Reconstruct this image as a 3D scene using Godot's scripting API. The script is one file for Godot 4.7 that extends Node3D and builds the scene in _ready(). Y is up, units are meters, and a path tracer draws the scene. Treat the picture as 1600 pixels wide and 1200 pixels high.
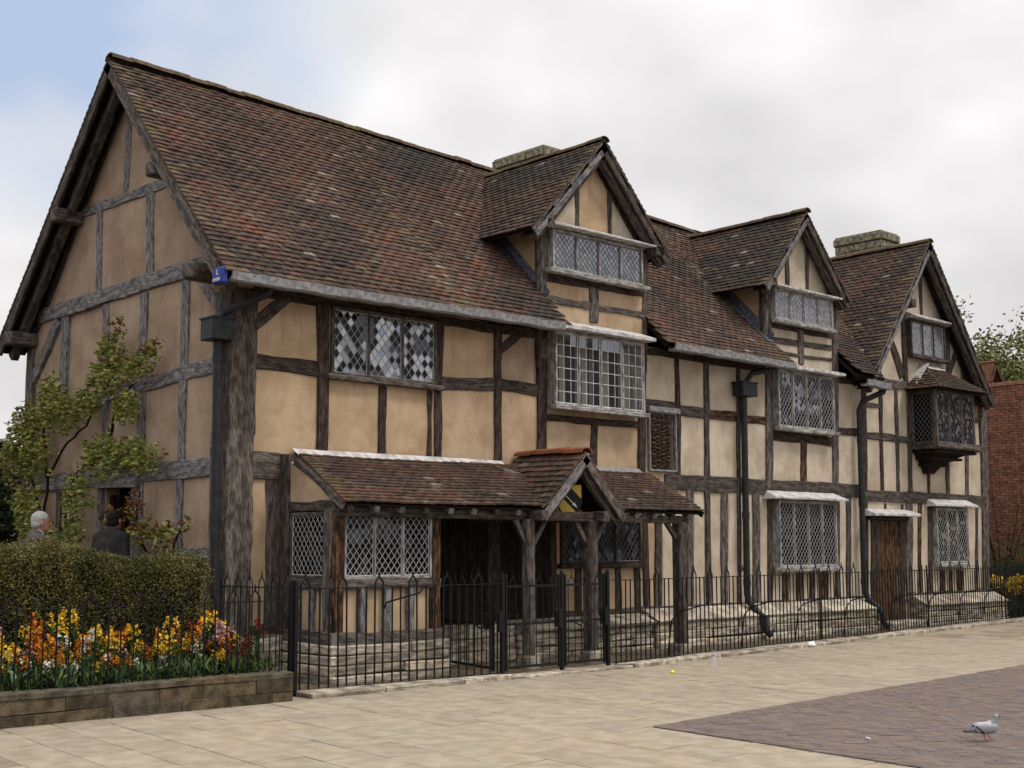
extends Node3D
# An old timber-framed house on a paved pedestrian street, under a bright overcast sky.
# Facade plane: z = 0 (x to the right, y up). Left gable plane: x = 0 (z runs back to -6.1).

var rng := RandomNumberGenerator.new()
var M := {}
var taken := {}
var house: Node3D
var fr: Array
var ga: Array
var cuts := {"F": [], "G": []}
var tiles: Array = []
var panes_left := 296
const CAM := Vector3(-8.428, 1.55, 14.038)
var fwd: Vector3
var nz := FastNoiseLite.new()


class MB:
	var v := PackedVector3Array()
	var n := PackedVector3Array()
	var t := PackedVector2Array()
	var c := PackedColorArray()
	var col := Color.WHITE

	func tri(a: Vector3, b: Vector3, d: Vector3, na: Vector3, nb: Vector3, nd: Vector3, ua := Vector2.ZERO, ub := Vector2.ZERO, ud := Vector2.ZERO) -> void:
		v.append(a); v.append(d); v.append(b)
		n.append(na); n.append(nd); n.append(nb)
		t.append(ua); t.append(ud); t.append(ub)
		c.append(col); c.append(col); c.append(col)

	func flat(a: Vector3, b: Vector3, d: Vector3, ua := Vector2.ZERO, ub := Vector2.ZERO, ud := Vector2.ZERO) -> void:
		var m := (b - a).cross(d - a).normalized()
		tri(a, b, d, m, m, m, ua, ub, ud)

	# a, b, d, e run counter-clockwise as seen from outside
	func quad(a: Vector3, b: Vector3, d: Vector3, e: Vector3, ua := Vector2.ZERO, ub := Vector2(1, 0), ud := Vector2(1, 1), ue := Vector2(0, 1)) -> void:
		var m := (d - a).cross(e - b).normalized()
		tri(a, b, d, m, m, m, ua, ub, ud)
		tri(a, d, e, m, m, m, ua, ud, ue)

	func commit() -> ArrayMesh:
		var m := ArrayMesh.new()
		if v.is_empty():
			return m
		var s := []
		s.resize(Mesh.ARRAY_MAX)
		s[Mesh.ARRAY_VERTEX] = v
		s[Mesh.ARRAY_NORMAL] = n
		s[Mesh.ARRAY_TEX_UV] = t
		s[Mesh.ARRAY_COLOR] = c
		m.add_surface_from_arrays(Mesh.PRIMITIVE_TRIANGLES, s)
		return m

	# chamfered box; X, Y, Z are half-extent vectors; the grain runs along the longest
	func box(o: Vector3, X: Vector3, Y: Vector3, Z: Vector3, b := 0.0, off := Vector2.ZERO) -> void:
		var h := [X, Y, Z]
		if X.cross(Y).dot(Z) < 0.0:
			h[2] = -Z
		var l := [X.length(), Y.length(), Z.length()]
		var d: Array = [h[0] / maxf(l[0], 1e-6), h[1] / maxf(l[1], 1e-6), h[2] / maxf(l[2], 1e-6)]
		var g := 0
		if l[1] > l[g]: g = 1
		if l[2] > l[g]: g = 2
		var g1 := (g + 1) % 3
		var g2 := (g + 2) % 3
		b = minf(b, 0.45 * minf(l[0], minf(l[1], l[2])))
		var uvo := func(p: Vector3) -> Vector2:
			var q: Vector3 = p - o
			return Vector2(q.dot(d[g1]) + q.dot(d[g2]) * 1.01, q.dot(d[g])) + off
		var P := func(ax: int, s0: float, s1: float, s2: float) -> Vector3:
			var s := [s0, s1, s2]
			var p: Vector3 = o
			for k in 3:
				p += d[k] * s[k] * (l[k] - (0.0 if k == ax else b))
			return p
		for ax in 3:
			var a1 := (ax + 1) % 3
			var a2 := (ax + 2) % 3
			for sg in [-1.0, 1.0]:
				var pts: Array = []
				for w in ([[-1, -1], [1, -1], [1, 1], [-1, 1]] if sg > 0 else [[-1, -1], [-1, 1], [1, 1], [1, -1]]):
					var s := [0.0, 0.0, 0.0]
					s[ax] = sg
					s[a1] = float(w[0])
					s[a2] = float(w[1])
					pts.append((P as Callable).call(ax, s[0], s[1], s[2]))
				quad(pts[0], pts[1], pts[2], pts[3], uvo.call(pts[0]), uvo.call(pts[1]), uvo.call(pts[2]), uvo.call(pts[3]))
		if b <= 0.0:
			return
		for ax in 3:  # edges parallel to ax
			var a1 := (ax + 1) % 3
			var a2 := (ax + 2) % 3
			for s1 in [-1.0, 1.0]:
				for s2 in [-1.0, 1.0]:
					var q: Array = []
					for e in [[a1, -1.0], [a1, 1.0], [a2, 1.0], [a2, -1.0]]:
						var s := [0.0, 0.0, 0.0]
						s[a1] = s1
						s[a2] = s2
						s[ax] = e[1]
						q.append(P.call(e[0], s[0], s[1], s[2]))
					var mm: Vector3 = (q[2] - q[0]).cross(q[3] - q[1])
					if mm.dot(d[a1] * s1 + d[a2] * s2) < 0.0:
						q.reverse()
					quad(q[0], q[1], q[2], q[3], uvo.call(q[0]), uvo.call(q[1]), uvo.call(q[2]), uvo.call(q[3]))
		for s0 in [-1.0, 1.0]:
			for s1 in [-1.0, 1.0]:
				for s2 in [-1.0, 1.0]:
					var a: Vector3 = P.call(0, s0, s1, s2)
					var e: Vector3 = P.call(1, s0, s1, s2)
					var f: Vector3 = P.call(2, s0, s1, s2)
					if s0 * s1 * s2 < 0.0:
						flat(a, f, e, uvo.call(a), uvo.call(f), uvo.call(e))
					else:
						flat(a, e, f, uvo.call(a), uvo.call(e), uvo.call(f))

	func bar(p: Vector3, q: Vector3, side: Vector3, w: float, th: float, b := 0.0, off := Vector2.ZERO) -> void:
		var ax := (q - p).normalized()
		var s := (side - ax * side.dot(ax)).normalized()
		box((p + q) / 2, s * w / 2, ax * (q - p).length() / 2, ax.cross(s) * th / 2, b, off)

	func tube(pts: Array, r: Array, sides := 6, cap := true) -> void:
		var rings: Array = []
		var up := Vector3.UP
		for i in pts.size():
			var dir: Vector3 = (pts[mini(i + 1, pts.size() - 1)] - pts[maxi(i - 1, 0)]).normalized()
			if absf(dir.dot(up)) > 0.95: up = Vector3.RIGHT if absf(dir.x) < 0.8 else Vector3.BACK
			var a := dir.cross(up).normalized()
			var e := dir.cross(a).normalized()
			up = -e
			var ring: Array = []
			for k in sides:
				var f := TAU * k / sides
				ring.append(a * cos(f) + e * sin(f))
			rings.append(ring)
		var len := 0.0
		for i in pts.size() - 1:
			var l2: float = len + (pts[i + 1] - pts[i]).length()
			for k in sides:
				var k2 := (k + 1) % sides
				var n0: Vector3 = rings[i][k]; var n1: Vector3 = rings[i][k2]
				var m0: Vector3 = rings[i + 1][k]; var m1: Vector3 = rings[i + 1][k2]
				var a: Vector3 = pts[i] + n0 * r[i]; var b: Vector3 = pts[i] + n1 * r[i]
				var d: Vector3 = pts[i + 1] + m1 * r[i + 1]; var e: Vector3 = pts[i + 1] + m0 * r[i + 1]
				var u0 := float(k) / sides; var u1 := float(k + 1) / sides
				tri(a, b, d, n0, n1, m1, Vector2(u0, len), Vector2(u1, len), Vector2(u1, l2))
				tri(a, d, e, n0, m1, m0, Vector2(u0, len), Vector2(u1, l2), Vector2(u0, l2))
			len = l2
		if cap:
			for end in [0, pts.size() - 1]:
				for k in range(1, sides - 1):
					var a: Vector3 = pts[end] + rings[end][0] * r[end]
					var b: Vector3 = pts[end] + rings[end][k] * r[end]
					var d: Vector3 = pts[end] + rings[end][k + 1] * r[end]
					if end == 0: flat(a, d, b)
					else: flat(a, b, d)

	func ellipsoid(o: Vector3, X: Vector3, Y: Vector3, Z: Vector3, lat := 8, lon := 12) -> void:
		var at := func(i: int, j: int) -> Vector3:
			var th := PI * i / lat
			var ph := TAU * j / lon
			return X * sin(th) * cos(ph) + Y * cos(th) + Z * sin(th) * sin(ph)
		var nm := func(p: Vector3) -> Vector3:
			return (X * p.dot(X) / pow(X.length(), 4) + Y * p.dot(Y) / pow(Y.length(), 4) + Z * p.dot(Z) / pow(Z.length(), 4)).normalized()
		var flip := X.cross(Y).dot(Z) < 0.0
		for i in lat:
			for j in lon:
				var a: Vector3 = at.call(i, j); var b: Vector3 = at.call(i, j + 1)
				var d: Vector3 = at.call(i + 1, j + 1); var e: Vector3 = at.call(i + 1, j)
				if flip:
					tri(o + a, o + e, o + d, nm.call(a), nm.call(e), nm.call(d)); tri(o + a, o + d, o + b, nm.call(a), nm.call(d), nm.call(b))
				else:
					tri(o + a, o + b, o + d, nm.call(a), nm.call(b), nm.call(d)); tri(o + a, o + d, o + e, nm.call(a), nm.call(d), nm.call(e))


# ---------------------------------------------------------------- nodes
func numbered(called: String) -> String:
	var k: int = taken.get(called, 0)
	taken[called] = k + 1
	return called if k == 0 else "%s_%03d" % [called, k]

func thing(called: String, label: String, category: String, at := Vector3.ZERO, turn := 0.0, group := "") -> Node3D:
	var o := Node3D.new()
	o.name = numbered(called)
	add_child(o)
	o.position = at
	o.rotation.y = turn
	tag(o, label, category, group)
	return o

func tag(o: Node, label: String, category: String, group := "") -> void:
	o.set_meta("label", label)
	o.set_meta("category", category)
	if group: o.set_meta("group", group)

func put(par: Node, called: String, mesh: Mesh, mat: Material) -> MeshInstance3D:
	var o := MeshInstance3D.new()
	o.mesh = mesh
	if mat: o.material_override = mat
	if par == self:
		o.name = numbered(called)
		add_child(o)
	else:
		o.name = called
		par.add_child(o, true)
	return o

func struct(called: String, mesh: Mesh, mat: Material) -> MeshInstance3D:
	var o := put(self, called, mesh, mat)
	o.set_meta("kind", "structure")
	return o

func pieces(par: Node, called: String, mesh: Mesh, mat: Material, where: Array, cols: Array = []) -> MultiMeshInstance3D:
	var mm := MultiMesh.new()
	mm.transform_format = MultiMesh.TRANSFORM_3D
	mm.use_colors = not cols.is_empty()
	mm.mesh = mesh
	mm.instance_count = where.size()
	for i in where.size():
		mm.set_instance_transform(i, where[i])
		if not cols.is_empty(): mm.set_instance_color(i, cols[i])
	var o := MultiMeshInstance3D.new()
	o.multimesh = mm
	o.material_override = mat
	if par == self:
		o.name = numbered(called)
		add_child(o)
	else:
		o.name = called
		par.add_child(o, true)
	o.set_meta("kind", "stuff")
	return o

func off() -> Vector2:
	return Vector2(rng.randf() * 7.0, rng.randf() * 7.0)

func L(r: float, g: float, b: float) -> Color:
	return Color(r, g, b).linear_to_srgb()

# ---------------------------------------------------------------- materials
func noise_img(w: int, h: int, freq: float, sd: int, oct := 4) -> Image:
	var f := FastNoiseLite.new()
	f.seed = sd
	f.frequency = freq
	f.fractal_octaves = oct
	f.noise_type = FastNoiseLite.TYPE_SIMPLEX_SMOOTH
	var im := f.get_seamless_image(w, h, false, false, 0.15)
	im.convert(Image.FORMAT_L8)
	return im

func stretched(w: int, h: int, w2: int, h2: int, freq: float, sd: int) -> PackedByteArray:
	var im := noise_img(w, h, freq, sd)
	im.resize(w2, h2, Image.INTERPOLATE_CUBIC)
	return im.get_data()

# two tones (sRGB) mixed by streaks along v and blotches; second image is the relief
func grain(w: int, h: int, lo: Color, hi: Color, sd: int, crack: float) -> Array:
	var a := stretched(w, h / 16, w, h, 0.06, sd)
	var b := stretched(w, h / 8, w, h, 0.17, sd + 1)
	var d := stretched(w / 8, h / 8, w, h, 0.1, sd + 2)
	var e := stretched(w, h, w, h, 0.2, sd + 3)
	var im := Image.create_empty(w, h, false, Image.FORMAT_RGB8)
	var bump := Image.create_empty(w, h, false, Image.FORMAT_L8)
	for y in h:
		for x in w:
			var i := y * w + x
			var s := a[i] / 255.0
			var f := b[i] / 255.0
			var t := clampf(0.5 + (s - 0.5) * 1.3 + (d[i] / 255.0 - 0.5) * 1.5 + (e[i] / 255.0 - 0.5) * 0.5, 0.0, 1.0)
			var k := clampf((f - crack) * 6.0, 0.0, 1.0)
			var c := lo.lerp(hi, t)
			c = c * lerpf(0.6, 1.0, k)
			im.set_pixel(x, y, c)
			bump.set_pixel(x, y, Color.WHITE * clampf(0.2 + 0.4 * s + 0.3 * k + 0.1 * e[i] / 255.0, 0.0, 1.0))
	return [ImageTexture.create_from_image(im), ImageTexture.create_from_image(bump)]

func blotch(w: int, lo: Color, hi: Color, sd: int, freq: float, fine: float, contrast := 1.4) -> Array:
	var a := noise_img(w, w, freq, sd).get_data()
	var b := noise_img(w, w, fine, sd + 1, 2).get_data()
	var im := Image.create_empty(w, w, false, Image.FORMAT_RGB8)
	var bump := Image.create_empty(w, w, false, Image.FORMAT_L8)
	for y in w:
		for x in w:
			var i := y * w + x
			var s := a[i] / 255.0
			var f := b[i] / 255.0
			im.set_pixel(x, y, lo.lerp(hi, clampf(0.5 + (s - 0.5) * contrast + (f - 0.5) * 0.5, 0.0, 1.0)))
			bump.set_pixel(x, y, Color.WHITE * clampf(s * 0.55 + f * 0.45, 0.0, 1.0))
	return [ImageTexture.create_from_image(im), ImageTexture.create_from_image(bump)]

func mat(c: Color, rough := 0.9, tex: Array = [], relief := 0.0, tri := 0.0, spec := 0.3) -> StandardMaterial3D:
	var m := StandardMaterial3D.new()
	m.albedo_color = c
	m.roughness = rough
	m.metallic_specular = spec
	if tex.size():
		m.albedo_texture = tex[0]
		if relief > 0.0:
			m.heightmap_enabled = true
			m.heightmap_texture = tex[1]
			m.heightmap_scale = relief
		if tri > 0.0:
			m.uv1_triplanar = true
			m.uv1_world_triplanar = true
			m.uv1_scale = Vector3.ONE * tri
	return m

func grained(c: Color, tex: Array, relief := 0.6) -> StandardMaterial3D:
	var m := mat(c, 0.85, tex, relief)
	m.uv1_scale = Vector3(2.6, 0.6, 1)
	return m

func vertexed(rough := 0.9, tex: Array = [], relief := 0.0, tri := 0.0) -> StandardMaterial3D:
	var m := mat(Color.WHITE, rough, tex, relief, tri)
	m.vertex_color_use_as_albedo = true
	return m

func leafy(rough := 0.6) -> StandardMaterial3D:
	var m := StandardMaterial3D.new()
	m.vertex_color_use_as_albedo = true
	m.roughness = rough
	m.metallic_specular = 0.35
	m.cull_mode = BaseMaterial3D.CULL_DISABLED
	m.backlight_enabled = true
	m.backlight = Color(0.16, 0.18, 0.05)
	return m

func materials() -> void:
	var wd := grain(256, 512, Color(0.165, 0.143, 0.13), Color(0.315, 0.28, 0.258), 11, 0.3)
	var wg := grain(256, 512, Color(0.29, 0.275, 0.265), Color(0.49, 0.468, 0.452), 31, 0.33)
	var ww := grain(256, 512, Color(0.17, 0.12, 0.09), Color(0.47, 0.35, 0.25), 51, 0.3)
	var ws := grain(256, 512, Color(0.38, 0.37, 0.375), Color(0.6, 0.585, 0.585), 71, 0.36)
	M.wood = [grained(Color(1.1, 1.06, 1.04), wd), grained(Color(0.84, 0.8, 0.78), wg), grained(Color(1, 0.97, 0.95), wg), grained(Color(1, 1, 1), ws), grained(Color(1, 1, 1), ww), grained(Color(0.6, 0.58, 0.57), wd)]
	var wp := grain(256, 512, Color(0.47, 0.46, 0.45), Color(0.72, 0.715, 0.7), 91, 0.3)
	M.wood.append(grained(Color(1, 1, 1), wp, 0.4))
	M.door = grained(Color(0.58, 0.43, 0.29), wp, 0.4)
	# limewashed plaster: broad patches, faint runs of dirt and brush marks, a few specks
	var pim := Image.create_empty(512, 512, false, Image.FORMAT_RGB8)
	var pbu := Image.create_empty(512, 512, false, Image.FORMAT_L8)
	var p1 := noise_img(512, 512, 0.007, 5).get_data()
	var p2 := stretched(512, 64, 512, 512, 0.035, 6)
	var p3 := noise_img(512, 512, 0.16, 7, 2).get_data()
	var p4 := noise_img(512, 512, 0.03, 8).get_data()
	for y in 512:
		for x in 512:
			var i := y * 512 + x
			var t := 0.5 + (p1[i] / 255.0 - 0.5) * 1.3 + (p4[i] / 255.0 - 0.5) * 0.5 + (p3[i] / 255.0 - 0.5) * 0.25
			var c := Color(0.7, 0.605, 0.5).lerp(Color(0.815, 0.722, 0.618), clampf(t, 0.0, 1.0))
			c = c * lerpf(1.0, 0.93, clampf((p2[i] / 255.0 - 0.6) * 2.5, 0.0, 1.0))
			if p3[i] > 236: c = c * 0.8
			pim.set_pixel(x, y, c)
			pbu.set_pixel(x, y, Color.WHITE * (p1[i] * 0.35 + p4[i] * 0.4 + p3[i] * 0.25) / 255.0)
	var pl := [ImageTexture.create_from_image(pim), ImageTexture.create_from_image(pbu)]
	M.plaster = []
	for k in [L(0.8, 0.78, 0.73), L(0.77, 0.755, 0.72), L(0.82, 0.785, 0.725)]: M.plaster.append(mat(k, 0.95, pl, 0.5, 0.35))
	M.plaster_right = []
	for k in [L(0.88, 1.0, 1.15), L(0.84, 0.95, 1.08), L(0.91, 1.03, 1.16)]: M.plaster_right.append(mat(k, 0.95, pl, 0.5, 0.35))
	M.plaster_gable = []  # greyer gable plaster, its tint darkened further to carry that side's shade
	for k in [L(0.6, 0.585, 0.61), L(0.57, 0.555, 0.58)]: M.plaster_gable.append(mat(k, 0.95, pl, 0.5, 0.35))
	var st := blotch(512, Color(0.47, 0.45, 0.42), Color(0.78, 0.75, 0.69), 21, 0.012, 0.09, 1.7)
	M.stone = []
	for k in [Color(1.1, 1.09, 1.07), Color(0.98, 0.96, 0.95), Color(1.06, 1.03, 0.98), Color(0.88, 0.86, 0.84)]: M.stone.append(mat(k, 0.95, st, 1.4, 0.9))
	for m in M.stone: m.uv1_scale = Vector3(0.4, 1.5, 0.4)
	M.chimney = mat(Color(0.78, 0.78, 0.72), 0.95, st, 1.5, 1.1)
	var pv := blotch(512, Color(0.635, 0.58, 0.5), Color(0.715, 0.66, 0.58), 41, 0.012, 0.25, 1.5)
	M.slab = []
	for k in [L(0.75, 0.77, 0.8), L(0.71, 0.73, 0.76), L(0.76, 0.765, 0.77), L(0.67, 0.685, 0.72)]: M.slab.append(mat(k, 0.88, pv, 0.35, 0.55))
	M.joint = mat(L(0.07, 0.055, 0.04), 0.95, pv, 0.4, 0.8)
	var pb := blotch(256, Color(0.455, 0.41, 0.39), Color(0.53, 0.485, 0.46), 61, 0.02, 0.2, 1.5)
	M.paver = []
	for k in [L(0.72, 0.71, 0.72), L(0.65, 0.635, 0.65), L(0.74, 0.68, 0.63), L(0.63, 0.63, 0.67), L(0.77, 0.73, 0.68)]: M.paver.append(mat(k, 0.8, pb, 0.3, 0.9))
	M.paver_all = vertexed(0.8, pb, 0.3, 0.9)
	M.paver_all.albedo_color = L(0.73, 0.725, 0.73)
	M.slab_all = vertexed(0.88, pv, 0.35, 0.55)
	M.slab_all.albedo_color = L(0.75, 0.77, 0.8)
	M.gravel = mat(Color(0.72, 0.7, 0.66), 0.95, blotch(512, Color(0.36, 0.33, 0.29), Color(0.66, 0.62, 0.56), 81, 0.02, 0.3, 1.8), 1.5, 0.9)
	M.kerb = mat(Color(1.0, 0.98, 0.96), 0.95, st, 1.0, 0.8)
	M.joint_brick = mat(L(0.15, 0.125, 0.11), 0.95)
	M.soil = mat(L(0.035, 0.025, 0.017), 1.0, [], 0)
	var td := blotch(256, Color(0.72, 0.72, 0.72), Color(1, 1, 1), 91, 0.02, 0.2, 1.8)
	M.tile_tex = td
	# clay tile tones (linear)
	M.tile_tones = [Color(0.115, 0.07, 0.053), Color(0.09, 0.059, 0.048), Color(0.145, 0.078, 0.056), Color(0.068, 0.052, 0.045), Color(0.2, 0.085, 0.05), Color(0.112, 0.08, 0.063), Color(0.064, 0.055, 0.05), Color(0.145, 0.108, 0.066), Color(0.26, 0.22, 0.185), Color(0.17, 0.118, 0.092)]
	M.tile = []
	for c: Color in M.tile_tones:
		M.tile.append(mat(c.linear_to_srgb(), 0.9, td, 0.5, 1.6))
	M.tile_all = vertexed(0.9, td, 0.5, 1.6)
	M.ridge = [mat(L(0.15, 0.1, 0.065), 0.95, td, 0.8, 1.5), mat(L(0.12, 0.085, 0.06), 0.95, td, 0.8, 1.5), mat(L(0.16, 0.115, 0.055), 0.95, td, 0.8, 1.5)]
	M.ridge_red = mat(L(0.3, 0.1, 0.05), 0.9, td, 0.5, 1.5)
	M.batten = mat(L(0.018, 0.014, 0.012), 0.95)
	M.lead = mat(Color(0.95, 0.95, 0.96), 0.6, blotch(256, Color(0.43, 0.43, 0.435), Color(0.62, 0.62, 0.62), 101, 0.03, 0.15, 1.4), 0.6, 1.2)
	M.lead_pale = mat(Color(0.9, 0.9, 0.91), 0.65, blotch(256, Color(0.66, 0.65, 0.65), Color(0.93, 0.92, 0.91), 111, 0.02, 0.12, 1.8), 0.6, 1.2)
	M.lead_dark = mat(Color(0.62, 0.65, 0.7), 0.55, blotch(256, Color(0.4, 0.4, 0.41), Color(0.62, 0.62, 0.63), 121, 0.03, 0.12, 2.0), 0.5, 1.2)
	M.came = mat(L(0.36, 0.36, 0.36), 0.6)
	M.came_dark = mat(L(0.12, 0.12, 0.125), 0.6)
	M.iron = mat(L(0.008, 0.008, 0.009), 0.6)
	M.iron.metallic_specular = 0.3
	M.pipe = mat(L(0.035, 0.036, 0.04), 0.5, blotch(256, Color(0.75, 0.75, 0.75), Color(1, 1, 1), 131, 0.02, 0.2), 0.3, 1.5)
	M.glass = []
	for g in [L(0.008, 0.009, 0.011), L(0.05, 0.055, 0.065), L(0.22, 0.23, 0.26), L(0.36, 0.37, 0.39), L(0.22, 0.26, 0.35), L(0.5, 0.47, 0.42)]:  # pane tints, near-black to pale, stand in for uneven sky reflection
		var m := mat(g, 0.12)
		m.metallic = 0.75
		m.metallic_specular = 0.5
		M.glass.append(m)
	M.glass_all = mat(Color.WHITE, 0.15)
	M.glass_all.metallic = 0.75
	M.glass_all.vertex_color_use_as_albedo = true
	M.clear = StandardMaterial3D.new()
	M.clear.transparency = BaseMaterial3D.TRANSPARENCY_ALPHA
	M.clear.albedo_color = Color(0.75, 0.78, 0.8, 0.03)
	M.clear.metallic_specular = 0.22
	M.clear.roughness = 0.05
	M.leaf = leafy()
	M.petal = leafy(0.7)
	M.bark = grained(Color(0.62, 0.55, 0.5), wd)
	var bk := blotch(256, Color(0.47, 0.33, 0.28), Color(0.60, 0.44, 0.37), 141, 0.02, 0.2, 1.6)
	M.brick = mat(Color(1, 1, 1), 0.95, bk, 0.5, 1.2)
	M.brick_all = vertexed(0.95, bk, 0.5, 1.2)
	M.mortar = mat(L(0.16, 0.12, 0.1), 0.95)
	var pw := blotch(512, Color(0.29, 0.27, 0.23), Color(0.44, 0.41, 0.355), 151, 0.012, 0.1, 2.0)
	M.planter = []
	for k in [Color(1, 1, 1), Color(0.85, 0.83, 0.8), Color(1.05, 1.0, 0.92), Color(0.92, 0.9, 0.9)]: M.planter.append(mat(k * 0.88, 0.95, pw, 1.2, 0.8))

# ---------------------------------------------------------------- facade helpers
func at(f: Array, u: float, v: float, d := 0.0) -> Vector3:
	return f[0] + f[1] * u + f[2] * v + f[3] * d

func key(f: Array) -> String:
	return "F" if f == fr else "G"

# a hewn timber lying on a facade, with uneven edges; its outline is cut out of the plaster
func _t(f: Array, called: String, u0: float, v0: float, u1: float, v1: float, w: float, tone: int, proud := 0.024, par: Node = null) -> void:
	var p := Vector2(u0, v0)
	var q := Vector2(u1, v1)
	var ln := (q - p).length()
	var a := (q - p) / ln
	var s := Vector2(-a.y, a.x)
	var hw := w * 0.5 - 0.008
	var seg := maxi(4, int(ln / 0.16))
	var pr := proud + rng.randf_range(-0.004, 0.006)
	if called in ["post", "beam", "tie_beam"]: pr += 0.012
	var sd := rng.randf() * 100.0
	var uo := off()
	var mb := MB.new()
	var rows: Array = []
	for i in seg + 1:
		var k := float(i) / seg
		var c := p + (q - p) * k
		var bow := sin(k * PI) * (nz.get_noise_1d(sd * 13.0)) * 0.03
		var l := hw + nz.get_noise_2d(sd, k * ln * 22.0) * 0.024
		var r := hw + nz.get_noise_2d(sd + 50.0, k * ln * 22.0) * 0.024
		var zz := pr + nz.get_noise_2d(sd + 90.0, k * ln * 15.0) * 0.008
		var ch := 0.009
		var row: Array = []
		for e in [[-r, -0.05], [-r, zz - ch], [-r + ch, zz], [l - ch, zz], [l, zz - ch], [l, -0.05]]:
			var m: Vector2 = c + s * (e[0] + bow)
			row.append(at(f, m.x, m.y, e[1]))
		rows.append(row)
	if key(f) == "F" and called in ["rail", "stud"] and par == null:
		pass
	var us := [0.0, 0.05, 0.06, 0.06 + w, 0.07 + w, 0.12 + w]
	for i in seg:
		for j in 5:
			var va := ln * i / seg + uo.y
			var vb := ln * (i + 1) / seg + uo.y
			mb.quad(rows[i][j + 1], rows[i][j], rows[i + 1][j], rows[i + 1][j + 1], Vector2(us[j + 1] + uo.x, va), Vector2(us[j] + uo.x, va), Vector2(us[j] + uo.x, vb), Vector2(us[j + 1] + uo.x, vb))
	for e in [0, seg]:
		for j in [1, 2, 3, 4]:
			if e == 0: mb.flat(rows[e][0], rows[e][j + 1], rows[e][j])
			else: mb.flat(rows[e][0], rows[e][j], rows[e][j + 1])
	put(par if par else house, called, mb.commit(), M.wood[tone])
	if par == null or par == house:
		var cw := maxf(hw - 0.014, 0.02)
		cuts[key(f)].append(PackedVector2Array([p + s * cw - a * 0.01, p - s * cw - a * 0.01, q - s * cw + a * 0.01, q + s * cw + a * 0.01]))

func rect(a: float, b: float, c: float, d: float) -> PackedVector2Array:
	return PackedVector2Array([Vector2(a, b), Vector2(c, b), Vector2(c, d), Vector2(a, d)])

func minus(polys: Array, cut: PackedVector2Array) -> Array:
	var res: Array = []
	for poly: PackedVector2Array in polys:
		var out := Geometry2D.clip_polygons(poly, cut)
		var hole := false
		for o in out:
			if Geometry2D.is_polygon_clockwise(o): hole = true
		if not hole:
			res.append_array(out)
			continue
		var cx := 0.0
		for q in cut: cx += q.x / cut.size()
		for half in [rect(-99, -99, cx, 99), rect(cx, -99, 99, 99)]:
			for piece in Geometry2D.intersect_polygons(poly, half):
				for o in Geometry2D.clip_polygons(piece, cut):
					if not Geometry2D.is_polygon_clockwise(o): res.append(o)
	return res

func area(p: PackedVector2Array) -> float:
	var s := 0.0
	for i in p.size():
		var a := p[i]
		var b := p[(i + 1) % p.size()]
		s += a.x * b.y - b.x * a.y
	return s / 2.0

func extrude(mb: MB, f: Array, poly: PackedVector2Array, d0: float, d1: float) -> void:
	if area(poly) < 0.0: poly.reverse()
	var ix := Geometry2D.triangulate_polygon(poly)
	for k in range(0, ix.size(), 3):
		var a := poly[ix[k]]
		var b := poly[ix[k + 1]]
		var c := poly[ix[k + 2]]
		if (b - a).cross(c - a) < 0.0:
			var s := b
			b = c
			c = s
		mb.flat(at(f, a.x, a.y, d1), at(f, b.x, b.y, d1), at(f, c.x, c.y, d1), a, b, c)
		mb.flat(at(f, a.x, a.y, d0), at(f, c.x, c.y, d0), at(f, b.x, b.y, d0), a, c, b)
	for i in poly.size():
		var a := poly[i]
		var b := poly[(i + 1) % poly.size()]
		mb.quad(at(f, a.x, a.y, d0), at(f, b.x, b.y, d0), at(f, b.x, b.y, d1), at(f, a.x, a.y, d1))

func plaster(f: Array, outline: PackedVector2Array, mats: Array, mats_right: Array = []) -> void:
	var polys: Array = [outline]
	for c in cuts[key(f)]: polys = minus(polys, c)
	# pieces that were only split to cut an opening out of them become one panel again
	var i := 0
	while i < polys.size():
		var j := i + 1
		while j < polys.size():
			var a := Geometry2D.offset_polygon(polys[i], 0.001)
			var b := Geometry2D.offset_polygon(polys[j], 0.001)
			if a.size() == 1 and b.size() == 1:
				var m := Geometry2D.merge_polygons(a[0], b[0])
				if m.size() == 1:
					polys[i] = m[0]
					polys.remove_at(j)
					j = i + 1
					continue
			j += 1
		i += 1
	for p: PackedVector2Array in polys:
		if absf(area(p)) < 0.003: continue
		var q := Geometry2D.offset_polygon(p, -0.003)
		if q.is_empty(): continue
		var mb := MB.new()
		var d := rng.randf_range(-0.005, 0.004)
		extrude(mb, f, q[0], -0.04, d)
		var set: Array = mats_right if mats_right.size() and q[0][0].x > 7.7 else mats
		put(house, "plaster_panel", mb.commit(), set[rng.randi() % set.size()])

func board(par: Node, called: String, p: Vector3, q: Vector3, side: Vector3, w: float, th: float, m: Material, b := 0.006) -> MeshInstance3D:
	var mb := MB.new()
	mb.bar(p, q, side, w, th, b, off())
	return put(par, called, mb.commit(), m)

func block(par: Node, called: String, o: Vector3, size: Vector3, m: Material, b := 0.006, turn := 0.0) -> MeshInstance3D:
	var mb := MB.new()
	var r := Basis(Vector3.UP, turn)
	mb.box(o, r.x * size.x / 2, r.y * size.y / 2, r.z * size.z / 2, b, off())
	return put(par, called, mb.commit(), m)

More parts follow.
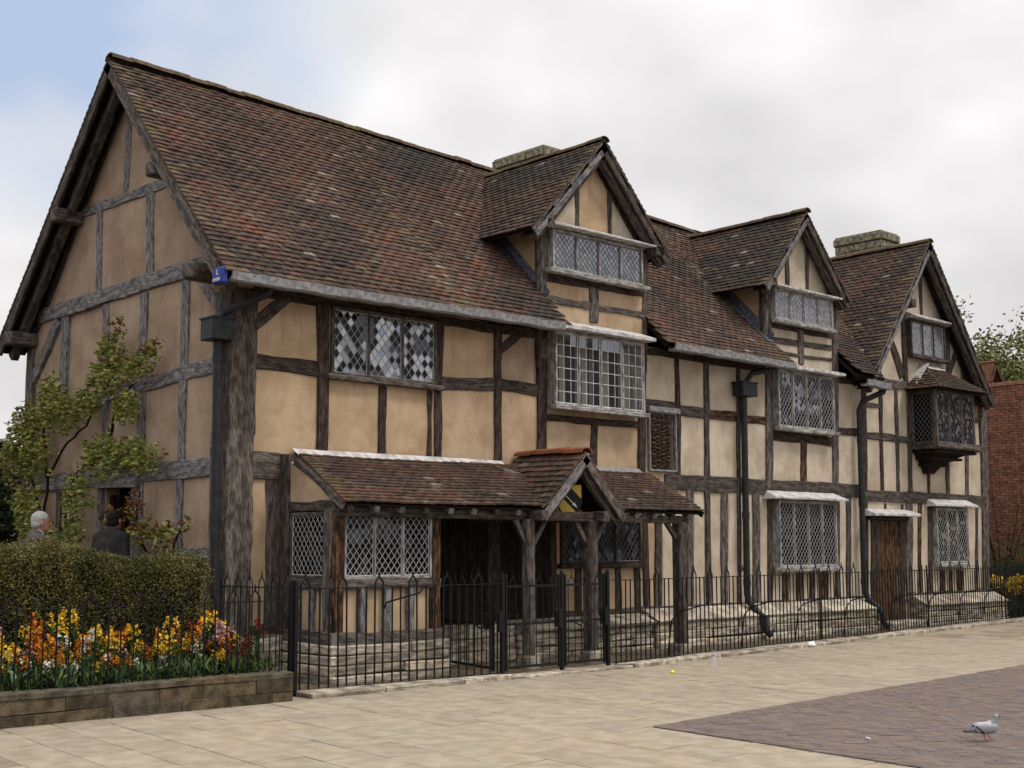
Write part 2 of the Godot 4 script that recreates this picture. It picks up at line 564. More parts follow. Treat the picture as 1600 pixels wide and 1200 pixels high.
# ---------------------------------------------------------------- leaded windows
func came(mb: MB, f: Array, p: Vector2, q: Vector2, d: float, w: float) -> void:
	var a := (q - p).normalized()
	var s := Vector2(-a.y, a.x) * w / 2
	var r := d + w * 0.35
	mb.quad(at(f, p.x - s.x, p.y - s.y, d), at(f, q.x - s.x, q.y - s.y, d), at(f, q.x, q.y, r), at(f, p.x, p.y, r))
	mb.quad(at(f, p.x, p.y, r), at(f, q.x, q.y, r), at(f, q.x + s.x, q.y + s.y, d), at(f, p.x + s.x, p.y + s.y, d))

func clip_line(p: Vector2, q: Vector2, r: Rect2) -> Array:
	var t0 := 0.0
	var t1 := 1.0
	var d := q - p
	for e in [[-d.x, p.x - r.position.x], [d.x, r.end.x - p.x], [-d.y, p.y - r.position.y], [d.y, r.end.y - p.y]]:
		if absf(e[0]) < 1e-9:
			if e[1] < 0.0: return []
			continue
		var t: float = e[1] / e[0]
		if e[0] < 0.0: t0 = maxf(t0, t)
		else: t1 = minf(t1, t)
	return [p + d * t0, p + d * t1] if t1 > t0 + 1e-4 else []

# one light of glass in the rectangle (a,b)-(c,e) at depth d of frame f
func glaze(win: Node, f: Array, a: float, b: float, c: float, e: float, d: float, dw: float, dh: float, style: String, single: bool, tones: Array, cw := 0.009, cm: Material = null, clear := false) -> void:
	var r := Rect2(a, b, c - a, e - b)
	var whole := rect(a, b, c, e)
	var cells: Array = []
	var lines := MB.new()
	if style == "diamond":
		var nx := int((c - a) / dw) + 2
		var ny := int((e - b) / dh) + 2
		var o := Vector2((a + c) / 2, e)
		for i in range(-nx, nx + 1):
			for j in range(-2 * ny - 1, 2):
				var m := o + Vector2((i + (0.5 if posmod(j, 2) else 0.0)) * dw, j * dh / 2)
				var poly := PackedVector2Array([m + Vector2(-dw / 2, 0), m + Vector2(0, -dh / 2), m + Vector2(dw / 2, 0), m + Vector2(0, dh / 2)])
				for x in Geometry2D.intersect_polygons(poly, whole):
					if absf(area(x)) > dw * dh * 0.03: cells.append(x)
		for k in range(-2 * (nx + ny), 2 * (nx + ny) + 1):
			for sg in [-1.0, 1.0]:
				var m := o + Vector2((k + 0.5) * dw, 0)
				var ln := clip_line(m + Vector2(-dw * 60.0 * sg, -dh * 60.0), m + Vector2(dw * 60.0 * sg, dh * 60.0), r)
				if ln.size(): came(lines, f, ln[0], ln[1], d + 0.003, cw)
	else:
		var nx := maxi(1, roundi((c - a) / dw))
		var ny := maxi(1, roundi((e - b) / dh))
		for i in nx:
			for j in ny: cells.append(rect(a + (c - a) * i / nx, b + (e - b) * j / ny, a + (c - a) * (i + 1) / nx, b + (e - b) * (j + 1) / ny))
		for i in range(1, nx): came(lines, f, Vector2(a + (c - a) * i / nx, b), Vector2(a + (c - a) * i / nx, e), d + 0.003, cw)
		for j in range(1, ny): came(lines, f, Vector2(a, b + (e - b) * j / ny), Vector2(c, b + (e - b) * j / ny), d + 0.003, cw)
	for g in [[Vector2(a, b), Vector2(c, b)], [Vector2(c, b), Vector2(c, e)], [Vector2(c, e), Vector2(a, e)], [Vector2(a, e), Vector2(a, b)]]:
		came(lines, f, g[0], g[1], d + 0.003, cw * 1.8)
	put(win, "lead_lattice", lines.commit(), cm if cm else M.came)
	var all := MB.new()
	for p: PackedVector2Array in cells:
		if area(p) < 0.0: p.reverse()
		var mid := Vector2.ZERO
		for x in p: mid += x / p.size()
		var tl := Vector2(rng.randfn(0.0, 0.022), rng.randfn(0.0, 0.03))
		var k: int = tones[0]
		if tones.size() > 1:
			var pick := nz.get_noise_3d(mid.x * 38.0, mid.y * 38.0, f[0].x * 9.0) * 1.5 + rng.randf_range(-0.24, 0.24) + 0.47
			k = tones[clampi(int(pick * tones.size()), 0, tones.size() - 1)]
		var mb := all
		var one := single and panes_left > 0 and absf(area(p)) > dw * dh * 0.2
		if one: mb = MB.new()
		else: all.col = M.glass[k].albedo_color.srgb_to_linear() * rng.randf_range(0.75, 1.3)
		for i in range(1, p.size() - 1):
			var w: Array = []
			for x in [p[0], p[i], p[i + 1]]: w.append(at(f, x.x, x.y, d + tl.dot(x - mid)))
			mb.flat(w[0], w[1], w[2])
		if one:
			panes_left -= 1
			put(win, "pane", mb.commit(), (M.glass[2] if mid.y > e - dh and rng.randf() < 0.7 else M.clear) if clear else M.glass[k])  # clear windows: most top-row panes tinted pale as painted sky reflection
	if all.v.size():
		put(win, "panes", all.commit(), M.glass_all).set_meta("kind", "stuff")

# a window of n lights standing `proud` of frame f, in the rectangle (a,b)-(c,e)
func window(f: Array, a: float, b: float, c: float, e: float, n: int, proud: float, style: String, dw: float, dh: float, single: bool, tones: Array, tone := 2, sill := 0.06, clear := false, cm: Material = null, fw := 0.045, cut := true) -> Node3D:
	if cut: cuts[key(f)].append(rect(a + 0.01, b + 0.01, c - 0.01, e - 0.01))
	var mb := MB.new()
	var wm: Material = M.wood[tone]
	var back := -0.06
	var th := proud - back
	for s in [[a, b, a + fw, e], [c - fw, b, c, e], [a + fw, e - fw, c - fw, e], [a + fw, b, c - fw, b + fw]]:
		var o := at(f, (s[0] + s[2]) / 2, (s[1] + s[3]) / 2, back + th / 2)
		mb.box(o, f[1] * (s[2] - s[0]) / 2, f[2] * (s[3] - s[1]) / 2, f[3] * th / 2, 0.005, off())
	var win := put(house, "window", mb.commit(), wm)
	var lw := (c - a - 2 * fw - (n - 1) * fw * 0.8) / n
	for i in n:
		var l := a + fw + i * (lw + fw * 0.8)
		if i > 0: board(win, "mullion", at(f, l - fw * 0.4, b + fw, proud - 0.028), at(f, l - fw * 0.4, e - fw, proud - 0.028), f[1], fw * 0.8, 0.06, wm)
		glaze(win, f, l, b + fw, l + lw, e - fw, proud - 0.03, dw, dh, style, single, tones, 0.010 if style == "diamond" else 0.014, cm, clear)
	if sill > 0.0:
		board(win, "sill", at(f, a - sill, b - 0.025, proud + 0.0), at(f, c + sill, b - 0.03, proud + 0.0), f[2], 0.07, 0.13, wm, 0.01)
	return win

# a sloping lead-covered hood over a window
func hood(f: Array, a: float, c: float, y: float, rise: float, dep: float, m: Material, lip := 0.035, splay := 0.07) -> void:
	var mb := MB.new()
	var N := 14
	var prev: Array = []
	for i in N + 1:
		var k := float(i) / N
		var w1 := nz.get_noise_2d(a * 7.0, k * 130.0) * 0.012
		var w2 := nz.get_noise_2d(a * 7.0 + 40.0, k * 170.0) * 0.014
		var u := lerpf(a, c, k)
		var ut := lerpf(a + splay, c - splay, k)
		var row := [at(f, u, y - lip + w2, 0.0), at(f, u, y - lip + w2, dep), at(f, u, y + w1, dep + 0.004), at(f, lerpf(u, ut, 0.5), y + rise * 0.52 + w2, dep * 0.5), at(f, ut, y + rise, 0.01)]
		if i == 0:
			for j in [1, 2, 3]: mb.flat(row[0], row[j], row[j + 1])
		else:
			for j in 4: mb.quad(prev[j], row[j], row[j + 1], prev[j + 1])
		if i == N:
			for j in [1, 2, 3]: mb.flat(row[0], row[j + 1], row[j])
		prev = row
	put(house, "lead_hood", mb.commit(), m)

# ---------------------------------------------------------------- roofs
func tile_mesh() -> ArrayMesh:
	var mb := MB.new()
	var hw := 0.0834
	var th := 0.022
	var xs := [-hw, -hw * 0.35, hw * 0.35, hw]
	var ys := [0.0, 0.004, 0.004, 0.0]
	for i in 3:
		mb.quad(Vector3(xs[i], ys[i], 0.1), Vector3(xs[i + 1], ys[i + 1], 0.1), Vector3(xs[i + 1], ys[i + 1], -0.1), Vector3(xs[i], ys[i], -0.1))
		mb.quad(Vector3(xs[i], ys[i] - th, 0.1), Vector3(xs[i + 1], ys[i + 1] - th, 0.1), Vector3(xs[i + 1], ys[i + 1], 0.1), Vector3(xs[i], ys[i], 0.1))
	mb.quad(Vector3(hw, -th, 0.1), Vector3(hw, -th, -0.1), Vector3(hw, 0, -0.1), Vector3(hw, 0, 0.1))
	mb.quad(Vector3(-hw, -th, -0.1), Vector3(-hw, -th, 0.1), Vector3(-hw, 0, 0.1), Vector3(-hw, 0, -0.1))
	return mb.commit()

# tiles over the surface between the eave A-B and the ridge C-D (A, C at its left as seen from outside)
func tile_roof(roof: Node, A: Vector3, B: Vector3, C: Vector3, D: Vector3, keep: Callable, bias := 0.0, sag := 0.03, gauge := 0.1, ochre := 0.0) -> void:
	var sl := ((C - A).length() + (D - B).length()) / 2
	var rows := int(sl / gauge)
	var ln := maxf((B - A).length(), (D - C).length())
	for r in rows:
		var s := (r + 0.35) / rows
		var p := A.lerp(C, s)
		var q := B.lerp(D, s)
		var ux := (q - p).normalized()
		var w := (q - p).length()
		var n := maxi(1, int(w / 0.166))
		var shift := 0.5 if r % 2 else 0.0
		for i in n + (r % 2):
			var k := clampf((i + 0.5 - shift) / n, 0.083 / w, 1.0 - 0.083 / w)
			var o := p.lerp(q, k)
			var up := (C.lerp(D, k) - A.lerp(B, k)).normalized()
			var nn := ux.cross(up).normalized()
			o += nn * (nz.get_noise_3d(o.x * 3.2, o.y * 3.2, o.z * 3.2) * sag * 2.0)
			if not keep.call(o): continue
			var wob := rng.randfn(0.0, 0.016)
			var lift := 0.2 + rng.randfn(0.0, 0.022)
			var zax := (-up).rotated(ux, -0.0)
			var b := Basis(ux, nn, zax)
			b = b * Basis(Vector3.RIGHT, -lift * 0.0 + 0.0)
			b = b * Basis(Vector3.UP, wob) * Basis(Vector3.RIGHT, -(0.19 + (lift - 0.2)))
			b = b * Basis(Vector3.BACK, rng.randfn(0.0, 0.012))
			o += nn * (0.02 + rng.randf_range(-0.002, 0.003)) - ux * 0.0 + zax * rng.randfn(0.0, 0.005)
			var f := nz.get_noise_3d(o.x * 9.0, o.y * 9.0 + 70.0, o.z * 9.0) * 1.1 + rng.randfn(0.0, 0.23) + bias
			var tn := 1
			if f < -0.55: tn = 6
			elif f < -0.28: tn = 3
			elif f < -0.05: tn = 1
			elif f < 0.16: tn = 0
			elif f < 0.32: tn = 5
			elif f < 0.62: tn = 2
			elif f < 0.82: tn = 9
			else: tn = 4
			if rng.randf() < 0.012: tn = 8
			var edge := minf(k, 1.0 - k) * w
			if rng.randf() < ochre + (0.45 if edge < 0.25 else 0.0) + (0.3 if s > 0.96 else 0.0): tn = 7
			var view := CAM - o
			var face := nn.dot(view.normalized())
			tiles.append([roof, Transform3D(b, o), tn, maxf(face, 0.0) / view.length_squared() if o.z > -7.0 else 0.0])

func lay_tiles() -> void:
	var mesh := tile_mesh()
	tiles.sort_custom(func(a, b): return a[3] > b[3])
	var rest := {}
	for i in tiles.size():
		var t: Array = tiles[i]
		if i < 298:
			put(t[0], "roof_tile", mesh, M.tile[t[2]]).transform = t[1]
		else:
			if not rest.has(t[0]): rest[t[0]] = [[], []]
			rest[t[0]][0].append(t[1])
			rest[t[0]][1].append(M.tile_tones[t[2]])
	for roof in rest: pieces(roof, "roof_tiles", mesh, M.tile_all, rest[roof][0], rest[roof][1])

func slab_quad(mb: MB, A: Vector3, B: Vector3, C: Vector3, D: Vector3, th: float) -> void:
	var n := (B - A).cross(C - A).normalized() * th
	mb.quad(A, B, D, C)
	mb.quad(C - n, D - n, B - n, A - n)
	mb.quad(A - n, B - n, B, A)
	mb.quad(B - n, D - n, D, B)
	mb.quad(D - n, C - n, C, D)
	mb.quad(C - n, A - n, A, C)

func ridge_tiles(roof: Node, p: Vector3, q: Vector3, r := 0.1, step := 0.3, red := false) -> void:
	var n := maxi(1, int((q - p).length() / step))
	var ax := (q - p).normalized()
	var sd := ax.cross(Vector3.UP).normalized()
	var ln := (q - p).length() / n
	var mb := MB.new()
	for e in 5:
		var t0 := PI * e / 5.0
		var t1 := PI * (e + 1) / 5.0
		var a := Vector3(0, sin(t0) * r * 0.8, cos(t0) * r * 1.1)
		var b := Vector3(0, sin(t1) * r * 0.8, cos(t1) * r * 1.1)
		var h := Vector3(ln * 0.503, 0, 0)
		mb.quad(a - h, a + h, b + h, b - h)
		mb.quad(b * 0.8 - h, b - h, a - h, a * 0.8 - h) if false else mb.quad(a * 0.8 - h, a - h, b - h, b * 0.8 - h)
		mb.quad(a + h, a * 0.8 + h, b * 0.8 + h, b + h)
	var mesh := mb.commit()
	for i in n:
		var o := p + ax * ln * (i + 0.5) + Vector3(0, rng.randf_range(-0.004, 0.004) + nz.get_noise_1d(p.x * 9.0 + i * 8.0) * 0.02, 0)
		put(roof, "ridge_tile", mesh, M.ridge_red if red else M.ridge[rng.randi() % 3]).transform = Transform3D(Basis(ax, sd.cross(ax), sd) * Basis(Vector3.BACK, rng.randfn(0.0, 0.008)), o)

# ---------------------------------------------------------------- the house
func ridge_y(x: float) -> float:
	return lerpf(8.40, 7.99, clampf(x / 12.5, 0.0, 1.0))

func main_y(x: float, z: float) -> float:
	if z > -2.8: return lerpf(4.86, ridge_y(x), (0.45 - z) / 3.25)
	return lerpf(ridge_y(x), 4.72, (-2.8 - z) / 3.45)

const D1 := [6.51, 7.98, 1.052, 5.42, 7.76, 6.36, 1.55, 0.28]   # centre, apex, slope, left cheek, right cheek, eave, half width, verge
const D2 := [12.1, 7.81, 1.138, 11.16, 13.32, 6.27, 1.34, 0.28]
const D3 := [16.4, 7.9, 1.263, 14.1, 18.9, 4.74, 2.51, 0.4]

func roof_line(d: Array, x: float) -> float:
	return d[1] - absf(x - d[0]) * d[2]

func timbers() -> void:
	_t(fr, "post", 1.36, 2.70, 1.34, 4.72, 0.196, 0)
	_t(fr, "stud", 2.34, 2.70, 2.33, 3.72, 0.146, 0)
	_t(fr, "stud", 3.16, 2.70, 3.16, 3.72, 0.090, 0)
	_t(fr, "post", 3.31, 2.70, 3.34, 4.72, 0.151, 0)
	_t(fr, "post", 4.44, 2.70, 4.44, 4.72, 0.151, 0)
	_t(fr, "post", 5.34, 2.70, 5.35, 5.00, 0.196, 0)
	_t(fr, "rail", 0.25, 3.87, 1.30, 3.86, 0.213, 0)
	_t(fr, "rail", 3.36, 3.85, 4.42, 3.93, 0.203, 1)
	_t(fr, "rail", 4.46, 3.93, 5.29, 3.89, 0.187, 0)
	_t(fr, "brace", 0.31, 4.33, 0.81, 4.75, 0.162, 1)
	_t(fr, "brace", 4.51, 4.44, 4.96, 4.79, 0.152, 0)
	_t(fr, "beam", 0.32, 2.57, 7.55, 2.61, 0.360, 2)
	_t(fr, "stud", 0.65, 0.50, 0.62, 2.50, 0.193, 2)
	_t(fr, "stud", 1.03, 0.50, 0.99, 2.50, 0.090, 2)
	_t(fr, "rail", 5.38, 3.51, 7.63, 3.52, 0.121, 0)
	_t(fr, "stud", 6.48, 2.70, 6.50, 3.50, 0.159, 0)
	_t(fr, "post", 7.59, 2.70, 7.65, 5.00, 0.182, 0)
	_t(fr, "post", 8.51, 2.70, 8.52, 4.72, 0.128, 0)
	_t(fr, "post", 9.24, 0.50, 9.32, 4.72, 0.143, 1)
	_t(fr, "post", 10.09, 0.50, 10.21, 4.72, 0.098, 1)
	_t(fr, "post", 11.04, 2.60, 11.14, 5.00, 0.203, 2)
	_t(fr, "rail", 7.66, 3.91, 8.50, 3.90, 0.128, 1)
	_t(fr, "rail", 8.52, 3.84, 9.31, 3.82, 0.185, 1)
	_t(fr, "rail", 9.31, 3.82, 10.20, 3.82, 0.184, 4)
	_t(fr, "rail", 10.17, 3.79, 11.04, 3.81, 0.166, 4)
	_t(fr, "beam", 8.18, 2.62, 14.14, 2.64, 0.275, 1)
	_t(fr, "rail", 11.12, 3.55, 13.17, 3.54, 0.185, 0)
	_t(fr, "stud", 12.12, 2.60, 12.16, 3.50, 0.196, 4)
	_t(fr, "post", 13.15, 2.60, 13.28, 5.00, 0.209, 2)
	_t(fr, "rail", 13.26, 3.76, 14.19, 3.78, 0.163, 0)
	_t(fr, "post", 14.07, 0.30, 14.27, 4.75, 0.176, 0)
	_t(fr, "stud", 7.95, 0.50, 7.99, 2.53, 0.176, 1)
	_t(fr, "stud", 8.77, 0.50, 8.82, 2.53, 0.187, 2)
	_t(fr, "stud", 9.69, 0.50, 9.76, 2.53, 0.200, 2)
	_t(fr, "stud", 10.56, 0.50, 10.64, 2.53, 0.212, 2)
	_t(fr, "stud", 10.98, 0.50, 11.06, 2.53, 0.161, 1)
	_t(fr, "stud", 13.48, 0.50, 13.59, 2.53, 0.168, 1)
	_t(fr, "stud", 11.44, 0.55, 11.46, 1.08, 0.204, 4)
	_t(fr, "stud", 11.88, 0.55, 11.90, 1.08, 0.250, 4)
	_t(fr, "stud", 12.27, 0.55, 12.30, 1.08, 0.195, 4)
	_t(fr, "stud", 12.70, 0.55, 12.72, 1.08, 0.221, 4)
	_t(fr, "stud", 13.10, 0.50, 13.21, 2.53, 0.142, 1)
	_t(fr, "stud", 14.81, 2.50, 14.89, 5.30, 0.131, 0)
	_t(fr, "stud", 15.41, 2.50, 15.47, 4.76, 0.130, 1)
	_t(fr, "post", 15.87, 2.50, 15.98, 4.85, 0.165, 1)
	_t(fr, "beam", 14.28, 4.87, 15.85, 4.86, 0.190, 2)
	_t(fr, "rail", 14.28, 3.73, 15.88, 3.72, 0.162, 1)
	_t(fr, "rail", 14.27, 4.35, 14.83, 4.36, 0.116, 1)
	_t(fr, "beam", 14.13, 2.55, 19.03, 2.55, 0.237, 1)
	_t(fr, "stud", 17.39, 2.50, 17.52, 4.90, 0.173, 1)
	_t(fr, "stud", 18.21, 2.50, 18.36, 4.90, 0.153, 2)
	_t(fr, "post", 18.85, 0.50, 19.12, 4.70, 0.276, 2)
	_t(fr, "stud", 16.60, 2.50, 16.64, 3.10, 0.100, 4)
	_t(fr, "rail", 18.42, 4.75, 19.08, 4.75, 0.193, 1)
	_t(fr, "rail", 18.37, 4.30, 19.09, 4.32, 0.128, 1)
	_t(fr, "rail", 18.32, 3.70, 19.09, 3.71, 0.184, 2)
	_t(fr, "stud", 15.69, 0.50, 15.83, 2.53, 0.267, 2)
	_t(fr, "stud", 16.10, 0.50, 16.24, 2.53, 0.147, 4)
	_t(fr, "stud", 16.49, 0.50, 16.64, 2.53, 0.176, 1)
	_t(fr, "stud", 18.46, 0.50, 18.64, 2.53, 0.112, 1)
	_t(fr, "door_post", 14.36, 0.12, 14.49, 2.10, 0.246, 0)
	_t(fr, "door_post", 15.38, 0.12, 15.52, 2.10, 0.237, 0)
	_t(fr, "stud", 14.91, 2.15, 14.92, 2.40, 0.090, 1)
	_t(fr, "stud", 15.53, 2.15, 15.55, 2.40, 0.093, 1)
	_t(fr, "stud", 16.99, 0.55, 17.03, 1.05, 0.233, 4)
	_t(fr, "stud", 17.35, 0.55, 17.39, 1.05, 0.157, 4)
	_t(fr, "stud", 17.74, 0.55, 17.78, 1.05, 0.242, 4)
	_t(fr, "stud", 16.62, 6.40, 16.63, 7.52, 0.140, 1)
	_t(fr, "brace", 15.33, 5.76, 15.75, 5.02, 0.240, 0)
	_t(fr, "brace", 18.01, 5.76, 17.70, 5.29, 0.171, 1)
	_t(fr, "post", 15.86, 4.80, 15.88, 6.60, 0.169, 0)
	_t(fr, "post", 17.61, 4.90, 17.69, 6.40, 0.164, 1)
	_t(fr, "stud", 18.27, 4.80, 18.31, 5.90, 0.194, 1)
	_t(fr, "post", 5.38, 4.40, 5.39, 6.50, 0.161, 2)
	_t(fr, "post", 7.71, 4.40, 7.77, 6.50, 0.106, 2)
	_t(fr, "rail", 5.40, 5.67, 7.76, 5.72, 0.160, 0)
	_t(fr, "stud", 6.51, 5.09, 6.52, 5.64, 0.214, 2)
	_t(fr, "rail", 5.43, 5.34, 6.47, 5.34, 0.130, 2)
	_t(fr, "rail", 6.57, 5.33, 7.67, 5.35, 0.120, 2)
	_t(fr, "stud", 6.16, 6.15, 6.17, 7.50, 0.101, 1)
	_t(fr, "stud", 6.91, 6.15, 6.91, 7.46, 0.115, 1)
	_t(fr, "post", 11.10, 4.40, 11.16, 6.40, 0.166, 2)
	_t(fr, "post", 13.25, 4.40, 13.34, 6.40, 0.180, 2)
	_t(fr, "rail", 11.17, 5.60, 13.24, 5.61, 0.148, 0)
	_t(fr, "stud", 12.15, 4.95, 12.15, 5.60, 0.196, 2)
	_t(fr, "rail", 11.15, 5.32, 13.18, 5.36, 0.118, 1)
	_t(fr, "rail", 11.14, 5.08, 13.16, 5.12, 0.081, 1)
	_t(fr, "stud", 11.78, 6.05, 11.79, 7.34, 0.124, 1)
	_t(fr, "stud", 12.44, 6.05, 12.44, 7.34, 0.114, 1)
	_t(ga, "tie_beam", -5.71, 5.13, -0.34, 5.17, 0.247, 3)
	_t(ga, "collar", -4.46, 6.53, -1.47, 6.46, 0.158, 3)
	_t(ga, "rail", -5.56, 3.59, -0.28, 3.84, 0.215, 3)
	_t(ga, "beam", -5.73, 2.53, -0.22, 2.56, 0.254, 3)
	_t(ga, "sill", -4.88, 1.34, -0.16, 1.51, 0.154, 3)
	_t(ga, "stud", -2.94, 6.45, -2.88, 7.90, 0.167, 3)
	_t(ga, "stud", -3.67, 5.20, -3.74, 6.48, 0.186, 3)
	_t(ga, "stud", -2.14, 5.22, -2.20, 6.45, 0.229, 3)
	_t(ga, "stud", -4.74, 3.50, -4.77, 5.02, 0.244, 3)
	_t(ga, "stud", -3.26, 2.40, -3.42, 5.03, 0.198, 3)
	_t(ga, "stud", -2.20, 0.30, -2.27, 5.02, 0.209, 3)
	_t(ga, "stud", -1.14, 2.60, -1.15, 5.04, 0.207, 3)
	_t(ga, "stud", -1.15, 0.60, -1.18, 2.48, 0.197, 3)
	_t(ga, "stud", -4.68, 0.60, -4.72, 2.52, 0.174, 1)
	_t(ga, "door_post", -3.37, 0.20, -3.40, 2.55, 0.138, 3)
	_t(ga, "door_post", -2.30, 0.20, -2.37, 2.55, 0.199, 3)
	_t(ga, "brace", -5.00, 5.00, -5.84, 4.18, 0.219, 3)
	_t(ga, "brace", -0.85, 5.07, -0.19, 4.44, 0.186, 3)
	# top plates under the eaves
	for s in [[0.3, 5.26], [7.74, 11.05], [13.35, 14.08]]: _t(fr, "wall_plate", s[0], 4.76, s[1], 4.76, 0.15, 0)
	# sill plates
	for s in [[0.3, 5.6], [5.6, 14.05], [15.65, 19.0]]: _t(fr, "sill_plate", s[0], 0.56, s[1], 0.56, 0.13, 1)
	_t(ga, "post", -5.93, 0.3, -5.93, 5.0, 0.26, 2)
	_t(ga, "sill_plate", -6.0, 0.42, -3.45, 0.42, 0.2, 3)
	_t(ga, "sill_plate", -2.2, 0.42, -0.3, 0.42, 0.2, 3)
	# principal rafters seen against the gable plaster
	_t(ga, "rafter", -5.95, 4.75, -3.0, 8.05, 0.2, 1)
	_t(ga, "rafter", -0.1, 4.75, -2.82, 8.05, 0.16, 2)
	_t(fr, "rafter", 14.2, 4.85, 16.42, 7.72, 0.13, 1)
	_t(fr, "rafter", 18.75, 4.85, 16.55, 7.72, 0.2, 0)
	_t(fr, "rafter", 5.42, 6.4, 6.55, 7.66, 0.12, 1)
	_t(fr, "rafter", 7.74, 6.4, 6.62, 7.66, 0.16, 0)
	_t(fr, "rafter", 11.16, 6.35, 12.15, 7.5, 0.12, 1)
	_t(fr, "rafter", 13.3, 6.35, 12.3, 7.5, 0.15, 0)

func corner_post() -> void:
	# great corner post, with a newer foot scarfed in below
	for s in [[2.95, 4.75, 0.34, M.wood[1], 0.0], [0.28, 3.0, 0.33, M.wood[2], 0.012]]:
		var mb := MB.new()
		var rows: Array = []
		var N := 18
		for i in N + 1:
			var y := lerpf(s[0], s[1], float(i) / N)
			var e := nz.get_noise_1d(y * 40.0 + s[0] * 90.0) * 0.03
			var bite := -0.045 * exp(-pow((y - 1.55) / 0.07, 2.0)) + 0.02 * exp(-pow((y - 1.75) / 0.12, 2.0))
			var x1: float = s[2] + e + bite
			var x0: float = -0.045 - s[4] + nz.get_noise_1d(y * 30.0 + 300.0) * 0.008
			var z1: float = 0.04 + s[4]
			rows.append([Vector3(x0, y, -0.34 + e), Vector3(x0, y, z1 - 0.015), Vector3(x0 + 0.015, y, z1), Vector3(x1 - 0.012, y, z1), Vector3(x1, y, z1 - 0.012), Vector3(x1, y, -0.05)])
		var us := [0.0, 0.35, 0.37, 0.7, 0.72, 0.8]
		for i in N:
			for j in 5:
				mb.quad(rows[i][j], rows[i][j + 1], rows[i + 1][j + 1], rows[i + 1][j], Vector2(us[j], rows[i][j].y), Vector2(us[j + 1], rows[i][j].y), Vector2(us[j + 1], rows[i + 1][j].y), Vector2(us[j], rows[i + 1][j].y))
		for e in [0, N]:
			for j in [1, 2, 3, 4]:
				if e == 0: mb.flat(rows[e][0], rows[e][j + 1], rows[e][j])
				else: mb.flat(rows[e][0], rows[e][j], rows[e][j + 1])
		put(house, "corner_post", mb.commit(), s[3])
	cuts.F.append(rect(-0.2, 0, 0.3, 4.8))
	cuts.G.append(rect(-0.3, 0, 0.3, 4.8))

